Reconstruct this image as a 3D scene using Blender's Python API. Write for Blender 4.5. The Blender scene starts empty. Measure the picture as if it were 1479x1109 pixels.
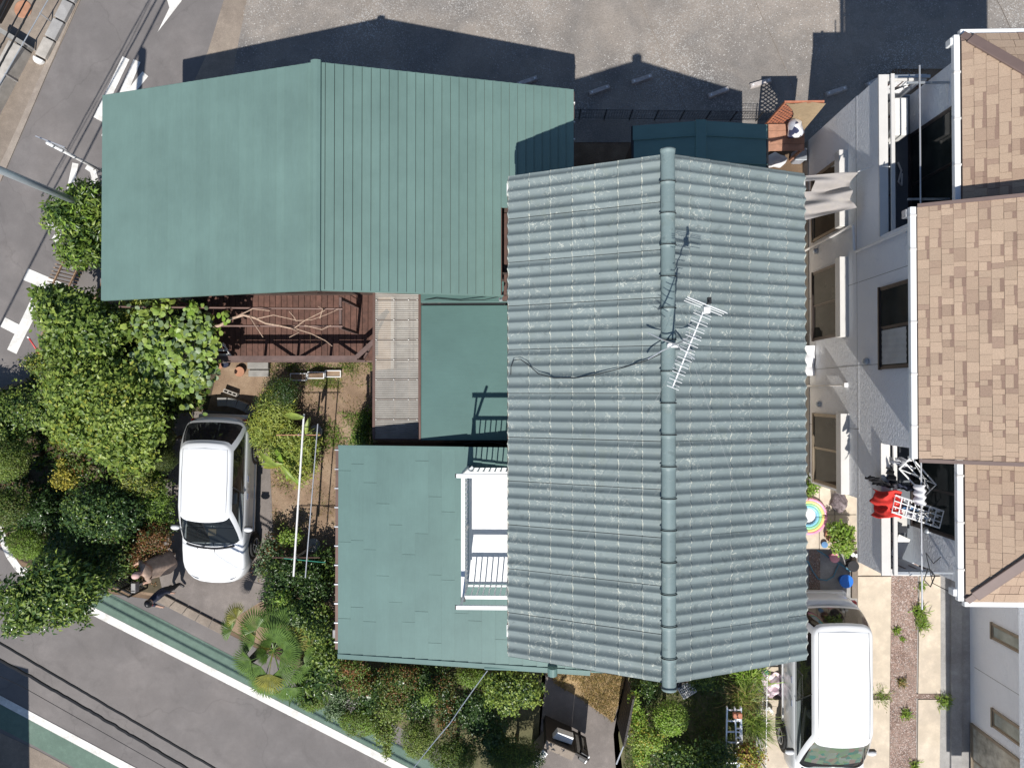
import bpy, math, random
import numpy as np
from mathutils import Vector, Matrix
random.seed(7)
RNG = np.random.default_rng(7)
PI = math.pi
scene = bpy.context.scene
COL = scene.collection

# ------------------------------------------------------------------ camera
CAM_H, FOC = 20.0, 1030.0            # metres above ground; focal length in photo pixels (1479 wide)
ROT = Matrix.Rotation(0.0284, 3, 'Y') @ Matrix.Rotation(0.012, 3, 'X')
cd = bpy.data.cameras.new('camera'); cam = bpy.data.objects.new('camera', cd); COL.objects.link(cam)
cam.matrix_world = Matrix.Translation((0, 0, CAM_H)) @ ROT.to_4x4()
cd.sensor_fit = 'HORIZONTAL'; cd.angle = 2*math.atan(739.5/FOC); cd.clip_start = 0.1; cd.clip_end = 500
scene.camera = cam

# ------------------------------------------------------------------ sky, sun, exposure
SUN = Vector((0.0667, 0.7176, -1.0))           # the way sunlight travels
world = bpy.data.worlds.new('World'); scene.world = world; world.use_nodes = True
nt = world.node_tree
sky = nt.nodes.new('ShaderNodeTexSky'); sky.sky_type = 'NISHITA'; sky.sun_disc = False
sky.sun_elevation = math.atan(1/math.hypot(SUN.x, SUN.y)); sky.sun_rotation = math.atan2(-SUN.x, -SUN.y)
sky.air_density = 1.0; sky.dust_density = 0.3; sky.ozone_density = 2.0
bg = nt.nodes['Background']; bg.inputs['Strength'].default_value = 0.085
nt.links.new(sky.outputs[0], bg.inputs['Color'])
ld = bpy.data.lights.new('sun', 'SUN'); ld.energy = 4.6; ld.angle = math.radians(0.5); ld.color = (1.0, 0.965, 0.91)
sun = bpy.data.objects.new('sun', ld); COL.objects.link(sun)
sun.rotation_euler = SUN.to_track_quat('-Z', 'Y').to_euler(); sun.location = (0, -10, 30)
vs = scene.view_settings
scene.display_settings.display_device = 'sRGB'
vs.view_transform = 'Standard'; vs.look = 'None'; vs.gamma = 1.0; vs.use_curve_mapping = False
vs.exposure = 0.27

# ------------------------------------------------------------------ helpers
def W(px, py, z=0.0):
    """photo pixel + height above ground -> surveyed world point"""
    d = ROT @ Vector(((px-739.5)/FOC, (554.5-py)/FOC, -1))
    t = (z-CAM_H)/d.z
    return Vector((t*d.x, t*d.y, z))

class MB:
    def __init__(s): s.v = []; s.f = []; s.m = []; s.mi = 0
    def add(s, vs, fs):
        n = len(s.v); s.v += [tuple(v) for v in vs]
        for f in fs: s.f.append(tuple(i+n for i in f)); s.m.append(s.mi)
        return s
    def hexa(s, p):      # 8 points: bottom 4 ccw, top 4 ccw
        return s.add(p, [(3,2,1,0),(4,5,6,7),(0,1,5,4),(1,2,6,5),(2,3,7,6),(3,0,4,7)])
    def box(s, x0, x1, y0, y1, z0, z1):
        return s.hexa([(x0,y0,z0),(x1,y0,z0),(x1,y1,z0),(x0,y1,z0),(x0,y0,z1),(x1,y0,z1),(x1,y1,z1),(x0,y1,z1)])
    def bar(s, p, q, w, h):  # square bar from p to q: w sideways, h up
        p, q = Vector(p), Vector(q); d = (q-p).normalized()
        up = Vector((0,0,1)) if abs(d.z) < .95 else Vector((0,1,0))
        a = d.cross(up).normalized(); b = a.cross(d).normalized()
        a, b = a*w/2, b*h/2
        return s.hexa([p-a-b, p+a-b, q+a-b, q-a-b, p-a+b, p+a+b, q+a+b, q-a+b])
    def wall(s, p, q, t, z0, z1):  # upright slab along a ground line
        p, q = Vector((p[0],p[1],0)), Vector((q[0],q[1],0)); d = (q-p).normalized(); a = Vector((-d.y,d.x,0))*t/2
        P = [p-a, q-a, q+a, p+a]
        return s.hexa([(v.x,v.y,z0) for v in P]+[(v.x,v.y,z1) for v in P])
    def prism(s, poly, z0, z1):
        n = len(poly); A = sum(poly[i][0]*poly[(i+1)%n][1]-poly[(i+1)%n][0]*poly[i][1] for i in range(n))
        if A < 0: poly = poly[::-1]
        vs = [(p[0],p[1],z0) for p in poly]+[(p[0],p[1],z1) for p in poly]
        return s.add(vs, [tuple(range(n,2*n)), tuple(range(n-1,-1,-1))]+[(i,(i+1)%n,n+(i+1)%n,n+i) for i in range(n)])
    def sheet(s, poly, z):
        n = len(poly); A = sum(poly[i][0]*poly[(i+1)%n][1]-poly[(i+1)%n][0]*poly[i][1] for i in range(n))
        if A < 0: poly = poly[::-1]
        return s.add([(p[0],p[1],z) for p in poly], [tuple(range(n))])
    def tube(s, pts, r, n=8):
        pts = [Vector(p) for p in pts]; rs = r if isinstance(r, (list,tuple)) else [r]*len(pts)
        base = len(s.v); ref = None
        for i, p in enumerate(pts):
            d = (pts[min(i+1,len(pts)-1)]-pts[max(i-1,0)]).normalized()
            if ref is None:
                ref = d.orthogonal().normalized()
            a = (ref - d*ref.dot(d)).normalized(); ref = a; b = d.cross(a)
            for k in range(n):
                t = 2*PI*k/n; v = p + (a*math.cos(t)+b*math.sin(t))*rs[i]; s.v.append(tuple(v))
        for i in range(len(pts)-1):
            for k in range(n):
                a0 = base+i*n+k; a1 = base+i*n+(k+1)%n
                s.f.append((a0,a1,a1+n,a0+n)); s.m.append(s.mi)
        s.f.append(tuple(base+k for k in range(n-1,-1,-1))); s.m.append(s.mi)
        e = base+(len(pts)-1)*n; s.f.append(tuple(e+k for k in range(n))); s.m.append(s.mi)
        return s
    def lathe(s, prof, c=(0,0,0), n=16, axis='z'):
        base = len(s.v)
        for r, z in prof:
            for k in range(n):
                t = 2*PI*k/n; x, y = r*math.cos(t), r*math.sin(t)
                q = (x,y,z) if axis=='z' else ((z,x,y) if axis=='x' else (y,z,x))
                s.v.append((c[0]+q[0], c[1]+q[1], c[2]+q[2]))
        for i in range(len(prof)-1):
            for k in range(n):
                a = base+i*n+k; b = base+i*n+(k+1)%n
                s.f.append((a,b,b+n,a+n)); s.m.append(s.mi)
        s.f.append(tuple(base+k for k in range(n-1,-1,-1))); s.m.append(s.mi)
        e = base+(len(prof)-1)*n; s.f.append(tuple(e+k for k in range(n))); s.m.append(s.mi)
        return s
    def grid(s, fn, nu, nv, skip=None):
        base = len(s.v)
        for j in range(nv+1):
            for i in range(nu+1): s.v.append(tuple(fn(i/nu, j/nv)))
        for j in range(nv):
            for i in range(nu):
                if skip and skip(i,j): continue
                a = base+j*(nu+1)+i
                s.f.append((a,a+1,a+nu+2,a+nu+1)); s.m.append(s.mi)
        return s
    def ball(s, c, rx, ry, rz, nu=12, nv=8):
        base = len(s.v)
        for j in range(1,nv):
            t = PI*j/nv
            for i in range(nu):
                a = 2*PI*i/nu; s.v.append((c[0]+rx*math.sin(t)*math.cos(a), c[1]+ry*math.sin(t)*math.sin(a), c[2]+rz*math.cos(t)))
        s.v.append((c[0],c[1],c[2]+rz)); s.v.append((c[0],c[1],c[2]-rz)); T = base+(nv-1)*nu; B = T+1
        for j in range(nv-2):
            for i in range(nu):
                a = base+j*nu+i; b = base+j*nu+(i+1)%nu; s.f.append((a,a+nu,b+nu,b)); s.m.append(s.mi)
        for i in range(nu):
            s.f.append((base+i, base+(i+1)%nu, T)); s.m.append(s.mi)
            l = base+(nv-2)*nu; s.f.append((l+(i+1)%nu, l+i, B)); s.m.append(s.mi)
        return s

ORG = {}
def thing(name, label, cat, loc=(0,0,0), rotz=0.0, group=None, local=False):
    o = bpy.data.objects.new(name, None); COL.objects.link(o); o.empty_display_size = .2
    o.location = loc; o.rotation_euler = (0,0,rotz); ORG[o.name] = Vector((0,0,0)) if (rotz or local) else Vector(loc)
    tag(o, label, cat, group); return o
def tag(o, label=None, cat=None, group=None, kind=None):
    if label: o['label'] = label
    if cat: o['category'] = cat
    if group: o['group'] = group
    if kind: o['kind'] = kind
    return o
def obj(name, mb, mats, parent=None, smooth=False, bevel=0.0, org=None, kind=None):
    """one mesh object; coordinates of mb are world ones (or local ones under a rotated thing)"""
    me = bpy.data.meshes.new(name)
    if parent is not None: o0 = ORG[parent.name]
    elif org is not None: o0 = Vector(org)
    else:
        a = np.array(mb.v); o0 = Vector(((a[:,0].min()+a[:,0].max())/2, (a[:,1].min()+a[:,1].max())/2, a[:,2].min()))
    me.from_pydata([(v[0]-o0.x, v[1]-o0.y, v[2]-o0.z) for v in mb.v], [], mb.f)
    for m in (mats if isinstance(mats, (list,tuple)) else [mats]): me.materials.append(m)
    if any(mb.m): me.polygons.foreach_set('material_index', mb.m)
    if smooth: me.polygons.foreach_set('use_smooth', [True]*len(me.polygons))
    me.update()
    o = bpy.data.objects.new(name, me); COL.objects.link(o)
    if parent is not None:
        o.parent = parent; ORG[o.name] = o0          # part meshes share the origin of their thing
    else:
        o.location = o0; ORG[o.name] = o0
    if bevel:
        b = o.modifiers.new('bevel', 'BEVEL'); b.width = bevel; b.segments = 2; b.limit_method = 'ANGLE'
    if kind: o['kind'] = kind
    return o
def struct(name, mb, mats, **k): return obj(name, mb, mats, kind='structure', org=(0,0,0), **k)
def copy_tree(o, parent=None):
    c = o.copy(); COL.objects.link(c); c.parent = parent
    for ch in [x for x in o.children]: copy_tree(ch, c)
    return c
def piece(name, mesh, parent, loc, rot=(0,0,0), scl=(1,1,1)):
    """a part that shares mesh data with its like; loc is a world position"""
    o = bpy.data.objects.new(name, mesh); COL.objects.link(o); o.parent = parent
    o.location = Vector(loc)-ORG[parent.name]; o.rotation_euler = rot; o.scale = scl
    return o
def mesh_of(mb, mats, name='piece', smooth=False):
    me = bpy.data.meshes.new(name); me.from_pydata(mb.v, [], mb.f)
    for m in (mats if isinstance(mats, (list,tuple)) else [mats]): me.materials.append(m)
    if any(mb.m): me.polygons.foreach_set('material_index', mb.m)
    if smooth: me.polygons.foreach_set('use_smooth', [True]*len(me.polygons))
    me.update(); return me

# ------------------------------------------------------------------ materials
def lin(*c):  # sRGB 0-255 -> linear
    return tuple(((x/255)/12.92 if x/255 <= .04045 else ((x/255+.055)/1.055)**2.4) for x in c)
class NT:
    def __init__(s, name):
        s.mat = bpy.data.materials.new(name); s.mat.use_nodes = True; s.t = s.mat.node_tree
        s.b = s.t.nodes['Principled BSDF']; s.out = s.t.nodes['Material Output']
    def n(s, t, **k):
        x = s.t.nodes.new(t)
        for a, v in k.items(): setattr(x, a, v)
        return x
    def l(s, a, b): s.t.links.new(a, b)
    def coord(s, world=False, rnd=True):
        if world: return s.n('ShaderNodeNewGeometry').outputs['Position']
        tc = s.n('ShaderNodeTexCoord').outputs['Object']
        if not rnd: return tc
        oi = s.n('ShaderNodeObjectInfo'); m = s.n('ShaderNodeVectorMath', operation='MULTIPLY_ADD')
        m.inputs[1].default_value = (1,1,1); s.l(tc, m.inputs[0])
        k = s.n('ShaderNodeMath', operation='MULTIPLY'); k.inputs[1].default_value = 37; s.l(oi.outputs['Random'], k.inputs[0])
        s.l(k.outputs[0], m.inputs[2]); return m.outputs[0]
    def noise(s, co, scale, detail=5, rough=.6, dist=0):
        x = s.n('ShaderNodeTexNoise'); x.inputs['Scale'].default_value = scale; x.inputs['Detail'].default_value = detail
        x.inputs['Roughness'].default_value = rough; x.inputs['Distortion'].default_value = dist; s.l(co, x.inputs['Vector']); return x.outputs['Fac']
    def ramp(s, fac, stops):
        r = s.n('ShaderNodeValToRGB'); e = r.color_ramp.elements
        while len(e) < len(stops): e.new(.5)
        for i, (p, c) in enumerate(stops): e[i].position = p; e[i].color = (*c, 1) if len(c) == 3 else c
        s.l(fac, r.inputs[0]); return r.outputs[0]
    def mix(s, fac, a, b, mode='MIX'):
        m = s.n('ShaderNodeMix', data_type='RGBA', blend_type=mode)
        for i, x in ((0,fac),(6,a),(7,b)):
            if hasattr(x, 'is_output'): s.l(x, m.inputs[i])
            else: m.inputs[i].default_value = x if i == 0 else (*x[:3], 1)
        return m.outputs[2]
    def bump(s, h, strength, dist=.02):
        b = s.n('ShaderNodeBump'); b.inputs['Strength'].default_value = strength; b.inputs['Distance'].default_value = dist
        s.l(h, b.inputs['Height']); s.l(b.outputs[0], s.b.inputs['Normal']); return b
def mul(c, k): return tuple(min(1, x*k) for x in c)
def M(name, col, rough=.6, metal=0., var=.15, scale=4., bump=0., bscale=40., col2=None, world=False, spec=.5, tone=0.):
    s = NT(name); co = s.coord(world)
    n = s.noise(co, scale)
    c = s.ramp(n, [(.3, mul(col, 1-var)), (.7, mul(col2, 1) if col2 else mul(col, 1+var))])
    if tone:
        oi = s.n('ShaderNodeObjectInfo'); t = s.ramp(oi.outputs['Random'], [(0, (1-tone,)*3), (1, (1+tone,)*3)])
        c = s.mix(1.0, c, t, 'MULTIPLY')
    s.l(c, s.b.inputs['Base Color'])
    s.b.inputs['Roughness'].default_value = rough; s.b.inputs['Metallic'].default_value = metal
    s.b.inputs['Specular IOR Level'].default_value = spec
    if bump: s.bump(s.noise(co, bscale, 4), bump)
    return s.mat

def ground_mat(name, base, dark, light, s1=.5, s2=6., fine=60., speck=None, bump=.4, speck_amt=.62, fine_amt=.5, rough=.9, mid=.8):
    s = NT(name); co = s.coord(True)
    big = s.noise(co, s1, 6, .6, .4); mid = s.noise(co, s2, 5, .65)
    c = s.ramp(big, [(.32, dark), (.5, base), (.68, light)])
    c2 = s.ramp(mid, [(.3, (.72,)*3), (.7, (1.25,)*3)])
    c = s.mix(mid, c, c2, 'MULTIPLY')
    f = s.noise(co, fine, 3, .7); c3 = s.ramp(f, [(.3, (.55,)*3), (.7, (1.4,)*3)])
    c = s.mix(fine_amt, c, c3, 'MULTIPLY')
    if speck:
        v = s.n('ShaderNodeTexVoronoi'); v.inputs['Scale'].default_value = 42; s.l(co, v.inputs['Vector'])
        sep = s.n('ShaderNodeSeparateColor'); s.l(v.outputs['Color'], sep.inputs[0])
        k = s.ramp(sep.outputs[0], [(.80, (0,0,0)), (.84, (1,1,1))])
        patch = s.ramp(s.noise(co, .35, 3), [(.46, (.05,)*3), (speck_amt, (1,1,1))])
        c = s.mix(s.mix(1.0, k, patch, 'MULTIPLY'), c, speck)
    s.l(c, s.b.inputs['Base Color']); s.b.inputs['Roughness'].default_value = rough
    s.b.inputs['Specular IOR Level'].default_value = .25
    if bump: s.bump(f, bump, .03)
    return s.mat

def leaf_mat(name, col, var=.35, trans=.25, rough=.42):
    s = NT(name); co = s.coord(True)
    n = s.noise(co, 9, 3, .7); c = s.ramp(n, [(.28, mul(col, 1-var)), (.5, col), (.75, (min(1,col[0]*(1+var*1.2)), min(1,col[1]*(1+var)), col[2]))])
    s.l(c, s.b.inputs['Base Color']); s.b.inputs['Roughness'].default_value = rough; s.b.inputs['Specular IOR Level'].default_value = .35
    tr = s.n('ShaderNodeBsdfTranslucent'); s.l(s.mix(1.0, c, (1.2,1.25,.5), 'MULTIPLY'), tr.inputs[0])
    mx = s.n('ShaderNodeMixShader'); mx.inputs[0].default_value = trans
    s.l(s.b.outputs[0], mx.inputs[1]); s.l(tr.outputs[0], mx.inputs[2]); s.l(mx.outputs[0], s.out.inputs[0])
    return s.mat

def glass_mat(name, tint, mixf=.5, rough=.03):
    s = NT(name); s.b.inputs['Base Color'].default_value = (*tint, 1); s.b.inputs['Roughness'].default_value = rough
    s.b.inputs['Specular IOR Level'].default_value = .6
    tr = s.n('ShaderNodeBsdfTransparent'); tr.inputs[0].default_value = (.75,.8,.8,1)
    mx = s.n('ShaderNodeMixShader'); mx.inputs[0].default_value = mixf
    s.l(s.b.outputs[0], mx.inputs[1]); s.l(tr.outputs[0], mx.inputs[2]); s.l(mx.outputs[0], s.out.inputs[0])
    return s.mat

def roof_teal(name, base, wear=.0, lines=None):
    """painted metal: slight fading, faint streaks, small pale flecks"""
    s = NT(name); co = s.coord(True)
    n = s.noise(co, .7, 6, .65); c = s.ramp(n, [(.3, mul(base,.9)), (.7, mul(base,1.1))])
    st = s.n('ShaderNodeMapping'); st.inputs['Scale'].default_value = (9,1.2,1) if lines == 'y' else (1.2,9,1); s.l(co, st.inputs[0])
    k = s.ramp(s.noise(st.outputs[0], 2.2, 5, .7), [(.3, (.955,)*3), (.7, (1.045,)*3)])
    c = s.mix(.8, c, k, 'MULTIPLY')
    if wear:
        w = s.ramp(s.noise(co, 11, 6, .8, 1.2), [(.555, (0,0,0)), (.61, (wear,)*3)])
        msk = s.ramp(s.noise(co, 1.7, 3), [(.42, (0,0,0)), (.6, (1,1,1))])
        c = s.mix(s.mix(1.0, w, msk, 'MULTIPLY'), c, (.5,.52,.46))
        g = s.ramp(s.noise(co, 2.6, 6, .7, 1.0), [(.56, (0,0,0)), (.74, (.5,)*3)])
        c = s.mix(g, c, (.16,.19,.16))
        d = s.ramp(s.noise(co, 5.5, 4, .6, .5), [(.6, (0,0,0)), (.7, (.6,)*3)])
        c = s.mix(d, c, mul(base,.62))
    oi = s.n('ShaderNodeObjectInfo'); t = s.ramp(oi.outputs['Random'], [(0, (.96,)*3), (1, (1.04,)*3)])
    c = s.mix(1.0, c, t, 'MULTIPLY')
    s.l(c, s.b.inputs['Base Color']); s.b.inputs['Roughness'].default_value = .5; s.b.inputs['Specular IOR Level'].default_value = .35
    s.bump(s.noise(co, 25, 3), .06, .01)
    return s.mat

MT = {}
MT['shaded_bed_soil'] = ground_mat('shaded_bed_soil', (.085,.07,.045), (.055,.045,.03), (.12,.095,.06), 1.4, 7, 50)  # soil colour darkened to carry the shade under the planting
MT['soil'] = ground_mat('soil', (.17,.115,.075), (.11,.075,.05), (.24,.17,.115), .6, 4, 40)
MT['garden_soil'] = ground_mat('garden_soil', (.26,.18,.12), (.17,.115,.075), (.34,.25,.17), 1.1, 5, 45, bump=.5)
MT['asphalt'] = ground_mat('asphalt', (.172,.158,.152), (.16,.147,.142), (.19,.172,.163), .3, 1.2, 90, bump=.15, fine_amt=.3, mid=.3)
def road_mats():
    m = MT['asphalt']; t = m.node_tree; b = t.nodes['Principled BSDF']; c0 = b.inputs['Base Color'].links[0].from_socket
    s = NT.__new__(NT); s.mat = m; s.t = t; s.b = b
    co = s.coord(True); wv = s.n('ShaderNodeVectorMath', operation='ADD'); nz = s.n('ShaderNodeTexNoise'); nz.inputs['Scale'].default_value = 1.2; nz.inputs['Detail'].default_value = 6
    s.l(co, nz.inputs['Vector']); s.l(co, wv.inputs[0]); s.l(nz.outputs['Color'], wv.inputs[1])
    v = s.n('ShaderNodeTexVoronoi', feature='DISTANCE_TO_EDGE'); v.inputs['Scale'].default_value = .22; s.l(wv.outputs[0], v.inputs['Vector'])
    k = s.ramp(v.outputs['Distance'], [(.0, (.8,)*3), (.005, (1,)*3)]); c = s.mix(.7, c0, k, 'MULTIPLY')
    st = s.ramp(s.noise(co, .8, 5, .7, 1.5), [(.55, (1,)*3), (.75, (.84,)*3)]); c = s.mix(1.0, c, st, 'MULTIPLY')
    lt = s.ramp(s.noise(co, .45, 4, .6, 1), [(.58, (1,)*3), (.7, (1.12,)*3)]); c = s.mix(1.0, c, lt, 'MULTIPLY')
    s.l(c, b.inputs['Base Color'])
    for nm, under in (('road_paint', (.19,.175,.165)), ('green_lane', (.17,.175,.16))):
        m = MT[nm]; t = m.node_tree; b = t.nodes['Principled BSDF']; c0 = b.inputs['Base Color'].links[0].from_socket; s = NT.__new__(NT); s.mat = m; s.t = t; s.b = b; co = s.coord(True)
        f = s.ramp(s.noise(co, 26, 6, .8), [(.6, (0,)*3), (.68, (.75,)*3)]); g = s.ramp(s.noise(co, 2.2, 4, .6), [(.4, (.1,)*3), (.65, (1,)*3)])
        s.l(s.mix(s.mix(1.0, f, g, 'MULTIPLY'), c0, under), b.inputs['Base Color'])
MT['gravel'] = ground_mat('gravel', (.25,.222,.196), (.175,.163,.153), (.31,.268,.23), .42, 1.6, 30, speck=(.46,.45,.43), bump=.5, fine_amt=.4, speck_amt=.72, mid=.6)
MT['sidewalk'] = ground_mat('sidewalk', (.26,.215,.175), (.2,.165,.135), (.31,.26,.21), .5, 5, 60, bump=.2)
MT['drive'] = ground_mat('drive', (.2,.175,.16), (.16,.14,.128), (.235,.205,.185), .7, 4, 70, bump=.2)
MT['pale_concrete'] = ground_mat('pale_concrete', (.55,.47,.37), (.49,.42,.34), (.6,.52,.42), .7, 4, 80, bump=.1, fine_amt=.2)
MT['grey_concrete'] = ground_mat('grey_concrete', (.33,.32,.31), (.27,.26,.25), (.38,.37,.35), .8, 5, 60, bump=.2, fine_amt=.3)
MT['brown_gravel'] = ground_mat('brown_gravel', (.24,.17,.14), (.17,.12,.1), (.31,.24,.2), 2, 22, 34, speck=(.5,.42,.38), bump=.9, fine_amt=.9, speck_amt=.4)
MT['green_lane'] = ground_mat('green_lane', (.125,.185,.148), (.11,.162,.13), (.14,.2,.162), .6, 5, 80, bump=.15, fine_amt=.3)
MT['road_paint'] = ground_mat('road_paint', (.7,.68,.64), (.58,.56,.52), (.76,.74,.7), 2.5, 12, 60, bump=.1, fine_amt=.25, rough=.7)
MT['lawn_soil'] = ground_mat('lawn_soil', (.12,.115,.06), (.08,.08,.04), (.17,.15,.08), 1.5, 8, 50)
MT['dry_grass_soil'] = ground_mat('dry_grass_soil', (.36,.25,.13), (.25,.18,.1), (.45,.33,.18), 2, 10, 50)
road_mats()
TEAL = (.13,.205,.183)
MT['teal'] = roof_teal('teal', TEAL, 0, 'y')
MT['teal_annex'] = roof_teal('teal_annex', (.112,.188,.172), 0, 'y')
MT['tile'] = roof_teal('tile', (.175,.212,.212), .75)
s = NT('tile_edge'); co = s.coord(True)
s.l(s.ramp(s.noise(co, 13, 5, .75, .8), [(.42,(.17,.21,.21)),(.5,(.34,.37,.34)),(.62,(.6,.6,.5))]), s.b.inputs['Base Color']); s.b.inputs['Roughness'].default_value = .7; MT['tile_edge'] = s.mat
MT['teal_low'] = roof_teal('teal_low', (.08,.15,.137))
MT['ridge'] = roof_teal('ridge', (.17,.225,.225), .25)
MT['black'] = M('black', (.012,.012,.014), .5)
MT['black_metal'] = M('black_metal', (.02,.02,.022), .45, .3)
MT['brown_wall'] = M('brown_wall', (.075,.05,.04), .8, var=.25, bump=.2)
MT['dark_gate'] = M('dark_gate', (.03,.025,.022), .7, var=.2)
MT['brown_metal'] = M('brown_metal', (.13,.075,.06), .5, .2)
MT['deck'] = M('deck', (.105,.05,.036), .75, var=.35, scale=6, bump=.3, tone=.18)
MT['deck_rail'] = M('deck_rail', (.13,.085,.075), .7, var=.25, bump=.2)
MT['white'] = M('white', (.78,.78,.77), .4, var=.03)
MT['white_dirty'] = M('white_dirty', (.75,.745,.72), .5, var=.08, scale=9)
MT['alu'] = M('alu', (.62,.63,.65), .35, .6, var=.08)
MT['steel'] = M('steel', (.42,.45,.48), .4, .5, var=.1)
MT['cream_wall'] = M('cream_wall', (.72,.7,.64), .85, var=.06, bump=.1)
MT['car_paint'] = M('car_paint', (.7,.71,.72), .22, var=.01, spec=.6)
MT['car_dark'] = M('car_dark', (.02,.02,.022), .6)
MT['tyre'] = M('tyre', (.02,.02,.02), .8)
MT['rim'] = M('rim', (.45,.46,.48), .3, .7)
MT['car_glass'] = glass_mat('car_glass', (.012,.014,.016), .55)
MT['privacy_glass'] = glass_mat('privacy_glass', (.012,.012,.014), .12)
MT['seat_cloth'] = M('seat_cloth', (.2,.21,.22), .9)
MT['chrome'] = M('chrome', (.7,.7,.72), .12, 1.0, var=.02)
MT['lamp_glass'] = M('lamp_glass', (.55,.57,.6), .12, .3, var=.1)
MT['red_lamp'] = M('red_lamp', (.35,.02,.02), .25)
MT['house_wall'] = None
MT['window_glass'] = M('window_glass', (.022,.026,.024), .05, 0, var=.3, scale=2, spec=.12)
MT['window_frame'] = M('window_frame', (.07,.055,.05), .4, .4)
MT['bronze_frame'] = M('bronze_frame', (.28,.23,.17), .45, .3)
MT['curtain'] = M('curtain', (.5,.49,.46), .8, var=.12, scale=3)
MT['shutter_box'] = M('shutter_box', (.62,.6,.57), .5, var=.04)
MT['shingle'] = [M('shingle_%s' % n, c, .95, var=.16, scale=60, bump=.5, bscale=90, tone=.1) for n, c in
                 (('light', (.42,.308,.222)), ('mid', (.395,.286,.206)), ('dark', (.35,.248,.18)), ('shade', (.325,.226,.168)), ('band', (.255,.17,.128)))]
MT['hip_cap'] = M('hip_cap', (.165,.115,.1), .6, var=.08)
MT['wood_pole'] = M('wood_pole', (.3,.2,.13), .8, var=.3, scale=12)
MT['bark'] = M('bark', (.12,.085,.06), .9, var=.35, scale=14, bump=.6)
MT['vine_wood'] = M('vine_wood', (.42,.3,.22), .9, var=.3, scale=20, bump=.6)
MT['block'] = M('block', (.4,.37,.33), .9, var=.2, bump=.3)
MT['grey_block'] = M('grey_block', (.27,.26,.24), .9, var=.2, bump=.3)
MT['clay'] = M('clay', (.4,.2,.12), .8, var=.15)
MT['skin'] = M('skin', (.5,.31,.23), .55, var=.06)
MT['hair'] = M('hair', (.012,.011,.012), .4, var=.2, scale=40)
def LM(n, c, **k): MT[n] = leaf_mat(n, c, **k)
LM('leaf_mid', (.135,.205,.04)); LM('leaf_light', (.255,.33,.07)); LM('leaf_dark', (.05,.095,.028), rough=.3)
LM('leaf_yellow', (.33,.35,.06)); LM('leaf_gold', (.42,.36,.06)); LM('leaf_brown', (.22,.1,.04)); LM('leaf_olive', (.12,.135,.035))
LM('leaf_vine', (.26,.37,.09)); LM('leaf_vine_grey', (.19,.26,.14)); LM('leaf_fresh', (.21,.34,.05)); LM('leaf_conifer', (.07,.105,.025))
LM('leaf_palm', (.125,.21,.05), rough=.4); LM('leaf_palm_yellow', (.25,.25,.06)); LM('leaf_dead', (.24,.16,.09), trans=.1)
LM('leaf_gloss', (.065,.12,.042), rough=.2); LM('grass_green', (.1,.17,.03)); LM('grass_dry', (.36,.27,.12)); LM('bamboo_leaf', (.33,.38,.09))
# ================================================================== SETTING
def px(*pts, z=0.0): return [W(a, b, z) for a, b in pts]
struct('ground', MB().sheet([(-150,-150),(150,-150),(150,150),(-150,150)], 0), MT['soil'])
struct('road', MB().sheet(px((600,-900),(336,-40),(300,76),(138,425),(60,480),(42,545),(-40,575),(-45,735),(25,815),(110,850),
        (236,868),(322,911),(480,992),(620,1066),(1500,1520),(1500,2400),(-1800,2400),(-1800,-900),(530,-900),(117,-20),(117,-900)), .004)
       if False else MB().sheet(px((336,-400),(336,-40),(300,76),(138,425),(60,480),(42,545),(-40,575),(-45,735),(25,815),(110,850),
        (236,868),(322,911),(480,992),(620,1066),(1300,1420),(1300,2200),(-1500,2200),(-1500,1000),(-700,620),(-250,745),(0,262),(36,180),(117,0),(300,-400)), .004), MT['asphalt'])
struct('road_verge', MB().sheet(px((336,-400),(336,-40),(300,76),(240,206),(330,206),(345,60),(365,-40),(420,-400)), .008), MT['sidewalk'])
struct('gravel_lot', MB().sheet(px((420,-400),(365,-40),(345,60),(320,206),(1200,206),(1290,100),(2100,100),(2100,-400)), .012), MT['gravel'])
# street markings
wl = MB()
NST = [0]
def stroke(mb, a, b, w, z=.016):
    """painted bar between two photo points on the road, w photo pixels wide"""
    NST[0] += 1; z += .0007*(NST[0] % 9)
    a, b = Vector(a), Vector(b); d = (b-a).normalized(); n = Vector((-d.y, d.x))*w/2
    return mb.sheet([W(*p, z) for p in (a-n, b-n, b+n, a+n)], z)
stroke(wl, (102,866), (375,1005), 11); stroke(wl, (375,1005), (1250,1450), 11)
struct('lane_line', wl, MT['road_paint'])
wl = MB(); stroke(wl, (-60,978), (193,1113), 11); stroke(wl, (193,1113), (900,1490), 11)
struct('lane_line', wl, MT['road_paint'])
wl = MB(); cv = [(-30,700),(-8,738),(0,762),(6,785),(14,803),(26,820),(40,834)]
for a, b in zip(cv[:-1], cv[1:]): stroke(wl, a, b, 10)
struct('kerb_line', wl, MT['road_paint'])
struct('green_lane', MB().sheet(px((118,845),(146,850),(240,897),(324,941),(500,1035),(620,1098),(1250,1420),(1250,1444),(380,1001),(96,857)), .01), MT['green_lane'])
struct('green_lane', MB().sheet(px((-60,985),(190,1116),(900,1495),(900,1545),(104,1106),(53,1078),(-60,1020)), .01), MT['green_lane'])
struct('far_pavement', MB().box(0,0,0,0,0,0) if False else MB().prism(px((-600,760),(-60,1030),(53,1082),(104,1110),(900,1550),(900,1900),(-600,1900)), 0, .012), MT['sidewalk'])
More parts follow.
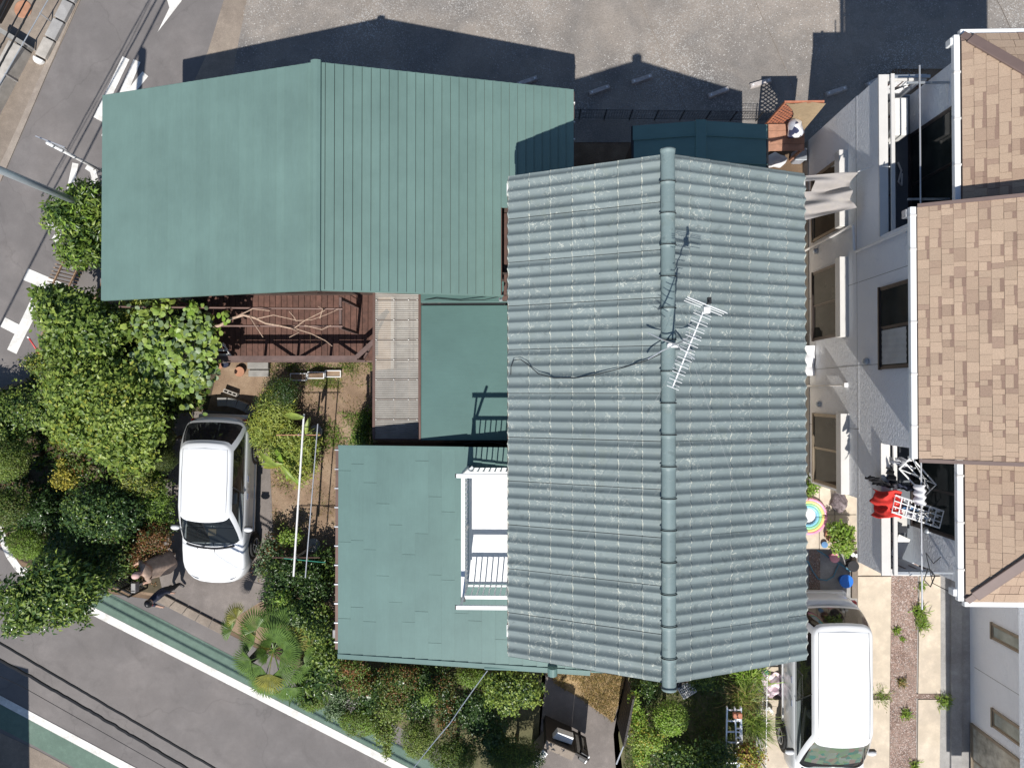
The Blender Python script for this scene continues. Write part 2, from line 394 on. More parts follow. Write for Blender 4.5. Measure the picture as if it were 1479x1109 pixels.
# stop lettering on the road, read from above the picture
UX, UY = Vector((-.46,.89)).normalized(), Vector((.9,.44)).normalized()
tx = MB()
def S(a, b, w): stroke(tx, a, b, w, .014)
S((37,396), (112,428), 18); S((63,412), (17,508), 15); S((4,465), (33,480), 15); S((45,458), (36,476), 9); S((84,425),(70,452),9)
struct('stop_lettering', tx, MT['road_paint'])
tx = MB()
S((69,320), (140,352), 15); S((78,292), (146,322), 11); S((146,268), (80,345), 9) if False else S((112,300), (78,348), 9)
S((109,236), (101,274), 9)
ring = [(125,240),(134,246),(137,258),(132,272),(122,284),(112,290)]
for a, b in zip(ring[:-1], ring[1:]): S(a, b, 9)
struct('stop_lettering', tx, MT['road_paint'])
tx = MB()
S((182,84), (140,172), 11); S((198,88), (176,140), 11); S((210,107), (183,140), 11); S((183,140), (160,185), 9); S((141,168),(166,180),9); S((148,192), (172,202), 9)
struct('stop_lettering', tx, MT['road_paint'])
struct('road_arrow', MB().sheet(px((228,47),(245,12),(238,-12),(262,-30),(276,-30),(262,3)), .014), MT['road_paint'])

# pavement and wall on the far side of the road (top left)
struct('far_pavement', MB().prism(px((117,0),(36,180),(0,262),(-250,745),(-700,620),(-500,-400),(300,-400)), 0, .02), MT['sidewalk'])
MT['kerb_grey'] = ground_mat('kerb_grey', (.3,.255,.215), (.24,.2,.17), (.36,.31,.26), 1.2, 6, 60, bump=.2)
struct('kerb_stone', MB().prism(px((112,-12),(119,-10),(38,179),(2,262),(-8,258),(30,176)), .0, .034), MT['kerb_grey'])
kb = None
kp, kq = Vector((117,-22)), Vector((62,86)); 
isl = struct('kerb', MB().prism(px((98,-30),(128,-30),(74,94),(52,94)), 0, .028), MT['sidewalk'])
for i in range(4):
    a = kp+(kq-kp)*(i/4+.01); b = kp+(kq-kp)*((i+1)/4-.01)
    d = (kq-kp).normalized(); n = Vector((-d.y,d.x))*8
    mb = MB().prism([W(*p) for p in (a-n, b-n, b+n, a+n)], .028, .15)
    obj('kerb_block', mb, MT['grey_concrete'] if i < 3 else MT['block'], isl, bevel=.015)
c0 = Vector((60,87)); d = (kq-kp).normalized(); n = Vector((-d.y,d.x))
mb = MB().prism([W(*(c0 + n*8*math.cos(t) + d*8*math.sin(t))) for t in [PI*k/8 for k in range(9)]], .028, .15)
obj('kerb_nose', mb, MT['white_dirty'], isl, bevel=.015)
t = thing('street_fence', 'thin rail fence along the far edge of the pavement across the road', 'fence', W(48,76))
mb = MB()
fp = [W(*p) for p in ((99,-8),(52,74),(0,164),(-60,270))]
for a, b in zip(fp[:-1], fp[1:]):
    n_ = max(2, int((b-a).length/1.0))
    for i in range(n_):
        p = a.lerp(b, i/n_); obj('post', MB().tube([p, p+Vector((0,0,.52))], .02, 6), MT['alu'], t)
for zz in (.5,): obj('rail', MB().tube([p+Vector((0,0,zz)) for p in fp], .016, 6), MT['steel'], t)
tag(obj('garden_wall', MB().wall(W(27,66,.3), W(-40,195,.3), .42, 0, .45), MT['block'], bevel=.02), 'low concrete planter wall behind the street fence across the road', 'wall')
tag(obj('dividing_wall', MB().wall(W(12,52), W(49,74), .12, 0, .4), MT['grey_block']), 'short dark dividing wall meeting the street fence across the road', 'wall')
tag(obj('shadow_block', MB().prism([W(a,b,.5) for a, b in ((-260,-60),(8,-45),(4,-14),(-16,22),(-260,30))], 0, .5), MT['black'], bevel=.01), 'low black block standing in for the shadow at the corner across the road', 'shadow block')  # black block added to stand for a dark shadow in this corner
tag(obj('manhole_cover', MB().lathe([(.0,0),(.24,0),(.26,.02),(.24,.034),(0,.034)], W(34,14,.01), 20), MT['clay']), 'round reddish cover set in the far pavement', 'manhole cover')
# overhead cables (two bundles) that also throw their shadows across the roads
def cable(name, label, pts, r, group=None, n=26, sag=.0, wob=0.):
    P = [Vector(p) for p in pts]; out = []
    for a, b in zip(P[:-1], P[1:]):
        for i in range(n):
            f = i/n; q = a.lerp(b, f); q.z -= sag*4*f*(1-f); q += Vector((RNG.normal(), RNG.normal(), 0))*wob; out.append(q)
    out.append(P[-1])
    return tag(obj(name, MB().tube(out, r, 6), MT['black']), label, 'cable', group)
cable('overhead_cable', 'inner thick cable over the far pavement corner', [W(84,-60,5.1), W(51,0,5.1), W(0,95,5.1), W(-200,465,5.1)], .022, 'overhead cables across the road', wob=.004)
cable('overhead_cable', 'outer twin of the cables over the far pavement corner', [W(66,-60,5.1), W(38,0,5.1), W(-6,80,5.1), W(-200,435,5.1)], .016, 'overhead cables across the road', wob=.004)
cable('overhead_cable', 'thin cable over the black shadow block across the road', [W(45,-60,5.6), W(14,0,5.6), W(-60,150,5.6), W(-200,400,5.6)], .009, 'overhead cables across the road')
cable('street_cable', 'upper of the two black cables over the lower road', [W(-300,752,5.1), W(0,928,5.1), W(155,1019,5.1), W(310,1109,5.1), W(560,1255,5.1)], .025, 'cables over the lower road', wob=.003)
cable('street_cable', 'lower bundled black cable over the lower road', [W(-300,772,5.2), W(0,952,5.2), W(140,1032,5.2), W(275,1112,5.2), W(520,1256,5.2)], .032, 'cables over the lower road', wob=.006)
cable('street_cable', 'very thin wire below the bundled cables over the lower road', [W(-100,930,5.0), W(30,990,5.0), W(240,1109,5.0), W(400,1200,5.0)], .006, 'cables over the lower road')
def shadow_wire(a, b, h, r, label, ext=6):
    A, B = W(*a), W(*b); d = (B-A).normalized(); o = -SUN*h
    P = [A-d*ext+o, A+o, B+o, B+d*ext+o]
    return cable('street_cable', label, P, r, 'cables beyond the picture edge')
shadow_wire((138,863), (335,966), 6.5, .028, 'thick cable outside the frame that shades the green lane')
shadow_wire((148,854), (322,944), 6.9, .02, 'thinner cable outside the frame that shades the green lane')
shadow_wire((205,66), (20,430), 6.3, .028, 'cable outside the frame shading the middle of the left road')
t = cable('service_cable', 'pale service cable running from the lower annex roof to the street', [W(704,968,3.0), W(650,1044,3.5), W(597,1109,4.0), W(500,1240,5.0)], .012, sag=.05); t.data.materials[0] = MT['alu']
bl = thing('corner_building', 'building just outside the frame by the lower left corner', 'building', W(-90,1240))
obj('wall', MB().box(W(-300,1200).x, W(20,1200).x, W(0,1400).y, W(0,1125).y, 0, 4.2), MT['grey_block'], bl)
obj('roof', MB().hexa([W(-300,1400)+Vector((0,0,4.2)), W(30,1400)+Vector((0,0,4.2)), W(26,1119)+Vector((0,0,4.2)), W(-300,1119)+Vector((0,0,4.2)),
     W(-300,1400)+Vector((0,0,5.6)), W(-60,1400)+Vector((0,0,5.6)), W(-60,1140)+Vector((0,0,5.4)), W(-300,1140)+Vector((0,0,5.6))]), MT['black'], bl)

# property ground, driveway, paths
struct('garden_soil', MB().sheet(px((138,425),(300,250),(860,250),(860,960),(700,1090),(480,990),(395,940),(322,905),(236,862),(110,846),(25,815),(-45,735),(-40,575),(42,545),(60,480)), .006), MT['garden_soil'])
struct('planted_bed', MB().sheet(px((128,440),(300,432),(318,520),(300,592),(240,600),(228,700),(226,812),(236,858),(110,842),(30,806),(-40,735),(-36,580),(46,548),(64,484)), .009), MT['shaded_bed_soil'])
struct('driveway', MB().sheet(px((300,592),(376,602),(390,668),(396,795),(388,862),(322,902),(236,858),(226,812),(228,700),(240,600)), .012), MT['drive'])
kr = struct('driveway_kerb', MB().prism(px((228,862),(236,858),(330,906),(326,916)), 0, .03), MT['grey_concrete'])
for i in range(5):
    f0, f1 = i/5+.004, (i+1)/5-.004; a, b = W(237,857), W(326,903); c, e = W(226,866), W(322,915)
    obj('kerb_block', MB().prism([a.lerp(b,f0), a.lerp(b,f1), c.lerp(e,f1), c.lerp(e,f0)], .03, .09), MT['sidewalk'], kr, bevel=.015)
struct('entry_path', MB().sheet(px((783,975),(905,975),(905,1000),(893,1060),(900,1120),(770,1120),(778,1060)), .012), MT['drive'])
struct('dry_grass_bed', MB().sheet(px((796,960),(905,960),(900,990),(886,1042),(838,1008),(800,985)), .016), MT['dry_grass_soil'])
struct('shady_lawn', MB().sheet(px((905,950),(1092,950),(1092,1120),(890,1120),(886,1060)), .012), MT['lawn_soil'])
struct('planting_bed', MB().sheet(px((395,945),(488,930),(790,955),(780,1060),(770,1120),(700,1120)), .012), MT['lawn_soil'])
# paved ground beside and below the neighbouring house
sl = struct('pavement', MB().sheet(px((1096,880),(1240,680),(1420,680),(1420,1400),(1096,1400)), .006), MT['grey_concrete'])
for nm, p in (('concrete_slab', ((1238,832),(1286,832),(1284,1000),(1099,1000),(1099,962),(1238,962))), ('concrete_slab', ((1099,1009),(1284,1009),(1282,1300),(1099,1300))),
              ('concrete_slab', ((1327,832),(1357,832),(1357,1000),(1325,1000))), ('concrete_slab', ((1325,1009),(1357,1009),(1353,1300),(1322,1300)))):
    obj(nm, MB().prism(px(*p), .006, .05), MT['pale_concrete'], sl)
obj('concrete_slab', MB().prism(px((1238,690),(1286,690),(1286,830),(1238,830)), .006, .05), MT['pale_concrete'], sl)
obj('edge_strip', MB().prism(px((1372,700),(1387,700),(1386,1300),(1371,1300)), .006, .09), MT['grey_concrete'], sl)
struct('gravel_strip', MB().sheet(px((1287,690),(1327,690),(1323,1000),(1322,1300),(1283,1300),(1285,1000)), .03), MT['brown_gravel'])
struct('gravel_strip', MB().sheet(px((1168,790),(1184,790),(1184,862),(1168,862)), .03), MT['brown_gravel'])
struct('gravel_joint', MB().sheet(px((1099,1001),(1358,1001),(1358,1008),(1099,1008)), .028), MT['brown_gravel'])
pt = struct('patio', MB().sheet(px((1160,680),(1244,680),(1244,870),(1160,870)), .02), MT['grey_concrete'])
for i, (x0, x1) in enumerate(((1160,1181.5),(1182.5,1204),(1205,1236))):
    for j, (y0, y1) in enumerate(((700,742),(743,793))):
        obj('paving_tile', MB().prism(px((x0,y0),(x1,y0),(x1,y1),(x0,y1)), .02, .06), MT['pale_concrete'], pt)
obj('patio_edge', MB().prism(px((1228,793),(1236,793),(1236,862),(1228,862)), .02, .12), MT['sidewalk'], pt)

# ================================================================== GREEN SHED ROOF HOUSE (left)
gx0, gxr, gx1, gy0, gy1, gze, gzr = -10.19, -4.61, .9, 7.05, 2.19, 3.42, 4.975
g = thing('green_roofed_house', 'long single storey house under a plain teal ribbed metal gable roof', 'house', ((gx0+gx1)/2, (gy0+gy1)/2, 0))
obj('wall', MB().box(gx0+.5, gx1-.25, gy1+.5, gy0-.3, 0, gze-.1), MT['brown_wall'], g)
for a, b in ((gy0-.3, 1), (gy1+.5, -1)):
    mb = MB(); y_ = a-.06*b
    mb.add([(gx0+.5,y_,gze-.1),(gx1-.25,y_,gze-.1),(gxr,y_,gzr-.12)], [(0,1,2)]); obj('gable_wall', mb, MT['brown_wall'], g)
ang = math.atan2(gzr-gze, gxr-gx0)
rd = MB()
xc = W(727,385,3.5).x; yc = 2.19+2.0     # the roof is notched beside the tall house
for s_, xe in ((-1, gx0), (1, gx1)):
    dz = -.05
    def rz(x): return gzr - abs(x-gxr)*math.tan(ang)
    if s_ < 0: rd.hexa([(xe+.02,gy1+.02,rz(xe)-.1),(gxr,gy1+.02,gzr-.1),(gxr,gy0-.02,gzr-.1),(xe+.02,gy0-.02,rz(xe)-.1),(xe+.02,gy1+.02,rz(xe)-.012),(gxr,gy1+.02,gzr-.012),(gxr,gy0-.02,gzr-.012),(xe+.02,gy0-.02,rz(xe)-.012)])
    else:
        for xa, xb, ya in ((gxr, xc-.02, gy1+.02), (xc-.02, xe-.02, yc+.02)):
            rd.hexa([(xa,ya,rz(xa)-.1),(xb,ya,rz(xb)-.1),(xb,gy0-.02,rz(xb)-.1),(xa,gy0-.02,rz(xa)-.1),(xa,ya,rz(xa)-.012),(xb,ya,rz(xb)-.012),(xb,gy0-.02,rz(xb)-.012),(xa,gy0-.02,rz(xa)-.012)])
roof = obj('roof', rd, MT['brown_metal'], g)
NP = 30; L = (gxr-gx0)/math.cos(ang)
def panel_mesh(ln, w, cut=-.012):
    mb = MB()   # y along the eave, x down the slope, slightly raised lower lip and a standing fold
    e = w-cut
    mb.add([(0,0,.002),(e,0,.024),(e,ln,.024),(0,ln,.002),(e,0,-.01),(e,ln,-.01),(0,0,-.01),(0,ln,-.01)],
           [(0,1,2,3),(1,4,5,2),(0,6,4,1),(3,2,5,7)])
    return mesh_of(mb, MT['teal'])
pw = L/NP
pm = panel_mesh(gy0-gy1, pw, .0035); pms = panel_mesh(gy0-yc, pw, .011); pmr = panel_mesh(gy0-gy1, pw, .011)
for i in range(NP):
    u = (i+.0)*pw
    piece('roof_panel', pm, roof, (gxr-u*math.cos(ang), gy0, gzr-u*math.sin(ang)), (0, ang, PI))
    x = gxr+u*math.cos(ang); short = x+pw > xc+.05
    piece('roof_panel', pms if short else pmr, roof, (x, yc if short else gy1, gzr-u*math.sin(ang)), (0, ang, 0))
mb = MB()
prof = [(-.16,-.035),(-.15,.03),(-.05,.068),(0,.072),(.05,.068),(.15,.04),(.152,-.06)]
mb.grid(lambda u,v: (gxr+prof[min(6,int(round(u*6)))][0]*.72, gy1-.03+v*(gy0-gy1+.06), gzr+.01+prof[min(6,int(round(u*6)))][1]), 6, 1)
obj('ridge_cap', mb, MT['teal'], roof, smooth=False)
for xx, nm in ((gx0+.015,'fascia'),):
    obj(nm, MB().box(xx-.03, xx+.0, gy1, gy0, gze-.16, gze-.012), MT['alu'], g)
for yy in (gy1, gy0):
    for s_ in (-1, 1):
        xe = gx0 if s_ < 0 else (xc if yy == gy1 else gx1)
        obj('barge_board', MB().bar((gxr,yy,gzr-.05),(xe,yy,gzr-abs(xe-gxr)*math.tan(ang)-.05), .03, .09), MT['teal'], g)
# right eave gutter and the short one in the notch
obj('gutter', MB().box(gx1+.005, gx1+.085, 5.0, gy0-.02, gze-.12, gze-.05), MT['brown_metal'], g)
obj('gutter', MB().box(xc+.005, xc+.075, gy1+.05, yc, gze-.16, gze-.06), MT['brown_metal'], g)
obj('gutter_end', MB().box(xc-.03, xc+.09, gy1-.03, gy1+.07, gze-.3, gze-.04), MT['brown_metal'], g)
obj('downpipe', MB().tube([(xc+.06,gy1+.02,gze-.25),(xc-.1,gy1+.02,gze-.45),(xc-.1,gy1+.06,2.95)], .035, 8), MT['alu'], g)
for yy in (6.75, 6.3, 5.9):
    obj('bracket', MB().box(gx1+.0, gx1+.1, yy, yy+.03, gze-.14, gze-.03), MT['white'], g)

# ================================================================== TALL TILED HOUSE
hx0, hxr, hx1, hy0, hy1, hze, hzr = -.46, 2.474, 5.46, 4.37, -5.29, 5.63, 6.9
h = thing('tiled_house', 'two storey house under a long grey-green tile-form metal gable roof', 'house', (hxr, (hy0+hy1)/2, 0))
obj('wall', MB().box(hx0+.42, hx1-.42, hy1+.4, hy0-.35, 0, hze-.08), MT['cream_wall'], h)
for y_ in (hy1+.4, hy0-.35):
    obj('gable_wall', MB().add([(hx0+.42,y_,hze-.08),(hx1-.42,y_,hze-.08),(hx1-.42,y_,hze+.1),(hxr,y_,hzr-.15),(hx0+.42,y_,hze+.1)], [(0,1,2,3,4)]), MT['cream_wall'], h)
ha = math.atan2(hzr-hze, hxr-hx0); HL = (hxr-hx0)/math.cos(ha)
mb = MB()
for s_ in (-1, 1):
    xe = hxr+s_*(hxr-hx0-.03); ze = hze+.012
    P = [(hxr,hy1+.02,hzr-.09),(xe,hy1+.02,ze-.09),(xe,hy0-.02,ze-.09),(hxr,hy0-.02,hzr-.09),(hxr,hy1+.02,hzr-.015),(xe,hy1+.02,ze-.015),(xe,hy0-.02,ze-.015),(hxr,hy0-.02,hzr-.015)]
    mb.hexa(P if s_ > 0 else [P[1],P[0],P[3],P[2],P[5],P[4],P[7],P[6]])
troof = obj('roof', mb, MT['brown_metal'], h)
NROW, NC = 44, 7
pitch = (hy0-hy1)/NROW; cl = HL/NC
def wave(v):   # v in rolls: rounded crest, narrower valley
    return .06*(1.02-math.sqrt(math.sin(PI*v)**2+.02))
def tile_mesh(nroll, gap):
    mb = MB(); n = nroll*12; w = nroll*pitch-gap
    def fn(u, v):
        # u across rolls, v down the slope; lap lip at the lower end
        k = v
        lift = .004+.016*k
        if k > .999: lift = .02
        return (k*(cl+.02), u*w, wave(u*nroll+.42)+lift)
    vv = [0,.33,.66,.955,1.0]
    base = []
    for v in vv:
        for i in range(n+1): base.append(fn(i/n, v))
    fs = []; 
    for j in range(len(vv)-1):
        for i in range(n):
            a = j*(n+1)+i; fs.append((a, a+n+1, a+n+2, a+1))
    mb.add(base, fs[:n*3]); 
    m2 = MB(); m2.v = list(mb.v); m2.f = list(mb.f); m2.m = [0]*len(mb.f)
    m2.f += fs[n*3:]; m2.m += [1]*n
    # lip
    k = len(m2.v); m2.v += [(p[0], p[1], p[2]-.018) for p in base[-(n+1):]]
    for i in range(n):
        a = 4*(n+1)+i; m2.f.append((a, k+i, k+i+1, a+1)); m2.m.append(0)
    # side edges (the black laps)
    s0 = len(m2.v)
    for side in (0, n):
        for j in range(len(vv)):
            p = base[j*(n+1)+side]; m2.v.append((p[0], p[1]+(.006 if side else -.0), p[2])); m2.v.append((p[0], p[1]+(.006 if side else 0), p[2]-.03))
    for e in range(2):
        o_ = s0+e*2*len(vv)
        for j in range(len(vv)-1):
            q = (o_+2*j, o_+2*j+1, o_+2*j+3, o_+2*j+2); m2.f.append(q if e == 0 else q[::-1]); m2.m.append(0)
    return mesh_of(m2, [MT['tile'], MT['tile_edge']], smooth=True)
def set_flat(me):
    pass
TM = {(s, k): tile_mesh(k, .012 if s < 0 else .001) for s in (-1, 1) for k in (4,)}
seq = [4]*11
for s_ in (-1, 1):
    for i in range(NC):
        u = i*cl; y = hy1 if s_ > 0 else hy0
        for j, nr in enumerate(seq):
            me = TM[(s_, nr)]
            r = RNG.normal()*.0012
            lift = .0 if j % 2 else .003
            if s_ > 0: piece('roof_tile', me, troof, (hxr+u*math.cos(ha), y+.001, hzr-u*math.sin(ha)+lift), (r, ha, 0)); y += nr*pitch
            else:      piece('roof_tile', me, troof, (hxr-u*math.cos(ha), y-.001, hzr-u*math.sin(ha)+lift), (r, ha, PI)); y -= nr*pitch
# half-round ridge caps with their wire ties
NCAP = 17; cap_l = (hy0-hy1+.12)/NCAP
mb = MB()
def capf(u, v):
    a = PI*(u*1.16-.08); r = .13+.01*(v < .12)
    return (-r*math.cos(a), -v*(cap_l+.02), r*.8*math.sin(a)+.01-.006*v)
mb.grid(capf, 14, 6); 
k = len(mb.v); mb.v += [(-.14*math.cos(PI*(i/14*1.16-.08)), 0, .112*math.sin(PI*(i/14*1.16-.08))-.02) for i in range(15)]
for i in range(14): mb.f.append((i, i+1, k+i+1, k+i)); mb.m.append(0)
capm = mesh_of(mb, MT['ridge'], smooth=True)
mb = MB(); mb.tube([(-.147*math.cos(PI*(i/10*1.1-.05)), -.02, .118*math.sin(PI*(i/10*1.1-.05))+.004) for i in range(11)], .009, 5)
tiem = mesh_of(mb, MT['black'])
for i in range(NCAP):
    y = hy0+.06-i*cap_l
    piece('ridge_cap', capm, troof, (hxr, y, hzr+.05), (0, 0, RNG.normal()*.004))
    if i: piece('ridge_tie', tiem, troof, (hxr, y, hzr+.05))
piece('ridge_tie', tiem, troof, (hxr, hy1-.02, hzr+.05))
obj('ridge_end', MB().lathe([(0,-.03),(.13,-.03),(.142,0),(.13,.03)], (hxr, hy1-.06, hzr+.05), 20, 'y'), MT['ridge'], troof, smooth=True)
obj('ridge_end', MB().lathe([(0,-.03),(.13,-.03),(.142,0),(.13,.03)], (hxr, hy0+.04, hzr+.05), 20, 'y'), MT['ridge'], troof, smooth=True)
for s_ in (-1, 1):
    xe = hxr+s_*(hxr-hx0)
    obj('gutter', MB().box(xe-.04, xe+.04, hy1+.1, hy0-.12, hze-.12, hze-.04), MT['brown_metal'], h)
    for y_ in (hy0-.25, hy1+.5):
        obj('gutter_bracket', MB().box(xe+s_*.02-.035, xe+s_*.02+.035, y_-.12, y_+.12, hze-.14, hze-.02), MT['white'], h)
MT['guy'] = M('guy_wire', (.3,.31,.31), .7)
# ------------------------------------------------------------------ television aerial on the ridge
ab = Vector((W(971,499,7.1).x, W(971,499,7.1).y, 7.08)); at_ = Vector((ab.x+.01, ab.y, 8.85))
t = thing('television_aerial', 'white many-pronged television aerial on a mast on the roof ridge', 'aerial', ab)
obj('mast', MB().tube([ab, at_], .018, 8), MT['alu'], t)
obj('roof_mount', MB().box(ab.x-.1, ab.x+.1, ab.y-.04, ab.y+.04, 7.1, 7.17), MT['white'], t, bevel=.01)
for sx, sy in ((-1,1),(1,1),(-1,-1),(1,-1)):
    obj('leg', MB().tube([ab+Vector((0,0,.32)), ab+Vector((sx*.2,sy*.1,.1)), ab+Vector((sx*.42,sy*.24,-.14+.06))], .012, 6), MT['alu'], t)
q0, q1 = W(1020,440,8.86), W(971,560,8.86); bd = (q1-q0).normalized(); bn = Vector((-bd.y, bd.x, 0))
obj('boom', MB().bar(q0-bd*.05, q1, .02, .02), MT['white'], t)
for i in range(22):
    p = q0.lerp(q1, .1+.9*i/21); w = .145-.045*i/21; e = .04*(1 if i % 2 else -1)
    obj('element', MB().tube([p-bn*w+Vector((0,0,e)), p+bn*w+Vector((0,0,e))], .005, 6), MT['white'], t)
for k, dzz in enumerate((.18,.1,.02,-.06,-.14)):
    p = q0+Vector((0,0,dzz))+bd*(.0+.02*abs(k-2)); obj('reflector', MB().tube([p-bn*.32, p+bn*.32], .006, 6), MT['white'], t)
obj('reflector_stem', MB().tube([q0+Vector((0,0,-.16)), q0+Vector((0,0,.2))], .012, 6), MT['black'], t)
obj('feed_box', MB().box(q0.x-.05, q0.x+.05, q0.y-.14, q0.y-.04, 8.83, 8.93), MT['white'], t, bevel=.012)
obj('end_cap', MB().box(q0.x-.0, q0.x+.05, q0.y+.0, q0.y+.1, 8.9, 8.99), MT['black'], t)
def zroof(x): return hzr-abs(x-hxr)*math.tan(ha)
for p2 in ((1150,958,5.75),(762,945,5.75)):
    e = W(*p2); obj('guy_wire', MB().tube([ab+Vector((0,0,1.15)), e], .0016, 4), MT['guy'], t)
pts = [W(955,511,6.95), W(935,520,6.82), W(900,531,6.65), W(860,541,6.43), W(830,546,6.27), W(800,546,6.12), W(778,540,5.99), W(762,526,5.9), W(752,519,5.85), W(742,520,5.8), W(738,530,5.72), W(737,560,5.6)]
tag(obj('aerial_cable', MB().tube(pts, .0085, 6), MT['black']), 'black aerial cable looping down the left roof slope', 'cable')

# ================================================================== LOWER ANNEX (one storey, shingled lean-to)
ax0, ax1, ay0, ay1 = -4.75, .1, -1.29, -6.44; az0 = 2.62; asl = .145
def az(x): return az0+(x-ax0)*asl
a_ = thing('annex', 'single storey annex with a low teal shingled roof and white balcony on it', 'annex', ((ax0+ax1)/2, (ay0+ay1)/2, 0))
obj('wall', MB().box(ax0+.3, 0, ay1+.35, ay0-.12, 0, 2.5), MT['brown_wall'], a_)
mb = MB(); mb.hexa([(ax0+.02,ay1+.02,az(ax0)-.12),(1.35,ay1+.02,az(1.35)-.12),(1.35,ay0-.02,az(1.35)-.12),(ax0+.02,ay0-.02,az(ax0)-.12),
   (ax0+.02,ay1+.02,az(ax0)-.012),(1.35,ay1+.02,az(1.35)-.012),(1.35,ay0-.02,az(1.35)-.012),(ax0+.02,ay0-.02,az(ax0)-.012)])
aroof = obj('roof', mb, MT['brown_metal'], a_)
aang = math.atan(asl); NCO = 15; cw = (ax1-ax0)/math.cos(aang)/NCO; xb = 1.3
def shingle_sheet(ln):
    mb = MB(); w = cw
    mb.add([(0,0,.002),(w-.004,0,.014),(w-.004,ln,.014),(0,ln,.002),(w-.004,0,-.006),(w-.004,ln,-.006),(0,0,-.008),(0,ln,-.008)],
           [(0,1,2,3),(1,4,5,2),(0,6,4,1),(3,2,5,7)]); return mesh_of(mb, MT['teal_annex'])
offs = [.62, 1.2, 1.9, .45, 1.55, 2.6, .9, 2.2, .35, 1.4]
for i in range(NCO+4):
    x = ax0+(i+1)*cw*math.cos(aang)
    if x > 1.32: x = 1.32
    z = az(x); ys = ay0 if x <= 0 else ay1+1.2
    y = ys; first = True; k = 0
    while y > ay1+.08:
        ln = (offs[(i*3) % 10] if first and x <= 0 else 1.62+.12*((i*7+k) % 3)); ln = min(ln, y-(ay1+.05))
        if y-ln-(ay1+.05) < .35: ln = y-(ay1+.05)
        piece('roof_sheet', shingle_sheet(ln-.006), aroof, (x, y, z+.003*(k % 2)), (RNG.normal()*.0008, aang, PI)); y -= ln; first = False; k += 1
obj('verge_trim', MB().bar((ax0,ay1+.03,az(ax0)+.012),(1.33,ay1+.03,az(1.33)+.012), .075, .04), MT['teal_annex'], aroof)
obj('verge_trim', MB().bar((ax0,ay1-.03,az(ax0)-.03),(1.33,ay1-.03,az(1.33)-.03), .05, .08), MT['teal_annex'], aroof)
obj('verge_trim', MB().bar((ax0,ay0-.03,az(ax0)+.012),(-1.6,ay0-.03,az(-1.6)+.012), .07, .035), MT['teal_annex'], aroof)
obj('gutter', MB().box(ax0-.085, ax0-.005, ay1+.15, ay0-.03, az0-.14, az0-.05), MT['brown_metal'], a_)
for k in range(11):
    y_ = ay0-.12-k*.47; obj('bracket', MB().box(ax0-.105, ax0-.0, y_-.014, y_+.014, az0-.15, az0-.03), MT['alu'], a_)
obj('downpipe', MB().box(ax0-.15, ax0-.07, ay1+.42, ay1+.62, az0-.3, az0-.06), MT['grey_concrete'], a_, bevel=.01)
p = W(798,966,3.4); obj('gutter_outlet', MB().tube([(p.x,ay1+.1,3.42),(p.x,ay1-.09,3.38)], .115, 14), MT['teal_annex'], a_)
obj('gutter', MB().tube([W(700,964,3.15), W(880,969,3.5)], .045, 8), MT['teal_annex'], a_)
# ------------------------------------------------------------------ balcony standing on the annex roof
fz, bz = 3.32, 4.3
bx0 = W(669,700,bz).x; bx1 = W(736,700,bz).x+.02; by0, by1 = W(700,683,bz).y, W(700,862,bz).y
b = thing('balcony', 'white metal balcony with slatted railing on the annex roof', 'balcony', ((bx0+bx1)/2, (by0+by1)/2, fz))
obj('floor', MB().box(bx0+.03, bx1, by1+.02, by0-.02, fz-.1, fz), MT['white'], b)
for y_ in (by0-.05, by1+.05): obj('floor_beam', MB().box(bx0, bx1, y_-.04, y_+.04, fz-.22, fz-.1), MT['white'], b)
for xx, y_ in ((bx0,by0),(bx0,by1),(bx0,(by0+by1)/2),(bx1-.04,by0),(bx1-.04,by1)):
    obj('post', MB().box(xx-.03, xx+.03, y_-.03, y_+.03, fz-.3 if xx == bx0 else fz-.1, bz-.02), MT['white'], b)
obj('handrail', MB().box(bx0-.045, bx0+.045, by1, by0, bz-.02, bz+.03), MT['white'], b, bevel=.01)
for y_ in (by0, by1): obj('handrail', MB().box(bx0+.047, bx1, y_-.04, y_+.04, bz-.02, bz+.03), MT['white'], b, bevel=.01)
obj('corner_cap', MB().box(bx0-.05, bx0+.05, by1-.1, by1-.002, bz-.03, bz+.032), MT['black'], b)
slat = mesh_of(MB().box(-.014, .014, -.014, .014, 0, bz-fz-.12), MT['white'])
for i in range(7):
    for y_ in (by0, by1): piece('slat', slat, b, (bx0+.1+(bx1-bx0-.14)*(i+.5)/7, y_, fz+.08))
ns = 26
for i in range(ns): piece('slat', slat, b, (bx0, by1+(by0-by1)*(i+.5)/ns, fz+.08))
for y_ in (by0, by1): obj('bottom_rail', MB().box(bx0+.03, bx1, y_-.02, y_+.02, fz+.05, fz+.085), MT['white'], b)
obj('bottom_rail', MB().box(bx0-.02, bx0+.02, by1, by0, fz+.05, fz+.085), MT['white'], b)
# drying frame arms that rise above the rails
for y_, yr in ((W(700,687,5.05).y, by0), (W(700,877,5.05).y, by1)):
    xl = W(659,700,5.05).x
    obj('drying_post', MB().bar((bx0,yr,bz-.2),(bx0+.02,y_,5.03), .045, .045), MT['white'], b)
    obj('drying_arm', MB().box(xl if yr == by1 else xl, bx1-.02, y_-.045, y_+.045, 5.01, 5.08), MT['white'], b, bevel=.012)
    obj('arm_cap', MB().box(xl-.02, xl-.001, y_-.04, y_+.04, 5.012, 5.078), MT['black'], b)
obj('drying_post', MB().bar((bx0+.05,by0,bz),(W(681,678,5.2).x, W(681,676,5.2).y, 5.1), .05, .05), MT['white'], b)

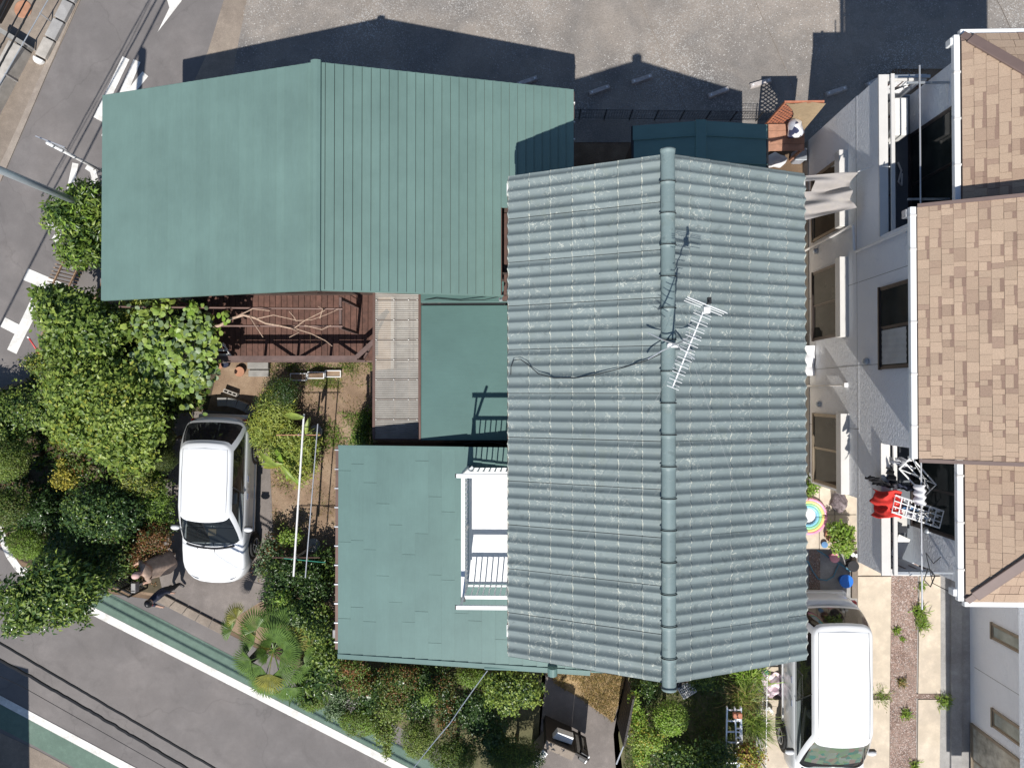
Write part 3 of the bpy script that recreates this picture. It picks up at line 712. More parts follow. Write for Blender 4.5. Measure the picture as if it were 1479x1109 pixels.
# ------------------------------------------------------------------ flat lean-to roof and the ribbed canopy between the houses
lx0, lx1, ly0, ly1, lz = W(608,540,2.7).x, -.06, W(650,441,2.7).y, -1.16, 2.7
t = thing('flat_roof_passage', 'plain flat teal roof between the shed and the annex', 'lean-to', ((lx0+lx1)/2, (ly0+ly1)/2, 0))
obj('wall', MB().box(lx0+.12, lx1, ly1, ly0-.1, 0, 2.55), MT['brown_wall'], t)
obj('roof', MB().box(lx0, lx1, ly1, ly0, lz-.1, lz), MT['teal_low'], t, bevel=.012)
obj('roof_strip', MB().box(lx0, lx1, ly0+.06, ly0+.8, lz-.04, lz+.06), MT['teal_low'], t, bevel=.01)
obj('gutter', MB().box(lx0+.02, xc+.02, ly0+.005, ly0+.055, lz-.09, lz-.03), MT['black_metal'], t)
obj('edge_trim', MB().box(lx0-.045, lx0-.002, ly1, ly0+.8, lz-.1, lz+.02), MT['brown_metal'], t)
tag(obj('loose_wire', MB().tube([W(612,433,2.75), W(630,431,2.8), W(665,434,2.8), W(700,433,2.9), W(722,428,3.25)], .009, 5), MT['black']), 'thin black wire lying on the flat roof beside the shed eave', 'wire')
tag(obj('loose_wire', MB().tube([W(668,641,2.6), W(680,640,2.6), W(700,636,2.6), W(733,643,2.6)], .009, 5), MT['black']), 'thin black wire at the foot of the flat roof near the balcony', 'wire')
cx0, cx1, cy0, cy1, cz = W(540,540,2.15).x, W(606,540,2.15).x, W(570,424,2.15).y+.35, -1.16, 2.15
t = thing('ribbed_canopy', 'translucent corrugated plastic canopy between deck and flat roof', 'canopy', ((cx0+cx1)/2, (cy0+cy1)/2, 0))
sP = NT('ribbed_plastic'); co = sP.coord(True)
cc = sP.ramp(sP.noise(co, 3.5, 5), [(.3,(.36,.335,.295)),(.7,(.5,.47,.42))]); sP.l(cc, sP.b.inputs['Base Color']); sP.b.inputs['Roughness'].default_value = .35
trn = sP.n('ShaderNodeBsdfTransparent'); trn.inputs[0].default_value = (.85,.82,.76,1); mx = sP.n('ShaderNodeMixShader'); mx.inputs[0].default_value = .45
sP.l(sP.b.outputs[0], mx.inputs[1]); sP.l(trn.outputs[0], mx.inputs[2]); sP.l(mx.outputs[0], sP.out.inputs[0])
xs = [cx0+.03, cx0+(cx1-cx0)*.44, cx0+(cx1-cx0)*.76, cx1-.02]; nb = 8; dy = (cy0-cy1)/nb
for i in range(3):
    for j in range(nb):
        y0_ = cy1+j*dy; w_ = xs[i+1]-xs[i]
        mb = MB(); mb.grid(lambda u,v: (xs[i]+u*w_, y0_+v*(dy-.02), cz+.008*math.sin(v*2*PI*9)), 1, 54)
        obj('plastic_panel', mb, sP.mat, t, smooth=True)
for j in range(nb+1):
    obj('batten', MB().box(cx0, cx1, cy1+j*dy-.03, cy1+j*dy-.0, cz-.09, cz-.03), MT['brown_metal'], t)
    for i in range(4):
        obj('screw_cap', MB().ball((min(max(xs[i],cx0+.06),cx1-.06), cy1+j*dy-.015, cz+.02), .016, .016, .014, 6, 4), MT['white_dirty'], t) if 0 < j < nb else None
for x_ in xs[1:3]: obj('rafter', MB().box(x_-.02, x_+.02, cy1, cy0, cz-.16, cz-.095), MT['brown_metal'], t)
for x_ in (cx0, cx1): obj('edge_beam', MB().box(x_-.03, x_+.03, cy1, cy0, cz-.1, cz+.02), MT['brown_metal'], t)
struct('passage_floor', MB().sheet([(5.0,-2.45),(7.56,-2.45),(7.56,4.3),(5.0,4.3)], .014), MT['pale_concrete'])  # pale strip added out of view to bounce light onto the neighbour's wall
struct('passage_floor', MB().sheet([(cx0,cy1),(cx1,cy1),(cx1,cy0),(cx0,cy0)], .014), MT['grey_concrete'])
# ================================================================== NEIGHBOURING HOUSE (right)
s = NT('house_siding'); co = s.coord(True)
mp = s.n('ShaderNodeMapping'); mp.inputs['Scale'].default_value = (1, 1.0, 2.6); s.l(co, mp.inputs[0])
n1 = s.noise(mp.outputs[0], 11, 2, .5, .8)
s.l(s.ramp(s.noise(co, .9, 4), [(.3,(.8,.81,.83)),(.7,(.85,.86,.88))]), s.b.inputs['Base Color']); s.b.inputs['Roughness'].default_value = .85
s.bump(n1, .55, .05); MT['house_wall'] = s.mat
WX, BX = 7.556, 8.75
n = thing('neighbour_house', 'two storey pale grey house under stepped brown shingle roofs', 'house', (10.5, 1.0, 0))
w = MT['house_wall']
obj('wall', MB().box(WX, 11.9, -2.45, 6.9, 0, 3.28), w, n)
obj('wall', MB().box(9.6, 11.89, -3.92, -2.4501, 0, 3.15), w, n)
obj('overhang', MB().box(WX, 11.9, -3.93, -2.4501, 3.151, 3.28), w, n)
obj('wall', MB().box(WX+.002, 11.89, -1.11, 3.4, 3.28, 6.02), w, n)
obj('wall', MB().box(BX, 11.88, 3.4, 6.88, 3.28, 5.98), w, n)
obj('wall', MB().box(BX, 11.88, -3.91, -1.11, 3.28, 5.98), w, n)
obj('wall', MB().box(12.0, 15.5, -16, -3.93, 0, 3.3), w, n)
obj('overhang', MB().box(11.12, 15.4, -12.2, -4.1, 3.3, 5.9), w, n)
# siding joints: fine recessed-looking dark seams
for y_ in (5.05, 2.55, .62, -.85):
    obj('siding_joint', MB().box(WX-.003, WX+.004, y_-.005, y_+.005, .3, 3.27), MT['grey_block'], n)
for y_ in (2.55, .62): obj('siding_joint', MB().box(WX-.002, WX+.004, y_-.005, y_+.005, 3.3, 6.0), MT['grey_block'], n)
for y_ in (-7.45, -11.3): obj('siding_joint', MB().box(11.997, 12.004, y_-.006, y_+.006, .2, 3.29), MT['grey_block'], n)
obj('belt_seam', MB().box(WX-.002, WX+.004, -3.92, 6.89, 3.2, 3.212), MT['grey_block'], n)
obj('footing', MB().box(WX-.02, WX+.0, -2.46, 6.91, 0, .35), MT['grey_concrete'], n)
# balconies
def balcony_parapet(y0, y1):
    obj('parapet', MB().box(WX+.001, WX+.14, y0, y1, 3.28, 4.33), w, n)
    obj('parapet_cap', MB().box(WX-.03, WX+.16, y0-.02, y1+.02, 4.33, 4.37), MT['shutter_box'], n)
    obj('balcony_rail', MB().box(WX+.19, WX+.265, y0, y1, 4.41, 4.46), MT['shutter_box'], n)
    k = max(3, int((y1-y0)/.7))
    for i in range(k+1):
        y_ = y0+.03+(y1-y0-.06)*i/k; obj('rail_post', MB().box(WX+.2, WX+.24, y_-.02, y_+.02, 4.3, 4.41), MT['brown_metal'], n)
    obj('parapet_liner', MB().box(WX+.141, WX+.18, y0+.01, y1-.01, 3.31, 4.3), MT['brown_metal'], n)
    obj('balcony_floor', MB().box(WX+.141, BX-.001, y0+.001, y1-.001, 3.283, 3.30), MT['floor_blue'], n)
MT['floor_blue'] = M('floor_blue', (.15,.165,.185), .6, var=.1)
balcony_parapet(3.4, 6.88); balcony_parapet(-3.92, -1.11)
for ye, d in ((6.88, -1), (-3.92, 1)):
    y0, y1 = sorted((ye, ye+d*.1))
    obj('parapet', MB().box(WX+.142, BX-.25, y0, y1, 3.301, 4.32), w, n)
    obj('parapet_cap', MB().box(WX+.162, BX-.2, y0-.02, y1+.02, 4.33, 4.37), MT['shutter_box'], n)
    obj('balcony_rail', MB().box(WX+.19, BX-.15, y0+.02, y1-.02, 4.39, 4.43), MT['steel'], n)
    for i in range(4):
        x_ = WX+.3+i*.23; obj('rail_post', MB().box(x_-.015, x_+.015, y0-.01, y1+.01, 3.95, 4.325), MT['brown_metal'], n)
# windows on walls that face left
def window(X, y0, y1, z0, z1, frame, mid=True, box=False, curt=0, label=None, glass=None):
    f = obj('window', MB(). box(X-.045, X+.0, y0-.05, y1+.05, z1, z1+.05).box(X-.06, X, y0-.06, y1+.06, z0-.05, z0).box(X-.045, X, y0-.05, y0, z0, z1).box(X-.045, X, y1, y1+.05, z0, z1), frame, n)
    halves = [(y0, (y0+y1)/2, .012), ((y0+y1)/2, y1, .026)] if mid else [(y0, y1, .015)]
    for a, b_, e in halves:
        obj('pane', MB().box(X-e-.003, X-.002, a+.03, b_-.03, z0+.04, z1-.03), glass or MT['window_glass'], f)
        sash = MB().box(X-e-.012, X-.003, a, a+.03, z0, z1).box(X-e-.012, X-.003, b_-.03, b_, z0, z1).box(X-e-.012, X-.003, a+.03, b_-.03, z0, z0+.04).box(X-e-.012, X-.003, a+.03, b_-.03, z1-.03, z1)
        obj('sash', sash, frame, f)
    if curt:
        a, b_ = halves[0][:2]
        mb = MB(); mb.grid(lambda u,v: (X-.024+.004*math.sin(u*38), a+.05+u*(b_-a-.1), z0+.06+v*(z1-z0-.12)*curt), 40, 1); obj('curtain', mb, MT['curtain'], f, smooth=True)
    if box: obj('shutter_box', MB().box(X-.2, X, y0-.1, y1+.1, z1+.06, z1+.34), MT['shutter_box'], f, bevel=.012)
    return f
window(WX, 1.43, 3.155, .69, 2.42, MT['window_frame'], box=True)
window(WX, -2.33, -.6, .69, 2.42, MT['bronze_frame'], box=True, curt=.0)
window(WX, 4.08, 5.72, .69, 2.42, MT['bronze_frame'], box=True)
window(WX, .55, 2.22, 4.36, 5.6, MT['window_frame'], curt=.9)
window(BX, 3.62, 5.9, 3.36, 5.35, MT['window_frame'], curt=.0)
window(BX, -3.0, -1.22, 3.36, 5.35, MT['window_frame'])
MT['frost_glass'] = M('frost_glass', (.24,.27,.24), .12, var=.3, scale=3)
window(12.0, -6.36, -6.04, 1.0, 2.6, MT['bronze_frame'], mid=False, glass=MT['frost_glass'])
window(12.0, -8.64, -8.26, 1.0, 2.6, MT['bronze_frame'], mid=False, glass=MT['frost_glass'])
window(12.0, -10.9, -9.06, .12, 2.3, MT['bronze_frame'], curt=0, glass=MT['curtain_glass'] if 'curtain_glass' in MT else M('curtain_glass', (.38,.36,.3), .15, var=.45, scale=5))
# downpipe across the wall, vents
def pth(pts, r, m=MT['white'], nm='downpipe'): obj(nm, MB().tube(pts, r, 8), m, n)
x_ = WX-.05
pth([(x_,3.9,.1),(x_,3.92,3.1),(x_-.02,3.88,3.18),(x_,3.3,3.2),(x_,3.27,3.3),(x_,3.27,5.9)], .035)
for y_, z_ in ((.7,3.72),(-.3,1.05),(3.75,.9),(-3.05,3.95)):
    X_ = BX if y_ == -3.05 else WX
    obj('vent_hood', MB().ball((X_-.04,y_,z_), .075, .085, .09, 10, 8), MT['steel'], n, smooth=True)
pth([(x_,.18,.35),(x_,.18,2.6)], .028, MT['shutter_box'], 'duct')
obj('duct_cap', MB().box(WX-.09, WX-.001, .13, .23, 2.6, 2.72), MT['white'], n)
# clothes poles and brackets on both balconies
for yy in ((4.05,6.7),(-5.2,-1.05)):
    pass
# --- three shingle roof planes
sl = .45
def rplane(x, kind): return (6.15+sl*(x-7.38)) if kind == 'mid' else (6.05+sl*(x-8.3))
def rdeck(x0, x1, pts, kind):
    mb = MB(); mb.add([(x,y,rplane(x,kind)-.012) for x,y in pts]+[(x,y,rplane(x,kind)-.14) for x,y in pts],
        [tuple(range(len(pts))), tuple(range(2*len(pts)-1,len(pts)-1,-1))]+[(i,len(pts)+i,len(pts)+(i+1)%len(pts),(i+1)%len(pts)) for i in range(len(pts))])
    return obj('roof', mb, MT['hip_cap'], n)
NB, SB = 6.93, -4.0
roofs = {'mid': rdeck(0,0,[(7.38,-1.26),(10.25,-1.26),(10.25,3.56),(7.38,3.56)],'mid'),
         'north': rdeck(0,0,[(8.3,3.3),(10.25,3.3),(10.25,NB-1.95),(8.3,NB)],'side'),
         'south': rdeck(0,0,[(8.3,-1.0),(8.3,SB),(10.25,SB+1.95),(10.25,-1.0)],'side')}
ze_ = lambda x: 6.05+sl*(12.2-x)
for P_ in ([(10.25,SB+1.95),(12.2,SB),(12.2,NB),(10.25,NB-1.95)],):
    obj('roof', MB().add([(x,y,ze_(x)) for x,y in P_]+[(x,y,ze_(x)-.14) for x,y in P_], [(0,1,2,3),(7,6,5,4),(0,4,5,1),(1,5,6,2),(2,6,7,3),(3,7,4,0)]), MT['shingle'][1], n)
obj('roof', MB().add([(10.25,-1.26,7.44),(12.9,-1.26,6.2),(12.9,3.56,6.2),(10.25,3.56,7.44)], [(0,1,2,3)]), MT['shingle'][1], n)
tabs = {}
def tab(parent, x, y, ln, kind, up, tone):
    ex = .18; z = rplane(x, kind); a = math.atan(sl)
    mb = MB(); w_ = (ex+.012)/math.cos(a); t_ = .006 if not up else .012
    mb.hexa([(0,.002,-.008),(w_,.002,-.008),(w_,ln-.002,-.008),(0,ln-.002,-.008),(0,.002,.014+t_),(w_,.002,.004+t_),(w_,ln-.002,.004+t_),(0,ln-.002,.014+t_)])
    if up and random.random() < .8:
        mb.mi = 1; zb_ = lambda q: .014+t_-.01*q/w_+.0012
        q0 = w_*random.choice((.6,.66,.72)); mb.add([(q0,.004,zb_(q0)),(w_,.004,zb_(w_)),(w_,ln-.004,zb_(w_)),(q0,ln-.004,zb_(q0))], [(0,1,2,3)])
    return mb, (x, y, z), a, [MT['shingle'][tone], MT['shingle'][4]]
count = 0; rest = MB(); cache = {}
def lay(kind, x0, x1, y0f, y1f, parent, plane):
    global count
    x = x0; row = 0
    while x < x1:
        y = y0f(x+.15); ye = y1f(x+.15); y -= 0
        first = True
        while y < ye-.04:
            ln = random.choice((.1,.13,.16,.18,.21,.25))
            if first: ln *= random.random()*.6+.4; first = False
            ln = min(ln, ye-y)
            if ye-y-ln < .06: ln = ye-y
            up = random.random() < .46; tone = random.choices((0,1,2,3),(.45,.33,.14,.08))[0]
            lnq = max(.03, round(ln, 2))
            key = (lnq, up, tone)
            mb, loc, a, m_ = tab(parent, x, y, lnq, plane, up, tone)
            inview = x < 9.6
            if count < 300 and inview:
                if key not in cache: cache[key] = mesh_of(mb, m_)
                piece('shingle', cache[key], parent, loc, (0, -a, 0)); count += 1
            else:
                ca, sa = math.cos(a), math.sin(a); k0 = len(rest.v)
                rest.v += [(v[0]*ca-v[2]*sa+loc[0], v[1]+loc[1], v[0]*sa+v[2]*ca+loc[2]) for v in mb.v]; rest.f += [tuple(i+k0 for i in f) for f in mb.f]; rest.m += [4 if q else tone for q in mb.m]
            y += ln
        x += .18; row += 1
lay('mid', 7.38, 9.2, lambda x: -1.26, lambda x: 3.56, roofs['mid'], 'mid')
lay('north', 8.3, 9.4, lambda x: 3.4, lambda x: NB-(x-8.3), roofs['north'], 'side')
lay('south', 8.3, 9.4, lambda x: SB+(x-8.3), lambda x: -1.1, roofs['south'], 'side')
for a_1, b_1, c_1, d_1, k_1 in ((9.2+.08,10.1,lambda x:-1.26,lambda x:3.56,'mid'),(9.4+.01,10.1,lambda x:3.4,lambda x:NB-(x-8.3),'side'),(9.4+.01,10.1,lambda x:SB+(x-8.3),lambda x:-1.1,'side')):
    lay('far', a_1, b_1, c_1, d_1, roofs['mid'], k_1)
# hip ends that face away (thin sliver north and south of the hips)
for sgn, yb in ((1, NB), (-1, SB)):
    mb = MB(); P = [(8.3,yb,6.05),(12.2,yb,6.05),(10.25,yb-sgn*1.95,6.05+sl*1.95)]
    mb.add(P, [(0,1,2) if sgn > 0 else (0,2,1)]); obj('hip_end', mb, MT['shingle'][1], n)
    k = 0
    y = 0.0
    while y < 1.6:
        x = 8.3+y+.1
        while x < 12.1-y:
            ln = random.choice((.17,.2,.24,.27)); z = 6.05+sl*y; rest.mi = random.choices((0,1,2,3),(.42,.33,.17,.08))[0]; tt = .012 if random.random() < .4 else .005
            yy0, yy1 = yb-sgn*y, yb-sgn*(y+.168)
            p = [(x,yy0,z+.012+tt),(x+ln-.004,yy0,z+.012+tt),(x+ln-.004,yy1,z+sl*.168+.003+tt),(x,yy1,z+sl*.168+.003+tt)]
            q = [(v[0],v[1],v[2]-.02) for v in p]
            rest.hexa(q+p if sgn < 0 else [q[3],q[2],q[1],q[0],p[3],p[2],p[1],p[0]]); x += ln
        y += .18
    obj('hip_cap', MB().bar((8.42,yb-sgn*.12,6.05+sl*.12+.03),(10.25,yb-sgn*1.95,6.05+sl*1.95+.03), .2, .05), MT['hip_cap'], n, bevel=.012)
    obj('hip_flashing', MB().bar((8.31,yb-sgn*.01,6.07),(8.7,yb-sgn*.4,6.07+sl*.4), .12, .03), MT['hip_cap'], n)
obj('shingle', rest, MT['shingle'], n, kind='stuff')
# gutters
def gut(x0, x1, y0, y1, z): obj('gutter', MB().box(x0, x1, y0, y1, z-.11, z), MT['white'], n, bevel=.012)
gut(7.26, 7.375, -1.27, 3.57, 6.13); gut(8.17, 8.285, 3.45, NB+.0, 6.03); gut(8.17, 8.285, SB, -1.12, 6.03)
gut(8.3, 12.2, NB+.01, NB+.11, 6.02); gut(8.3, 12.2, SB-.11, SB-.01, 6.02)
for y_ in (3.4,2.75,1.35,.35,-.65): obj('gutter_joint', MB().box(7.25, 7.385, y_-.02, y_+.02, 6.1, 6.14), MT['shutter_box'], n)
for y_ in (6.2,5.3,4.4,-1.6,-2.5,-3.4): obj('gutter_joint', MB().box(8.16, 8.295, y_-.02, y_+.02, 6.0, 6.04), MT['shutter_box'], n)
for x_, y_ in ((8.1,NB-.1),(8.08,SB+.15)): obj('gutter_hopper', MB().box(x_+.03, x_+.12, y_-.07, y_+.07, 5.8, 5.98), MT['white'], n, bevel=.015)
obj('gutter_hopper', MB().box(7.24, 7.36, 3.4, 3.55, 5.85, 6.0), MT['alu'], n)
for y_ in (3.575, -1.3): obj('rake_trim', MB().bar((7.38,y_,6.15+.01),(10.25,y_,rplane(10.25,'mid')+.01), .07, .05), MT['hip_cap'], n)
cb = [(8.15,-3.7,5.2),(8.0,-3.55,5.3),(7.95,-3.8,5.25),(8.1,-3.95,5.2),(8.25,-3.75,5.1),(8.1,-3.6,5.2)]
obj('wall_cable', MB().tube(cb, .012, 5), MT['black'], n)
obj('wall_cable', MB().tube([(8.2,-3.3,5.4),(8.22,-3.5,5.1),(8.12,-3.3,5.0),(8.2,-3.9,5.1),(8.3,-3.96,5.6)], .009, 5), MT['black'], n)

# ------------------------------------------------------------------ things on its balconies
def pole(name, label, y0, y1, x, z, brackets):
    t = thing(name, label, 'clothes pole', (x, (y0+y1)/2, z))
    obj('pole', MB().tube([(x,y0,z),(x,y1,z)], .017, 8), MT['alu'], t)
    for y_ in brackets:
        obj('arm', MB().box(x-.24, BX-.01, y_-.02, y_+.02, z-.065, z-.02), MT['steel'], t)
pole('clothes_pole', 'metal clothes pole over the upper balcony beside the air conditioner', 3.6, 6.85, W(1329,200,4.9).x, 4.9, (6.5, 4.05))
pole('clothes_pole', 'long metal clothes pole over the lower balcony carrying the drying racks', -4.5, -1.1, W(1331,760,4.9).x, 4.9, (-1.35, -3.75))
t = thing('air_conditioner', 'white air conditioner unit standing on the upper balcony', 'air conditioner', W(1300,170,3.9))
c0 = W(1301,168,4.0); x_, y_ = c0.x, c0.y
obj('casing', MB().box(x_-.13, x_+.17, y_-.42, y_+.42, 3.36, 4.0), MT['white_dirty'], t, bevel=.03)
obj('grille', MB().lathe([(.22,0),(.24,.012),(.2,.02),(.05,.024)], (x_-.155, y_-.08, 3.68), 18, 'x'), MT['steel'], t)
obj('foot', MB().box(x_-.15, x_+.19, y_-.38, y_-.3, 3.301, 3.359), MT['grey_concrete'], t)
obj('foot', MB().box(x_-.15, x_+.19, y_+.3, y_+.38, 3.301, 3.359), MT['grey_concrete'], t)
obj('pipe', MB().tube([(x_-.02,y_-.42,3.6),(x_-.05,y_-.55,3.5),(x_-.1,y_-.75,3.4),(x_-.12,y_-1.0,3.34)], .03, 8), MT['white'], t)
tag(obj('board', MB().hexa([W(a,b_,z) for a,b_,z in ((1288,134,3.31),(1297,124,3.31),(1299,126,3.31),(1290,136,3.31),(1290,132,4.15),(1310,124,4.15),(1312,125,4.15),(1292,134,4.15))]), MT['white']), 'white board leaning in the corner of the upper balcony', 'board')
c1 = W(1294,190,3.32); tag(obj('hose_pipe', MB().tube([(c1.x,c1.y-.75,3.4),(c1.x+.05,c1.y-.95,3.45),(c1.x,c1.y-1.2,3.42),(c1.x+.08,c1.y-1.28,3.4),(c1.x+.1,c1.y-1.0,3.38)], .022, 6), MT['white']), 'loop of pale hose lying on the upper balcony floor', 'hose')
# pinch hanger racks with small laundry
def rack(name, label, pts, z, cells, m=MT['white'], brace=False):
    P = [W(*p, z) for p in pts]; c = sum(P, Vector())/4
    t = thing(name, label, 'drying rack', c)
    obj('rim', MB().tube(P+[P[0], P[1]], .019, 6), m, t)
    nu, nv = cells
    def q(u, v): return P[0].lerp(P[1],u).lerp(P[3].lerp(P[2],u),v)
    for i in range(1, nu): obj('bar', MB().bar(q(i/nu,0), q(i/nu,1), .022, .014), m, t)
    for j in range(1, nv): obj('bar', MB().bar(q(0,j/nv), q(1,j/nv), .022, .016), m, t)
    if brace:
        obj('bar', MB().bar(q(0,0), q(1,1), .014, .014), m, t); obj('bar', MB().bar(q(1,0), q(.5,1), .014, .014), m, t)
    obj('hook', MB().tube([c+Vector((0,0,.0)), c+Vector((0,0,.3))], .006, 5), m, t)
    for k in range(4): obj('cord', MB().tube([P[k], c+Vector((0,0,.26))], .004, 4), m, t)
    for i in range(nu):
        for j in range(nv):
            if (i*3+j*5) % 4: obj('peg', MB().bar(q((i+.5)/nu,(j+.3)/nv)-Vector((0,0,.02)), q((i+.5)/nu,(j+.3)/nv)-Vector((0,0,.09)), .02, .035), MT['white_dirty'], t)
    return q
q1 = rack('pinch_hanger', 'rectangular white pinch hanger full of small laundry beside the red cloth', ((1293,715),(1363,738),(1357,762),(1288,739)), 4.7, (7,3))
q2 = rack('pinch_hanger', 'crooked white pinch hanger with diagonal bars nearest the roof gutter', ((1299,677),(1316,660),(1352,700),(1336,716)), 4.6, (2,1), brace=True)
def cloth(name, label, p, q, drop, m, cat='garment', out=(0,0), folds=3, group=None):
    p, q = Vector(p), Vector(q); ph = RNG.random()*6; d = (q-p); nn = Vector((-d.y,d.x,0)).normalized()
    mb = MB()
    def fn(u, v):
        a = p.lerp(q, .5+(u-.5)*(1-.15*v)); w_ = .05*math.sin(u*folds*2*PI+ph)*(.25+v)+.02*math.sin(v*9+u*5+ph)
        return a+nn*w_+Vector((out[0]*v, out[1]*v, -drop*v-.02*math.sin(u*PI)))
    mb.grid(fn, 18, 10); o = obj(name, mb, m, smooth=True); sm = o.modifiers.new('thick','SOLIDIFY'); sm.thickness = .008
    return tag(o, label, cat, group)
MT['red_cloth'] = M('red_cloth', (.62,.035,.025), .8, var=.2, scale=8)
MT['navy_cloth'] = M('navy_cloth', (.02,.025,.05), .85, var=.3); MT['grey_cloth'] = M('grey_cloth', (.33,.34,.38), .85, var=.2)
MT['white_cloth'] = M('white_cloth', (.72,.72,.74), .85, var=.06); MT['pink_cloth'] = M('pink_cloth', (.6,.25,.38), .8, var=.3, scale=10)
MT['black_cloth'] = M('black_cloth', (.015,.015,.018), .8, var=.3); MT['blue_cloth'] = M('blue_cloth', (.12,.25,.45), .8, var=.3)
# red cloth thrown over the balcony rail
mb = MB(); pa = W(1283,704,4.66); 
def redf(u, v):
    y = W(0,704,4.6).y+(W(0,741,4.6).y-W(0,704,4.6).y)*u*(1 if v > .0 else 1); s_ = v*1.0-.34
    x = WX+.12 + (.07 if s_ >= 0 else .0)
    wob = .035*math.sin(u*11+v*4)+.02*math.sin(u*23)
    if s_ < 0: return (WX-.05-.14*min(1,-s_*2.2)+wob, y+.04*math.sin(s_*9), 4.62+s_*1.15+.05*math.sin(u*9))
    return (WX-.05+.32*min(1, s_*2.2)+.1*max(0,s_-.45), y+.03*math.sin(s_*8), 4.66+.03*math.sin(u*14+s_*6)-.45*max(0, s_-.42))
mb.grid(redf, 26, 22); o = obj('red_blanket', mb, MT['red_cloth'], smooth=True); sm = o.modifiers.new('thick','SOLIDIFY'); sm.thickness = .012
tag(o, 'red cloth draped over the lower balcony rail', 'cloth')
small = [('navy sock and shorts hanging from the pinch hanger', 'navy_cloth', .25,.35), ('pale blue towel hanging from the pinch hanger', 'blue_cloth', .45,.4), ('grey cloth hanging from the far end of the pinch hanger', 'grey_cloth', .8,.6), ('black cloth hanging in the middle of the pinch hanger', 'black_cloth', .66,.3), ('small white cloth hanging from the middle of the pinch hanger', 'white_cloth', .54,.8)]
for lb, m_, u, v in small: cloth('laundry', lb, q1(u-.08,v), q1(u+.08,v), .4, MT[m_])
cloth('shirt', 'black garment hanging over the upper end of the lower balcony rail', W(1272,690,4.6), W(1292,705,4.62), .5, MT['black_cloth'], out=(-.1,0))
cloth('shirt', 'black trousers hanging behind the black garment on the lower balcony', W(1292,676,4.7), W(1296,700,4.7), .7, MT['black_cloth'])
for i, (a, b_, m_, lb) in enumerate((((1290,668),(1308,672),'grey_cloth','grey shirt hanging just below the gutter on the lower balcony'),((1296,664),(1322,676),'white_cloth','white shirt hanging under the crooked pinch hanger'),((1298,700),(1330,710),'navy_cloth','dark shirt on a white hanger below the crooked rack'),((1303,672),(1318,664),'white_cloth','second pale shirt hanging against the gutter'))):
    cloth('shirt', lb, W(*a,4.55), W(*b_,4.55), .55, MT[m_])
t = thing('towel', 'silver-white towel folded over the clothes pole on the lower balcony', 'towel', W(1333,714,4.92))
mb = MB(); c_ = W(1332,714,4.93)
mb.grid(lambda u,v: (c_.x+.1*math.cos(PI*v*1.15-.2)+.02*math.sin(u*20), c_.y-.22+u*.42, c_.z-.02+.1*math.sin(PI*v)-.25*abs(v-.5)), 20, 12); obj('cloth', mb, MT['white_cloth'], t, smooth=True)
t = thing('storage_box', 'white plastic box tilted on the lower balcony floor', 'box', W(1295,790,3.4))
bb = W(1299,789,3.7); t.rotation_euler = (0,0,-.42); t.location = (bb.x, bb.y, 3.302); ORG[t.name] = Vector((0,0,0))
obj('body', MB().box(-.13,.13,-.24,.24,0,.4), MT['white'], t, bevel=.02); obj('lid', MB().box(-.14,.14,-.25,.25,.402,.44), MT['white_dirty'], t, bevel=.012)
tag(obj('mat', MB().box(W(1297,700,3.32).x-.12, W(1303,700,3.32).x+.1, W(0,762,3.3).y, W(0,722,3.3).y, 3.302, 3.34), MT['shutter_box'], bevel=.01), 'pale mat on the lower balcony floor below the racks', 'mat')
# ------------------------------------------------------------------ sun sail between the two houses
A = [Vector((5.05, 5.02, 3.15)), Vector((7.36, 4.98, 3.72)), Vector((7.38, 4.2, 3.66)), Vector((5.05, 3.72, 3.0))]
def sail(u, v):
    p = A[0].lerp(A[1],u).lerp(A[3].lerp(A[2],u),v)
    s_ = .08*math.sin(PI*v)*(1-.3*u)+.13*math.sin((v*1.0+u*.45)*11)*(.35+.65*u)*math.sin(PI*min(1,v*1.05))**.5+.04*math.sin((v*2.1-u*.8)*11)
    e = .16*math.sin(PI*v)*u**6
    p = p+Vector((-e*2.0*(.5), 0, -s_)); 
    return p
mb = MB(); mb.grid(sail, 44, 26, skip=lambda i,j: (15 <= i <= 26 and 4 <= j <= 8) or (19 <= i <= 22 and j == 9) or (18 <= i <= 20 and j == 3))
MT['sail'] = leaf_mat('sail_cloth', (.37,.345,.335), var=.06, trans=.12, rough=.8)
tag(obj('sun_sail', mb, MT['sail'], smooth=True), 'torn pale fabric sun sail stretched between the two houses', 'sun sail')
tag(obj('sail_rope', MB().tube([A[1]+Vector((-.02,0,0)), Vector((7.55,5.02,4.0)), W(1285,241,4.62)], .012, 6), MT['white']), 'white rope tying the sun sail to the upper balcony rail', 'rope')

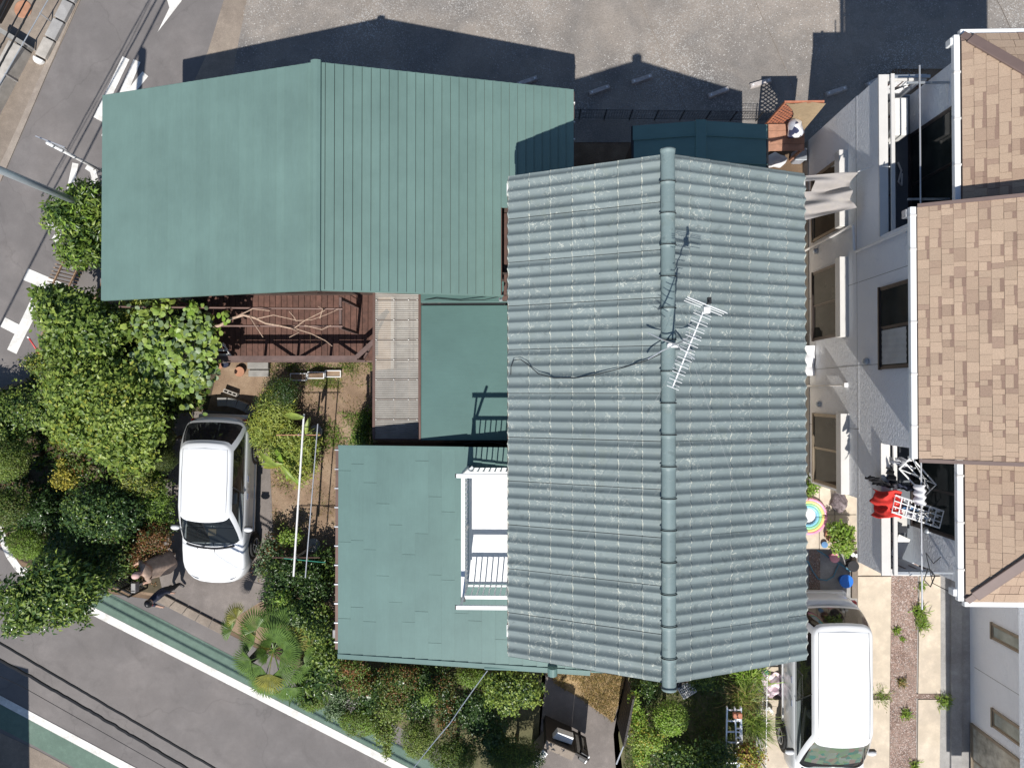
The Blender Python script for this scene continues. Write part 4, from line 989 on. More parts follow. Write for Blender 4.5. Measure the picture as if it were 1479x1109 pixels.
# ================================================================== SMALL SHED AND LATTICE (behind the tall house)
sx0, sx1, sy0, sy1 = W(914,180,2.75).x, W(1108,180,2.75).x, W(1000,262,2.75).y, W(1000,180,2.8).y
t = thing('garden_shed', 'small shed under a teal sheet metal gable roof in the tall house shade', 'shed', ((sx0+sx1)/2, (sy0+sy1)/2, 0))
obj('wall', MB().box(sx0+.1, sx1-.1, sy0, sy1-.08, 0, 2.68), MT['brown_wall'], t)
xm = W(1012,178,3.0).x; MT['teal_shed'] = roof_teal('teal_shed', (.12,.215,.2))
for s_, xe in ((-1, sx0), (1, sx1)):
    yb = sy1
    for k, wd in enumerate((.35,.62,.62)):
        ya = yb-wd+.012; zr, ze = 3.02-.004*k, 2.75-.004*k
        xr = xm+s_*.1; P = [(xr,ya,zr-.03),(xe,ya,ze-.03),(xe,yb,ze-.03),(xr,yb,zr-.03),(xr,ya,zr),(xe,ya,ze),(xe,yb,ze),(xr,yb,zr)]
        obj('roof_panel', MB().hexa(P if s_ > 0 else [P[1],P[0],P[3],P[2],P[5],P[4],P[7],P[6]]), MT['teal_shed'], t)
        obj('seam', MB().bar((xr,yb-wd,zr+.01),(xe,yb-wd,ze+.01), .022, .035), MT['teal_shed'], t); yb -= wd
obj('ridge_board', MB().box(xm-.13, xm+.13, sy0, sy1+.03, 2.985, 3.05), MT['teal_shed'], t, bevel=.02)
for xx in (sx0, sx1): obj('eave_trim', MB().box(xx-.03, xx+.03, sy0, sy1, 2.65, 2.75), MT['black_metal'], t)
# lattice screen with table, tan cloth and a bag
tz = .95
tb = thing('potting_table', 'reddish brown wooden table beside the garden shed', 'table', W(1135,198,0))
x0, x1, y0, y1 = W(1108.5,217,tz).x, W(1162,217,tz).x, W(1135,218,tz).y, W(1135,179,tz).y
MT['table_wood'] = M('table_wood', (.38,.2,.13), .7, var=.22, scale=7, bump=.2); MT['lattice_wood'] = M('lattice_wood', (.42,.16,.09), .7, var=.2, scale=9)
for k in range(4):
    a = y0+(y1-y0)*k/4; obj('plank', MB().box(x0, x1, a+.003, a+(y1-y0)/4-.003, tz-.03, tz), MT['table_wood'], tb, bevel=.004)
for xx in (x0+.05, x1-.05):
    for yy in (y0+.05, y1-.05): obj('leg', MB().box(xx-.03, xx+.03, yy-.03, yy+.03, 0, tz-.032), MT['table_wood'], tb)
ls = thing('lattice_screen', 'orange brown wooden lattice screen standing behind the table', 'screen', ((x0+x1)/2, y1+.06, 0))
zt = 2.25; yl = y1+.06; SP = .155
obj('frame', MB().box(x0, x0+.05, yl-.025, yl+.025, 0, zt).box(x1-.05, x1, yl-.025, yl+.025, 0, zt).box(x0+.051, x1-.051, yl-.025, yl+.025, zt-.05, zt).box(x0+.051, x1-.051, yl-.025, yl+.025, tz-.3, tz-.25), MT['lattice_wood'], ls)
wd_, ht_ = x1-x0-.1, zt-.05-(tz-.25)
for sgn in (1, -1):
    for k in range(-9, 12):
        c_ = k*SP
        pts = []
        for zz in np.linspace(0, ht_, 120):
            xx = c_+sgn*zz if sgn > 0 else c_+.0+(ht_-zz)-0
            if 0 <= xx <= wd_: pts.append((xx, zz))
        if len(pts) > 3:
            a, b_ = pts[0], pts[-1]
            obj('lath', MB().bar((x0+.05+a[0], yl+sgn*.006, tz-.25+a[1]), (x0+.05+b_[0], yl+sgn*.006, tz-.25+b_[1]), .011, .034), MT['lattice_wood'], ls)
MT['tan_cloth'] = M('tan_cloth', (.36,.27,.17), .9, var=.12, scale=12, bump=.2)
mb = MB(); xa = x0+.02
def tanf(u, v):
    top = Vector((xa+(x1+.03-xa)*u, yl-.04, zt+.015)); bx_ = max(u, .45+.5*v)
    bot = Vector((x0+(x1-x0)*(.5+.48*u), yl-.05-.25*u*u, tz-.35*u))
    c = .22*math.sin(PI*v)*(1-u); p = top.lerp(bot, v); p.x += c*.9; p.y -= .02*math.sin(u*8+v*3); return p
mb.grid(tanf, 16, 14); tag(obj('shade_cloth', mb, MT['tan_cloth'], smooth=True), 'tan cloth hung over one side of the lattice screen', 'cloth')
s = NT('bag_print'); co = s.coord(); v_ = s.n('ShaderNodeTexVoronoi'); v_.inputs['Scale'].default_value = 7; s.l(co, v_.inputs['Vector'])
sp_ = s.n('ShaderNodeSeparateColor'); s.l(v_.outputs['Color'], sp_.inputs[0]); s.l(s.ramp(sp_.outputs[0], [(.55,(.75,.75,.78)),(.72,(.45,.48,.55)),(.86,(.05,.06,.12))]), s.b.inputs['Base Color']); s.b.inputs['Roughness'].default_value = .35
mb = MB(); cb_ = W(1149,186,1.2); mb.ball((cb_.x,cb_.y,1.2), .2, .27, .25, 16, 12)
mb.v = [(x+.03*math.sin(17*y+9*z), y+.03*math.sin(13*x+11*z), z+.03*math.sin(14*x+10*y)) for x,y,z in mb.v]
tag(obj('bag', mb, s.mat, smooth=True), 'stuffed white plastic bag with dark print on the table', 'bag')
t = thing('plastic_crate', 'grey plastic crate beside the potting table', 'crate', W(1158,222,0))
c_ = W(1157,222,.4); obj('body', MB().box(c_.x-.14, c_.x+.14, c_.y-.17, c_.y+.13, 0, .38), MT['grey_cloth'], t, bevel=.03); obj('rim', MB().box(c_.x-.16, c_.x+.16, c_.y-.19, c_.y+.15, .381, .42), MT['steel'], t, bevel=.02)
tag(obj('bag', (lambda m: (m.ball((W(1120,232,.2).x, W(1120,232,.2).y, .2), .3, .2, .2, 12, 8), setattr(m,'v',[(x+.03*math.sin(15*y),y+.03*math.sin(19*x),z) for x,y,z in m.v]), m)[2])(MB()), MT['white_cloth'], smooth=True), 'pale crumpled bag on the ground under the potting table', 'bag')

# mesh fence along the gravel lot
t = thing('mesh_fence', 'dark wire mesh fence between the gravel lot and the gardens', 'fence', W(980,172,0))
fa, fb = W(800,172), W(1128,176)
N_ = 9
for i in range(N_+1):
    p = fa.lerp(fb, i/N_); obj('post', MB().tube([p, p+Vector((0,0,.7))], .015, 6), MT['black_metal'], t)
for zz in (.68,.1): obj('rail', MB().tube([fa+Vector((0,0,zz)), fb+Vector((0,0,zz))], .006, 5), MT['black_metal'], t)
mb = MB(); K = 90
for i in range(K):
    p = fa.lerp(fb, (i+.5)/K); mb.bar(p+Vector((0,0,.1)), p+Vector((0,0,.68)), .005, .005)
for j in range(5): mb.bar(fa+Vector((0,0,.2+j*.1)), fb+Vector((0,0,.2+j*.1)), .005, .005)
obj('wire_mesh', mb, MT['black_metal'], t, kind='stuff')
# wheel stops on the lot
MT['wheel_stop'] = M('wheel_stop', (.45,.41,.39), .9, var=.25, scale=8, bump=.3)
ws = None
for i, (a, b_, lb) in enumerate((((747,124),(776,114),'concrete wheel stop half hidden behind the right end of the shed roof'), ((850,137),(881,126),'concrete wheel stop below and left of the shadow peak'), ((911,121),(942,111),'concrete wheel stop right under the shadow peak of the tall house'),
      ((1021,141),(1053,129),'concrete wheel stop at the lower right end of the tall house shadow'), ((1082,126),(1113,117),'sunlit concrete wheel stop beside the lattice shadow'), ((1191,138),(1222,128),'concrete wheel stop in the shade right of the lattice screen'), ((1252,124),(1276,112),'concrete wheel stop by the neighbouring house corner'))):
    p, q = W(*a), W(*b_); d = q-p; c = (p+q)/2
    if ws is None:
        ws = thing('wheel_stop', lb, 'wheel stop', c, math.atan2(d.y,d.x), 'concrete wheel stops on the gravel lot')
        mb = MB(); mb.hexa([(-.3,-.075,0),(.3,-.075,0),(.3,.075,0),(-.3,.075,0),(-.29,-.055,.1),(.29,-.055,.1),(.29,.055,.1),(-.29,.055,.1)]); obj('block', mb, MT['wheel_stop'], ws, bevel=.008)
        for s_ in (-1, 1): obj('reflector', MB().lathe([(.026,0),(.026,.006),(0,.008)], (s_*.22,0,.1), 8), MT['white'], ws)
    else:
        o = copy_tree(ws); o.location = c; o.rotation_euler = (0,0,math.atan2(d.y,d.x)); o['label'] = lb
for a, b_, lb in (((923,0),(992,162),'pale boundary string lying across the gravel toward the small shed'), ((1090,0),(1152,140),'pale boundary string lying toward the lattice screen'), ((1435,-10),(1462,46),'pale boundary string at the upper right corner of the lot')):
    tag(obj('string', MB().tube([W(*a,.03), W((a[0]+b_[0])/2+1,(a[1]+b_[1])/2,.035), W(*b_,.03)], .0045, 4), MT['sidewalk']), lb, 'string')
# ================================================================== VEHICLES
def rr(a, b, r, fb=0., rb=0.):
    P = []
    for k in range(10): P.append((a, -b+r+(2*b-2*r)*k/10))
    for k in range(4): t = PI/2*k/4; P.append((a-r+r*math.cos(t), b-r+r*math.sin(t)))
    for k in range(8): P.append((a-r-(2*a-2*r)*k/8, b))
    for k in range(4): t = PI/2+PI/2*k/4; P.append((-a+r+r*math.cos(t), b-r+r*math.sin(t)))
    for k in range(10): P.append((-a, b-r-(2*b-2*r)*k/10))
    for k in range(4): t = PI+PI/2*k/4; P.append((-a+r+r*math.cos(t), -b+r+r*math.sin(t)))
    for k in range(8): P.append((-a+r+(2*a-2*r)*k/8, -b))
    for k in range(4): t = 1.5*PI+PI/2*k/4; P.append((a-r+r*math.cos(t), -b+r+r*math.sin(t)))
    out = []
    for x, y in P:
        f = 1-(x/a)**2
        if y < -b*.5: y -= fb*f*min(1, (-y-b*.5)/(b*.4))
        elif y > b*.5: y += rb*f*min(1, (y-b*.5)/(b*.4))
        out.append((x, y))
    return out
NR = 52
def loft(rings, skip=None, capmi=None):
    mb = MB()
    for r in rings: mb.v += r
    for j in range(len(rings)-1):
        for i in range(NR):
            if skip and skip(i, j): continue
            a, b_ = j*NR+i, j*NR+(i+1) % NR
            mb.f.append((a, b_, b_+NR, a+NR)); mb.m.append(0)
    return mb
FRONT = range(38, 50); REAR = range(12, 24); RIGHT = range(0, 10); LEFT = range(26, 36)
def vehicle(name, label, cat, loc, rotz, L, hw, zb, zr, gb, gt, hwt, nose, whl, glass_rear, wr=.31, hood_r=.34, sunshade=False):
    """nose of the vehicle points to -Y; gb/gt = (front, rear) y of the cabin at belt and roof"""
    v = thing(name, label, cat, loc, rotz, local=True)
    Lh = L/2
    def ztop(y):
        if y < gb[0]:
            f = (gb[0]-y)/(gb[0]+Lh); return zb-(zb-nose)*f**1.25
        if y > gb[1]: return zb-.12*((y-gb[1])/(Lh-gb[1]+1e-6))
        return zb
    rings = []
    for sc, fr, ins in ((.93,0,.06),(.985,.18,.01),(1,.42,0),(1,.62,0),(.985,.85,.015),(.965,.95,.035),(.93,1.0,.07)):
        o_ = rr(hw*sc, Lh-ins, .42 if sc > .9 else .4, .16, .05)
        rings.append([(x, y, .2+(ztop(y)-.2)*fr) for x, y in o_])
    base = rings[-1]
    for k, (sc, up) in enumerate(((.86,.018),(.6,.035),(.3,.045),(.02,.048))):
        rings.append([(x*sc, y*(sc if sc < .5 else .5+.5*sc) if False else y*(1-(1-sc)*.35), z+(up if y < gb[0] else 0)) for x, y, z in base])
    body = obj('body', loft(rings), MT['car_paint'], v, smooth=True)
    # cabin
    def outline(t):
        yf = gb[0]+(gt[0]-gb[0])*t; yr = gb[1]+(gt[1]-gb[1])*t; a = hw*.95+(hwt-hw*.95)*t+.03*math.sin(PI*t)
        c = (yf+yr)/2; return [(x, y+c) for x, y in rr(a, (yr-yf)/2, .2+.02*t, .16-.06*t, .06)]
    lv = [0, .1, .36, .64, .9, 1.0]
    def z_(t): return zb-.01+(zr-zb+.01)*t
    rings = [[(x, y, z_(t)) for x, y in outline(t)] for t in lv]
    top = rings[-1]; cy_ = (gt[0]+gt[1])/2
    for sc, up in ((.975,.022),(.92,.038),(.7,.05),(.4,.058),(.0,.06)):
        rings.append([(x*sc, cy_+(y-cy_)*(1-(1-sc)*.55 if sc > .5 else .7*sc/.4*.95 if sc < .3 else .66), zr+up) for x, y, z in top])
    win = set(list(FRONT)+list(REAR)+list(RIGHT)+list(LEFT))
    wide = {39,48,22,13}
    cab = obj('cabin', loft(rings, lambda i,j: 1 <= j <= 3 and (i in win)), MT['car_paint'], v, smooth=True)
    def pane(nm, idx, m, e=.006):
        mb = MB(); k = len(idx)+1
        for t in lv[1:5]:
            o_ = outline(t)
            for q in range(k):
                i = (idx[0]+q) % NR; x, y = o_[i]; mb.v.append((x*(1-e), y, z_(t)))
        for j in range(3):
            for q in range(len(idx)):
                a = j*k+q; mb.f.append((a, a+1, a+k+1, a+k)); mb.m.append(0)
        return obj(nm, mb, m, cab, smooth=True)
    pane('windscreen', list(FRONT), MT['car_glass']); pane('rear_window', list(REAR), glass_rear)
    for S_ in (RIGHT, LEFT):
        S_ = list(S_); fi = S_[:4] if S_[0] == 0 else S_[6:]; ri = S_[4:] if S_[0] == 0 else S_[:6]
        pane('side_window', fi, MT['car_glass']); pane('side_window', ri, glass_rear)
        i_ = 4 if S_[0] == 0 else 32
        p, q = [(*outline(t)[i_], z_(t)) for t in (.08, .92)]
        obj('door_pillar', MB().bar(p, q, .045, .012), MT['car_dark'], cab)
    # black surround along the foot of the windscreen, wipers
    o0 = outline(.06); obj('cowl', MB().tube([(o0[i][0]*.98, o0[i][1]-.02, zb+.025) for i in range(39,49)], .032, 6), MT['car_dark'], v)
    for s_ in (-.45, .25):
        obj('wiper', MB().tube([(s_*hw, gb[0]-.13, zb+.05),(s_*hw+.33, gb[0]-.02, zb+.085)], .009, 5), MT['car_dark'], v)
    # cabin interior seen through the glass
    obj('dashboard', MB().box(-hw*.82, hw*.82, gb[0]+.02, gb[0]+.45, zb-.04, zb+.03), MT['car_dark'], v, bevel=.03)
    for s_ in (-1, 1):
        obj('seat', MB().box(s_*hw*.42-.22, s_*hw*.42+.22, gt[0]+.25, gt[0]+.42, zb-.02, zr-.2), MT['seat_cloth'], v, bevel=.05)
        obj('seat', MB().box(s_*hw*.42-.25, s_*hw*.42+.25, gt[0]+1.2, gt[0]+1.35, zb-.02, zr-.25), MT['seat_cloth'], v, bevel=.05)
    obj('floor', MB().box(-hw*.8, hw*.8, gb[0]+.46, gb[1]-.2, zb-.01, zb+.006), MT['car_dark'], v)
    obj('steering_wheel', MB().tube([(hw*.42+.16*math.cos(2*PI*k/14), gb[0]+.55+.05*math.sin(2*PI*k/14), zb+.1+.15*math.sin(2*PI*k/14)) for k in range(15)], .014, 6), MT['car_dark'], v)
    # roof grooves, door seams, handles
    for s_ in (-1, 1):
        obj('roof_groove', MB().tube([(s_*hwt*.86, gt[0]+.08, zr+.035),(s_*hwt*.88, cy_, zr+.043),(s_*hwt*.85, gt[1]-.12, zr+.036)], .008, 5), MT['car_dark'], v)
    obj('roof_groove', MB().tube([(-hwt*.85, gt[1]-.12, zr+.036),(0, gt[1]-.1, zr+.055),(hwt*.85, gt[1]-.12, zr+.036)], .006, 5), MT['steel'], v)
    for s_ in (-1, 1):
        for f_ in (.04, .46, .9):
            y_ = gb[0]+.15+(gb[1]-gb[0]-.3)*f_
            obj('door_seam', MB().box(s_*hw*.998-.004, s_*hw*.998+.004, y_-.005, y_+.005, .3, zb-.1), MT['steel'], v)
        for f_ in (.38, .54):
            y_ = gb[0]+.15+(gb[1]-gb[0]-.3)*f_
            obj('door_handle', MB().box(s_*hw-.02, s_*hw+.028, y_-.09, y_+.09, zb-.16, zb-.12), MT['chrome'], v, bevel=.012)
        obj('side_trim', MB().box(s_*hw*.99-.012, s_*hw*.99+.016, -Lh*.5, Lh*.5, .27, .36), MT['car_paint'], v, bevel=.01)
        m_ = obj('mirror', MB().ball((s_*(hw+.12), gb[0]+.42, zb+.06), .13, .075, .08, 12, 8), MT['car_paint'], v, smooth=True)
        obj('mirror_glass', MB().box(s_*(hw+.12)-.1, s_*(hw+.12)+.1, gb[0]+.485, gb[0]+.497, zb+.0, zb+.12), MT['car_dark'], m_)
        obj('headlight', MB().grid(lambda u,w_: (s_*(hw*.5+.38*hw*u), -Lh-.105+.26*u**1.8+.1*w_, nose-.02+.02-.17*(1-w_)+.03), 8, 4), MT['lamp_glass'], v, smooth=True)
        obj('tail_light', MB().hexa([(s_*hw*.8-.07,Lh-.2,zb-.3),(s_*hw*.8+.07,Lh-.2,zb-.3),(s_*hw*.8+.07,Lh-.04,zb-.3),(s_*hw*.8-.07,Lh-.04,zb-.3),(s_*hw*.8-.06,Lh-.3,zb-.16),(s_*hw*.8+.06,Lh-.3,zb-.16),(s_*hw*.8+.06,Lh-.05,zb-.16),(s_*hw*.8-.06,Lh-.05,zb-.16)]), MT['red_lamp'], v, bevel=.02)
        for y_ in whl:
            w_ = obj('wheel', MB().lathe([(wr+.085,-.02),(wr+.085,.012)], (s_*hw,y_,wr), 26, 'x'), MT['car_dark'], v)
            obj('tyre', MB().lathe([(wr*.6,.05*s_),(wr*.93,.045*s_),(wr,.02*s_),(wr,-.16*s_),(wr*.6,-.18*s_)], (s_*(hw+.015),y_,wr), 24, 'x'), MT['tyre'], w_)
            rm = MB().lathe([(wr*.66,.0),(wr*.66,.05*s_),(wr*.58,.054*s_),(wr*.55,.03*s_)], (s_*(hw+.015),y_,wr), 20, 'x')
            for k in range(5):
                t = 2*PI*k/5; rm.bar((s_*(hw+.062),y_,wr),(s_*(hw+.06),y_+wr*.6*math.cos(t),wr+wr*.6*math.sin(t)), .06, .02)
            obj('rim', rm, MT['rim'], w_)
    obj('rear_bumper', MB().box(-hw*.8, hw*.8, Lh-.06, Lh+.07, .32, .55), MT['car_paint'], v, bevel=.04)
    obj('grille', MB().box(-hw*.42, hw*.42, -Lh-.17, -Lh-.1, .42, .56), MT['car_dark'], v, bevel=.02)
    if sunshade:
        s2 = NT('sunshade_print'); co = s2.coord(False, False); vv = s2.n('ShaderNodeTexVoronoi', distance='CHEBYCHEV'); vv.inputs['Scale'].default_value = 7.5; s2.l(co, vv.inputs['Vector'])
        sp = s2.n('ShaderNodeSeparateColor'); s2.l(vv.outputs['Color'], sp.inputs[0])
        s2.l(s2.ramp(sp.outputs[0], [(0,(.75,.72,.65)),(.3,(.5,.75,.4)),(.5,(.85,.83,.78)),(.68,(.75,.35,.25)),(.82,(.2,.6,.5)),(.95,(.75,.7,.5))]), s2.b.inputs['Base Color'])
        mb = MB(); a0, a1 = gb[0]+.06, gt[0]+.0
        mb.grid(lambda u,w_: ((u-.5)*2*(hw*.8-.1*w_), a0+(a1-a0)*w_+.02-.09*(1-(2*u-1)**2), zb+.1+(zr-.12-zb-.1)*w_-.03), 16, 6, skip=lambda i,j: j < 1); obj('sunshade', mb, s2.mat, v, smooth=True)
    return v
c = W(309,717,.75)
v1 = vehicle('compact_minivan', 'white compact minivan parked in the planted driveway with dark rear glass', 'car', (-8.58, -2.86, .012), -.026,
     4.38, .87, .98, 1.53, (-1.2, 2.06), (-.36, 1.5), .69, .78, (-1.36, 1.28), MT['privacy_glass'])
obj('note_paper', MB().box(-.1,.12,-.98,-.8,1.015,1.03), MT['tan_cloth'], v1); obj('shopping_bag', MB().box(-.05+.45,.22+.45,-.1,.2,1.0,1.12), MT['white_cloth'], v1, bevel=.03)
v2 = vehicle('passenger_van', 'large white passenger van beside the tiled house with a patterned windscreen sunshade', 'van', (7.68, -7.78, .05), .0,
     4.75, .92, 1.18, 2.02, (-1.9, 2.2), (-.82, 1.98), .72, .98, (-1.5, 1.4), MT['privacy_glass'], wr=.33, sunshade=True)

# ================================================================== PEOPLE
def figure(name, label, loc, rotz, zone, J, rad, hair, extra=None):
    """one continuous skinned body; zone(x,y,z) -> material index"""
    t = thing(name, label, 'person', loc, rotz, local=True)
    names = list(J); idx = {k: i for i, k in enumerate(names)}
    E = [('pelvis','spine'),('spine','chest'),('chest','neck'),('neck','jaw'),('jaw','head'),('head','crown'),('jaw','nose')]
    for s_ in 'lr':
        E += [('pelvis','hip'+s_),('hip'+s_,'knee'+s_),('knee'+s_,'ankle'+s_),('ankle'+s_,'toe'+s_),('chest','shoulder'+s_),('shoulder'+s_,'elbow'+s_),('elbow'+s_,'wrist'+s_),('wrist'+s_,'palm'+s_)]
        for f in range(5): E += [('palm'+s_ if f < 4 else 'wrist'+s_, 'f%da%s' % (f, s_)), ('f%da%s' % (f, s_), 'f%db%s' % (f, s_))]
    me = bpy.data.meshes.new('body_frame'); me.from_pydata([J[k] for k in names], [(idx[a], idx[b_]) for a, b_ in E], [])
    o = bpy.data.objects.new('body_frame', me); COL.objects.link(o)
    m = o.modifiers.new('skin', 'SKIN'); m.use_smooth_shade = True; m.branch_smoothing = .4
    sv = me.skin_vertices[0].data
    for k in names: sv[idx[k]].radius = rad(k)
    sv[idx['pelvis']].use_root = True
    s_ = o.modifiers.new('sub', 'SUBSURF'); s_.levels = 2; s_.render_levels = 2
    dg = bpy.context.evaluated_depsgraph_get(); me2 = bpy.data.meshes.new_from_object(o.evaluated_get(dg)); bpy.data.objects.remove(o)
    body = bpy.data.objects.new('body', me2); COL.objects.link(body); body.parent = t; ORG[body.name] = Vector((0,0,0)); me2.materials.clear()
    for mm in zone[0]: me2.materials.append(mm)
    for p in me2.polygons: p.material_index = zone[1](*p.center); p.use_smooth = True
    hx, hy, hz = J['head']
    mb = MB(); mb.ball((hx, hy+.012, hz+.02), .092, .108, .118, 16, 12)
    hb = MB(); hb.v = mb.v; hb.f = [f for f in mb.f if not (sum(mb.v[i][2] for i in f)/len(f) < hz-.015 and sum(mb.v[i][1] for i in f)/len(f) < hy+.02)]; hb.m = [0]*len(hb.f)
    obj('hair' if hair[1] == 'hair' else 'cap', hb, hair[0], t, smooth=True)
    for sx in (-1, 1):
        obj('eye', MB().ball((hx+sx*.032, hy-.083, hz-.005), .011, .008, .008, 8, 6), MT['black'], t, smooth=True)
        obj('ear', MB().ball((hx+sx*.086, hy+.005, hz-.015), .012, .022, .032, 8, 6), MT['skin'], t, smooth=True)
    obj('mouth', MB().box(hx-.024, hx+.024, hy-.088, hy-.078, hz-.068, hz-.06), MT['red_lamp'], t)
    return t
def joints(lean=.0, armsl=None, armsr=None, step=.06):
    ly = -lean
    J = {'pelvis':(0,0,.93),'spine':(0,ly*.35,1.1),'chest':(0,ly*.75,1.29),'neck':(0,ly*1.05-.005,1.45),'jaw':(0,ly*1.2-.02,1.53),'head':(0,ly*1.3-.025,1.6),'crown':(0,ly*1.35-.02,1.67),'nose':(0,ly*1.25-.115,1.575)}
    for s_, sx in (('l',1),('r',-1)):
        st = step*sx
        J['hip'+s_] = (sx*.095,0,.87); J['knee'+s_] = (sx*.105,-.03-st*.5,.48); J['ankle'+s_] = (sx*.11,.02-st,.09); J['toe'+s_] = (sx*.13,-.14-st,.04)
        sh = Vector((sx*.17, ly*.85, 1.38)); a = (armsl if s_ == 'l' else armsr)
        el, wr_ = sh+Vector(a[0]), sh+Vector(a[0])+Vector(a[1]); d = Vector(a[1]).normalized()
        side = d.cross(Vector((0,0,1))); side = side.normalized() if side.length > .1 else Vector((0,1,0))
        J['shoulder'+s_] = tuple(sh); J['elbow'+s_] = tuple(el); J['wrist'+s_] = tuple(wr_); pm_ = wr_+d*.07; J['palm'+s_] = tuple(pm_)
        up = side.cross(d).normalized()
        for f in range(4):
            b_ = pm_+side*(.027-.018*f); J['f%da%s' % (f, s_)] = tuple(b_+d*(.045-.004*abs(f-1))); J['f%db%s' % (f, s_)] = tuple(b_+d*(.075-.006*abs(f-1))-up*.022)
        J['f4a'+s_] = tuple(wr_+d*.035+side*.035); J['f4b'+s_] = tuple(wr_+d*.07+side*.055-up*.012)
    return J
def rads(fat):
    base = {'pelvis':(.15,.115),'spine':(.135,.1),'chest':(.16,.115),'neck':(.055,.055),'jaw':(.062,.07),'head':(.082,.095),'crown':(.05,.06),'nose':(.012,.012)}
    lim = {'hip':.088,'knee':.06,'ankle':.042,'toe':.036,'shoulder':.066,'elbow':.046,'wrist':.03,'palm':.032}
    def r(k):
        if k in base:
            a = base[k]; return tuple(x*(fat if k in ('pelvis','spine','chest') else 1) for x in a)
        if k[0] == 'f' and k[1].isdigit(): return (.0085,.0085) if k[2] == 'a' else (.007,.007)
        x = lim[k[:-1]]; x *= fat if k[:-1] in ('hip','shoulder','elbow','knee') else 1; return (x, x)
    return r
J1 = joints(.06, ((.07,-.02,-.27),(.0,-.12,-.2)), ((-.07,-.04,-.27),(.02,-.16,-.16)))
f1 = W(257,843)
MT['shoe'] = M('shoe', (.03,.028,.028), .5)
figure('person', 'person in dark navy top and black trousers with black hair standing by the driveway kerb', (f1.x, f1.y, .05), .75,
   ([MT['navy_cloth'], MT['black_cloth'], MT['skin'], MT['shoe']], lambda x,y,z: 2 if (z > 1.47 or (z < 1.2 and y < -.19 and abs(x) > .05 and z > .8)) else 3 if z < .1 else 1 if z < .9 else 0), J1, rads(1.3), (MT['hair'],'hair'))
MT['khaki'] = M('khaki', (.36,.26,.2), .9, var=.22, scale=9, bump=.4, bscale=12); MT['pink_cap'] = M('pink_cap', (.62,.4,.36), .85, var=.1)
J2 = joints(.2, ((.12,-.1,-.24),(.0,-.22,-.12)), ((-.12,-.12,-.22),(.02,-.22,-.08)), .03)
f2 = W(255,804)
p2 = figure('person', 'stooping person in a loose khaki coat and pale pink cap beside the brown shrub', (f2.x, f2.y, .012), -1.15,
   ([MT['khaki'], MT['khaki'], MT['skin'], MT['shoe']], lambda x,y,z: 2 if (z > 1.47 or (z < 1.25 and y < -.36 and abs(x) > .05 and z > .8)) else 3 if z < .1 else 0), J2, rads(1.35), (MT['pink_cap'],'cap'))
mb = MB()
def coat(u, v):
    a = 2*PI*u; z = 1.38-v*.85; r = .2+.09*v+.018*math.sin(a*5+v*3); yy = -.13*(1-v*1.1)
    return (r*1.15*math.cos(a), yy+r*.9*math.sin(a), z)
mb.grid(coat, 30, 8); obj('coat', mb, MT['khaki'], p2, smooth=True)
# iron gate at the kerb, little signboard post
t = thing('iron_gate', 'low black iron gate of thin bars beside the driveway', 'gate', W(190,838,0))
ga, gb_ = W(181,833), W(213,848)
for i in range(3):
    p = ga.lerp(gb_, i/2); obj('post', MB().bar(p, p+Vector((0,0,.98)), .04, .04), MT['black_metal'], t)
for zz in (.1, .74, .95): obj('rail', MB().bar(ga+Vector((0,0,zz)), gb_+Vector((0,0,zz)), .03, .035), MT['black_metal'], t)
for i in range(1, 14):
    if i == 7: continue
    p = ga.lerp(gb_, i/14); obj('bar', MB().bar(p+Vector((0,0,.1)), p+Vector((0,0,.74)), .02, .02), MT['black_metal'], t)
for i in range(6): 
    zz = .17+i*.1; obj('cross_bar', MB().bar(ga+Vector((0,0,zz)), gb_+Vector((0,0,zz)), .014, .014), MT['black_metal'], t)
t = thing('letter_box', 'small grey letter box on a post between gate and person', 'letter box', W(221,836,0))
p = W(222,834); obj('post', MB().bar(p, p+Vector((0,0,.85)), .04, .04), MT['steel'], t); obj('box', MB().box(p.x-.06, p.x+.06, p.y-.14, p.y+.12, .85, 1.05), MT['grey_concrete'], t, bevel=.015)
obj('slot', MB().box(p.x-.045, p.x+.045, p.y-.1, p.y-.08, 1.05, 1.056), MT['black'], t)

# ================================================================== GARDEN THINGS
# deck
dx0, dx1, dy0, dy1, dz = W(298,520,.45).x, W(540,520,.45).x, W(400,521,.45).y, 3.2, .45
t = thing('timber_deck', 'dark brown timber deck of narrow boards below the shed eave', 'deck', ((dx0+dx1)/2, (dy0+dy1)/2, 0))
nbd = 29; bw = (dx1-dx0)/nbd
bm = mesh_of(MB().box(.004, bw-.009, 0, dy1-dy0, dz-.03, dz), MT['deck'])
for i in range(nbd): piece('deck_board', bm, t, (dx0+i*bw, dy0+RNG.normal()*.004, RNG.normal()*.0015))
for k in range(4): obj('joist', MB().box(dx0+.01, dx1-.02, dy0+.08+k*.7, dy0+.14+k*.7, dz-.14, dz-.034), MT['deck'], t)
for k in range(5):
    for y_ in (dy0+.1, dy1-.2): obj('foot', MB().box(dx0+.1+k*(dx1-dx0-.3)/4, dx0+.2+k*(dx1-dx0-.3)/4, y_, y_+.1, 0, dz-.14), MT['block'], t)
obj('edge_board', MB().box(dx0, dx1, dy0-.04, dy0-.012, dz-.16, dz+.005), MT['deck_rail'], t)
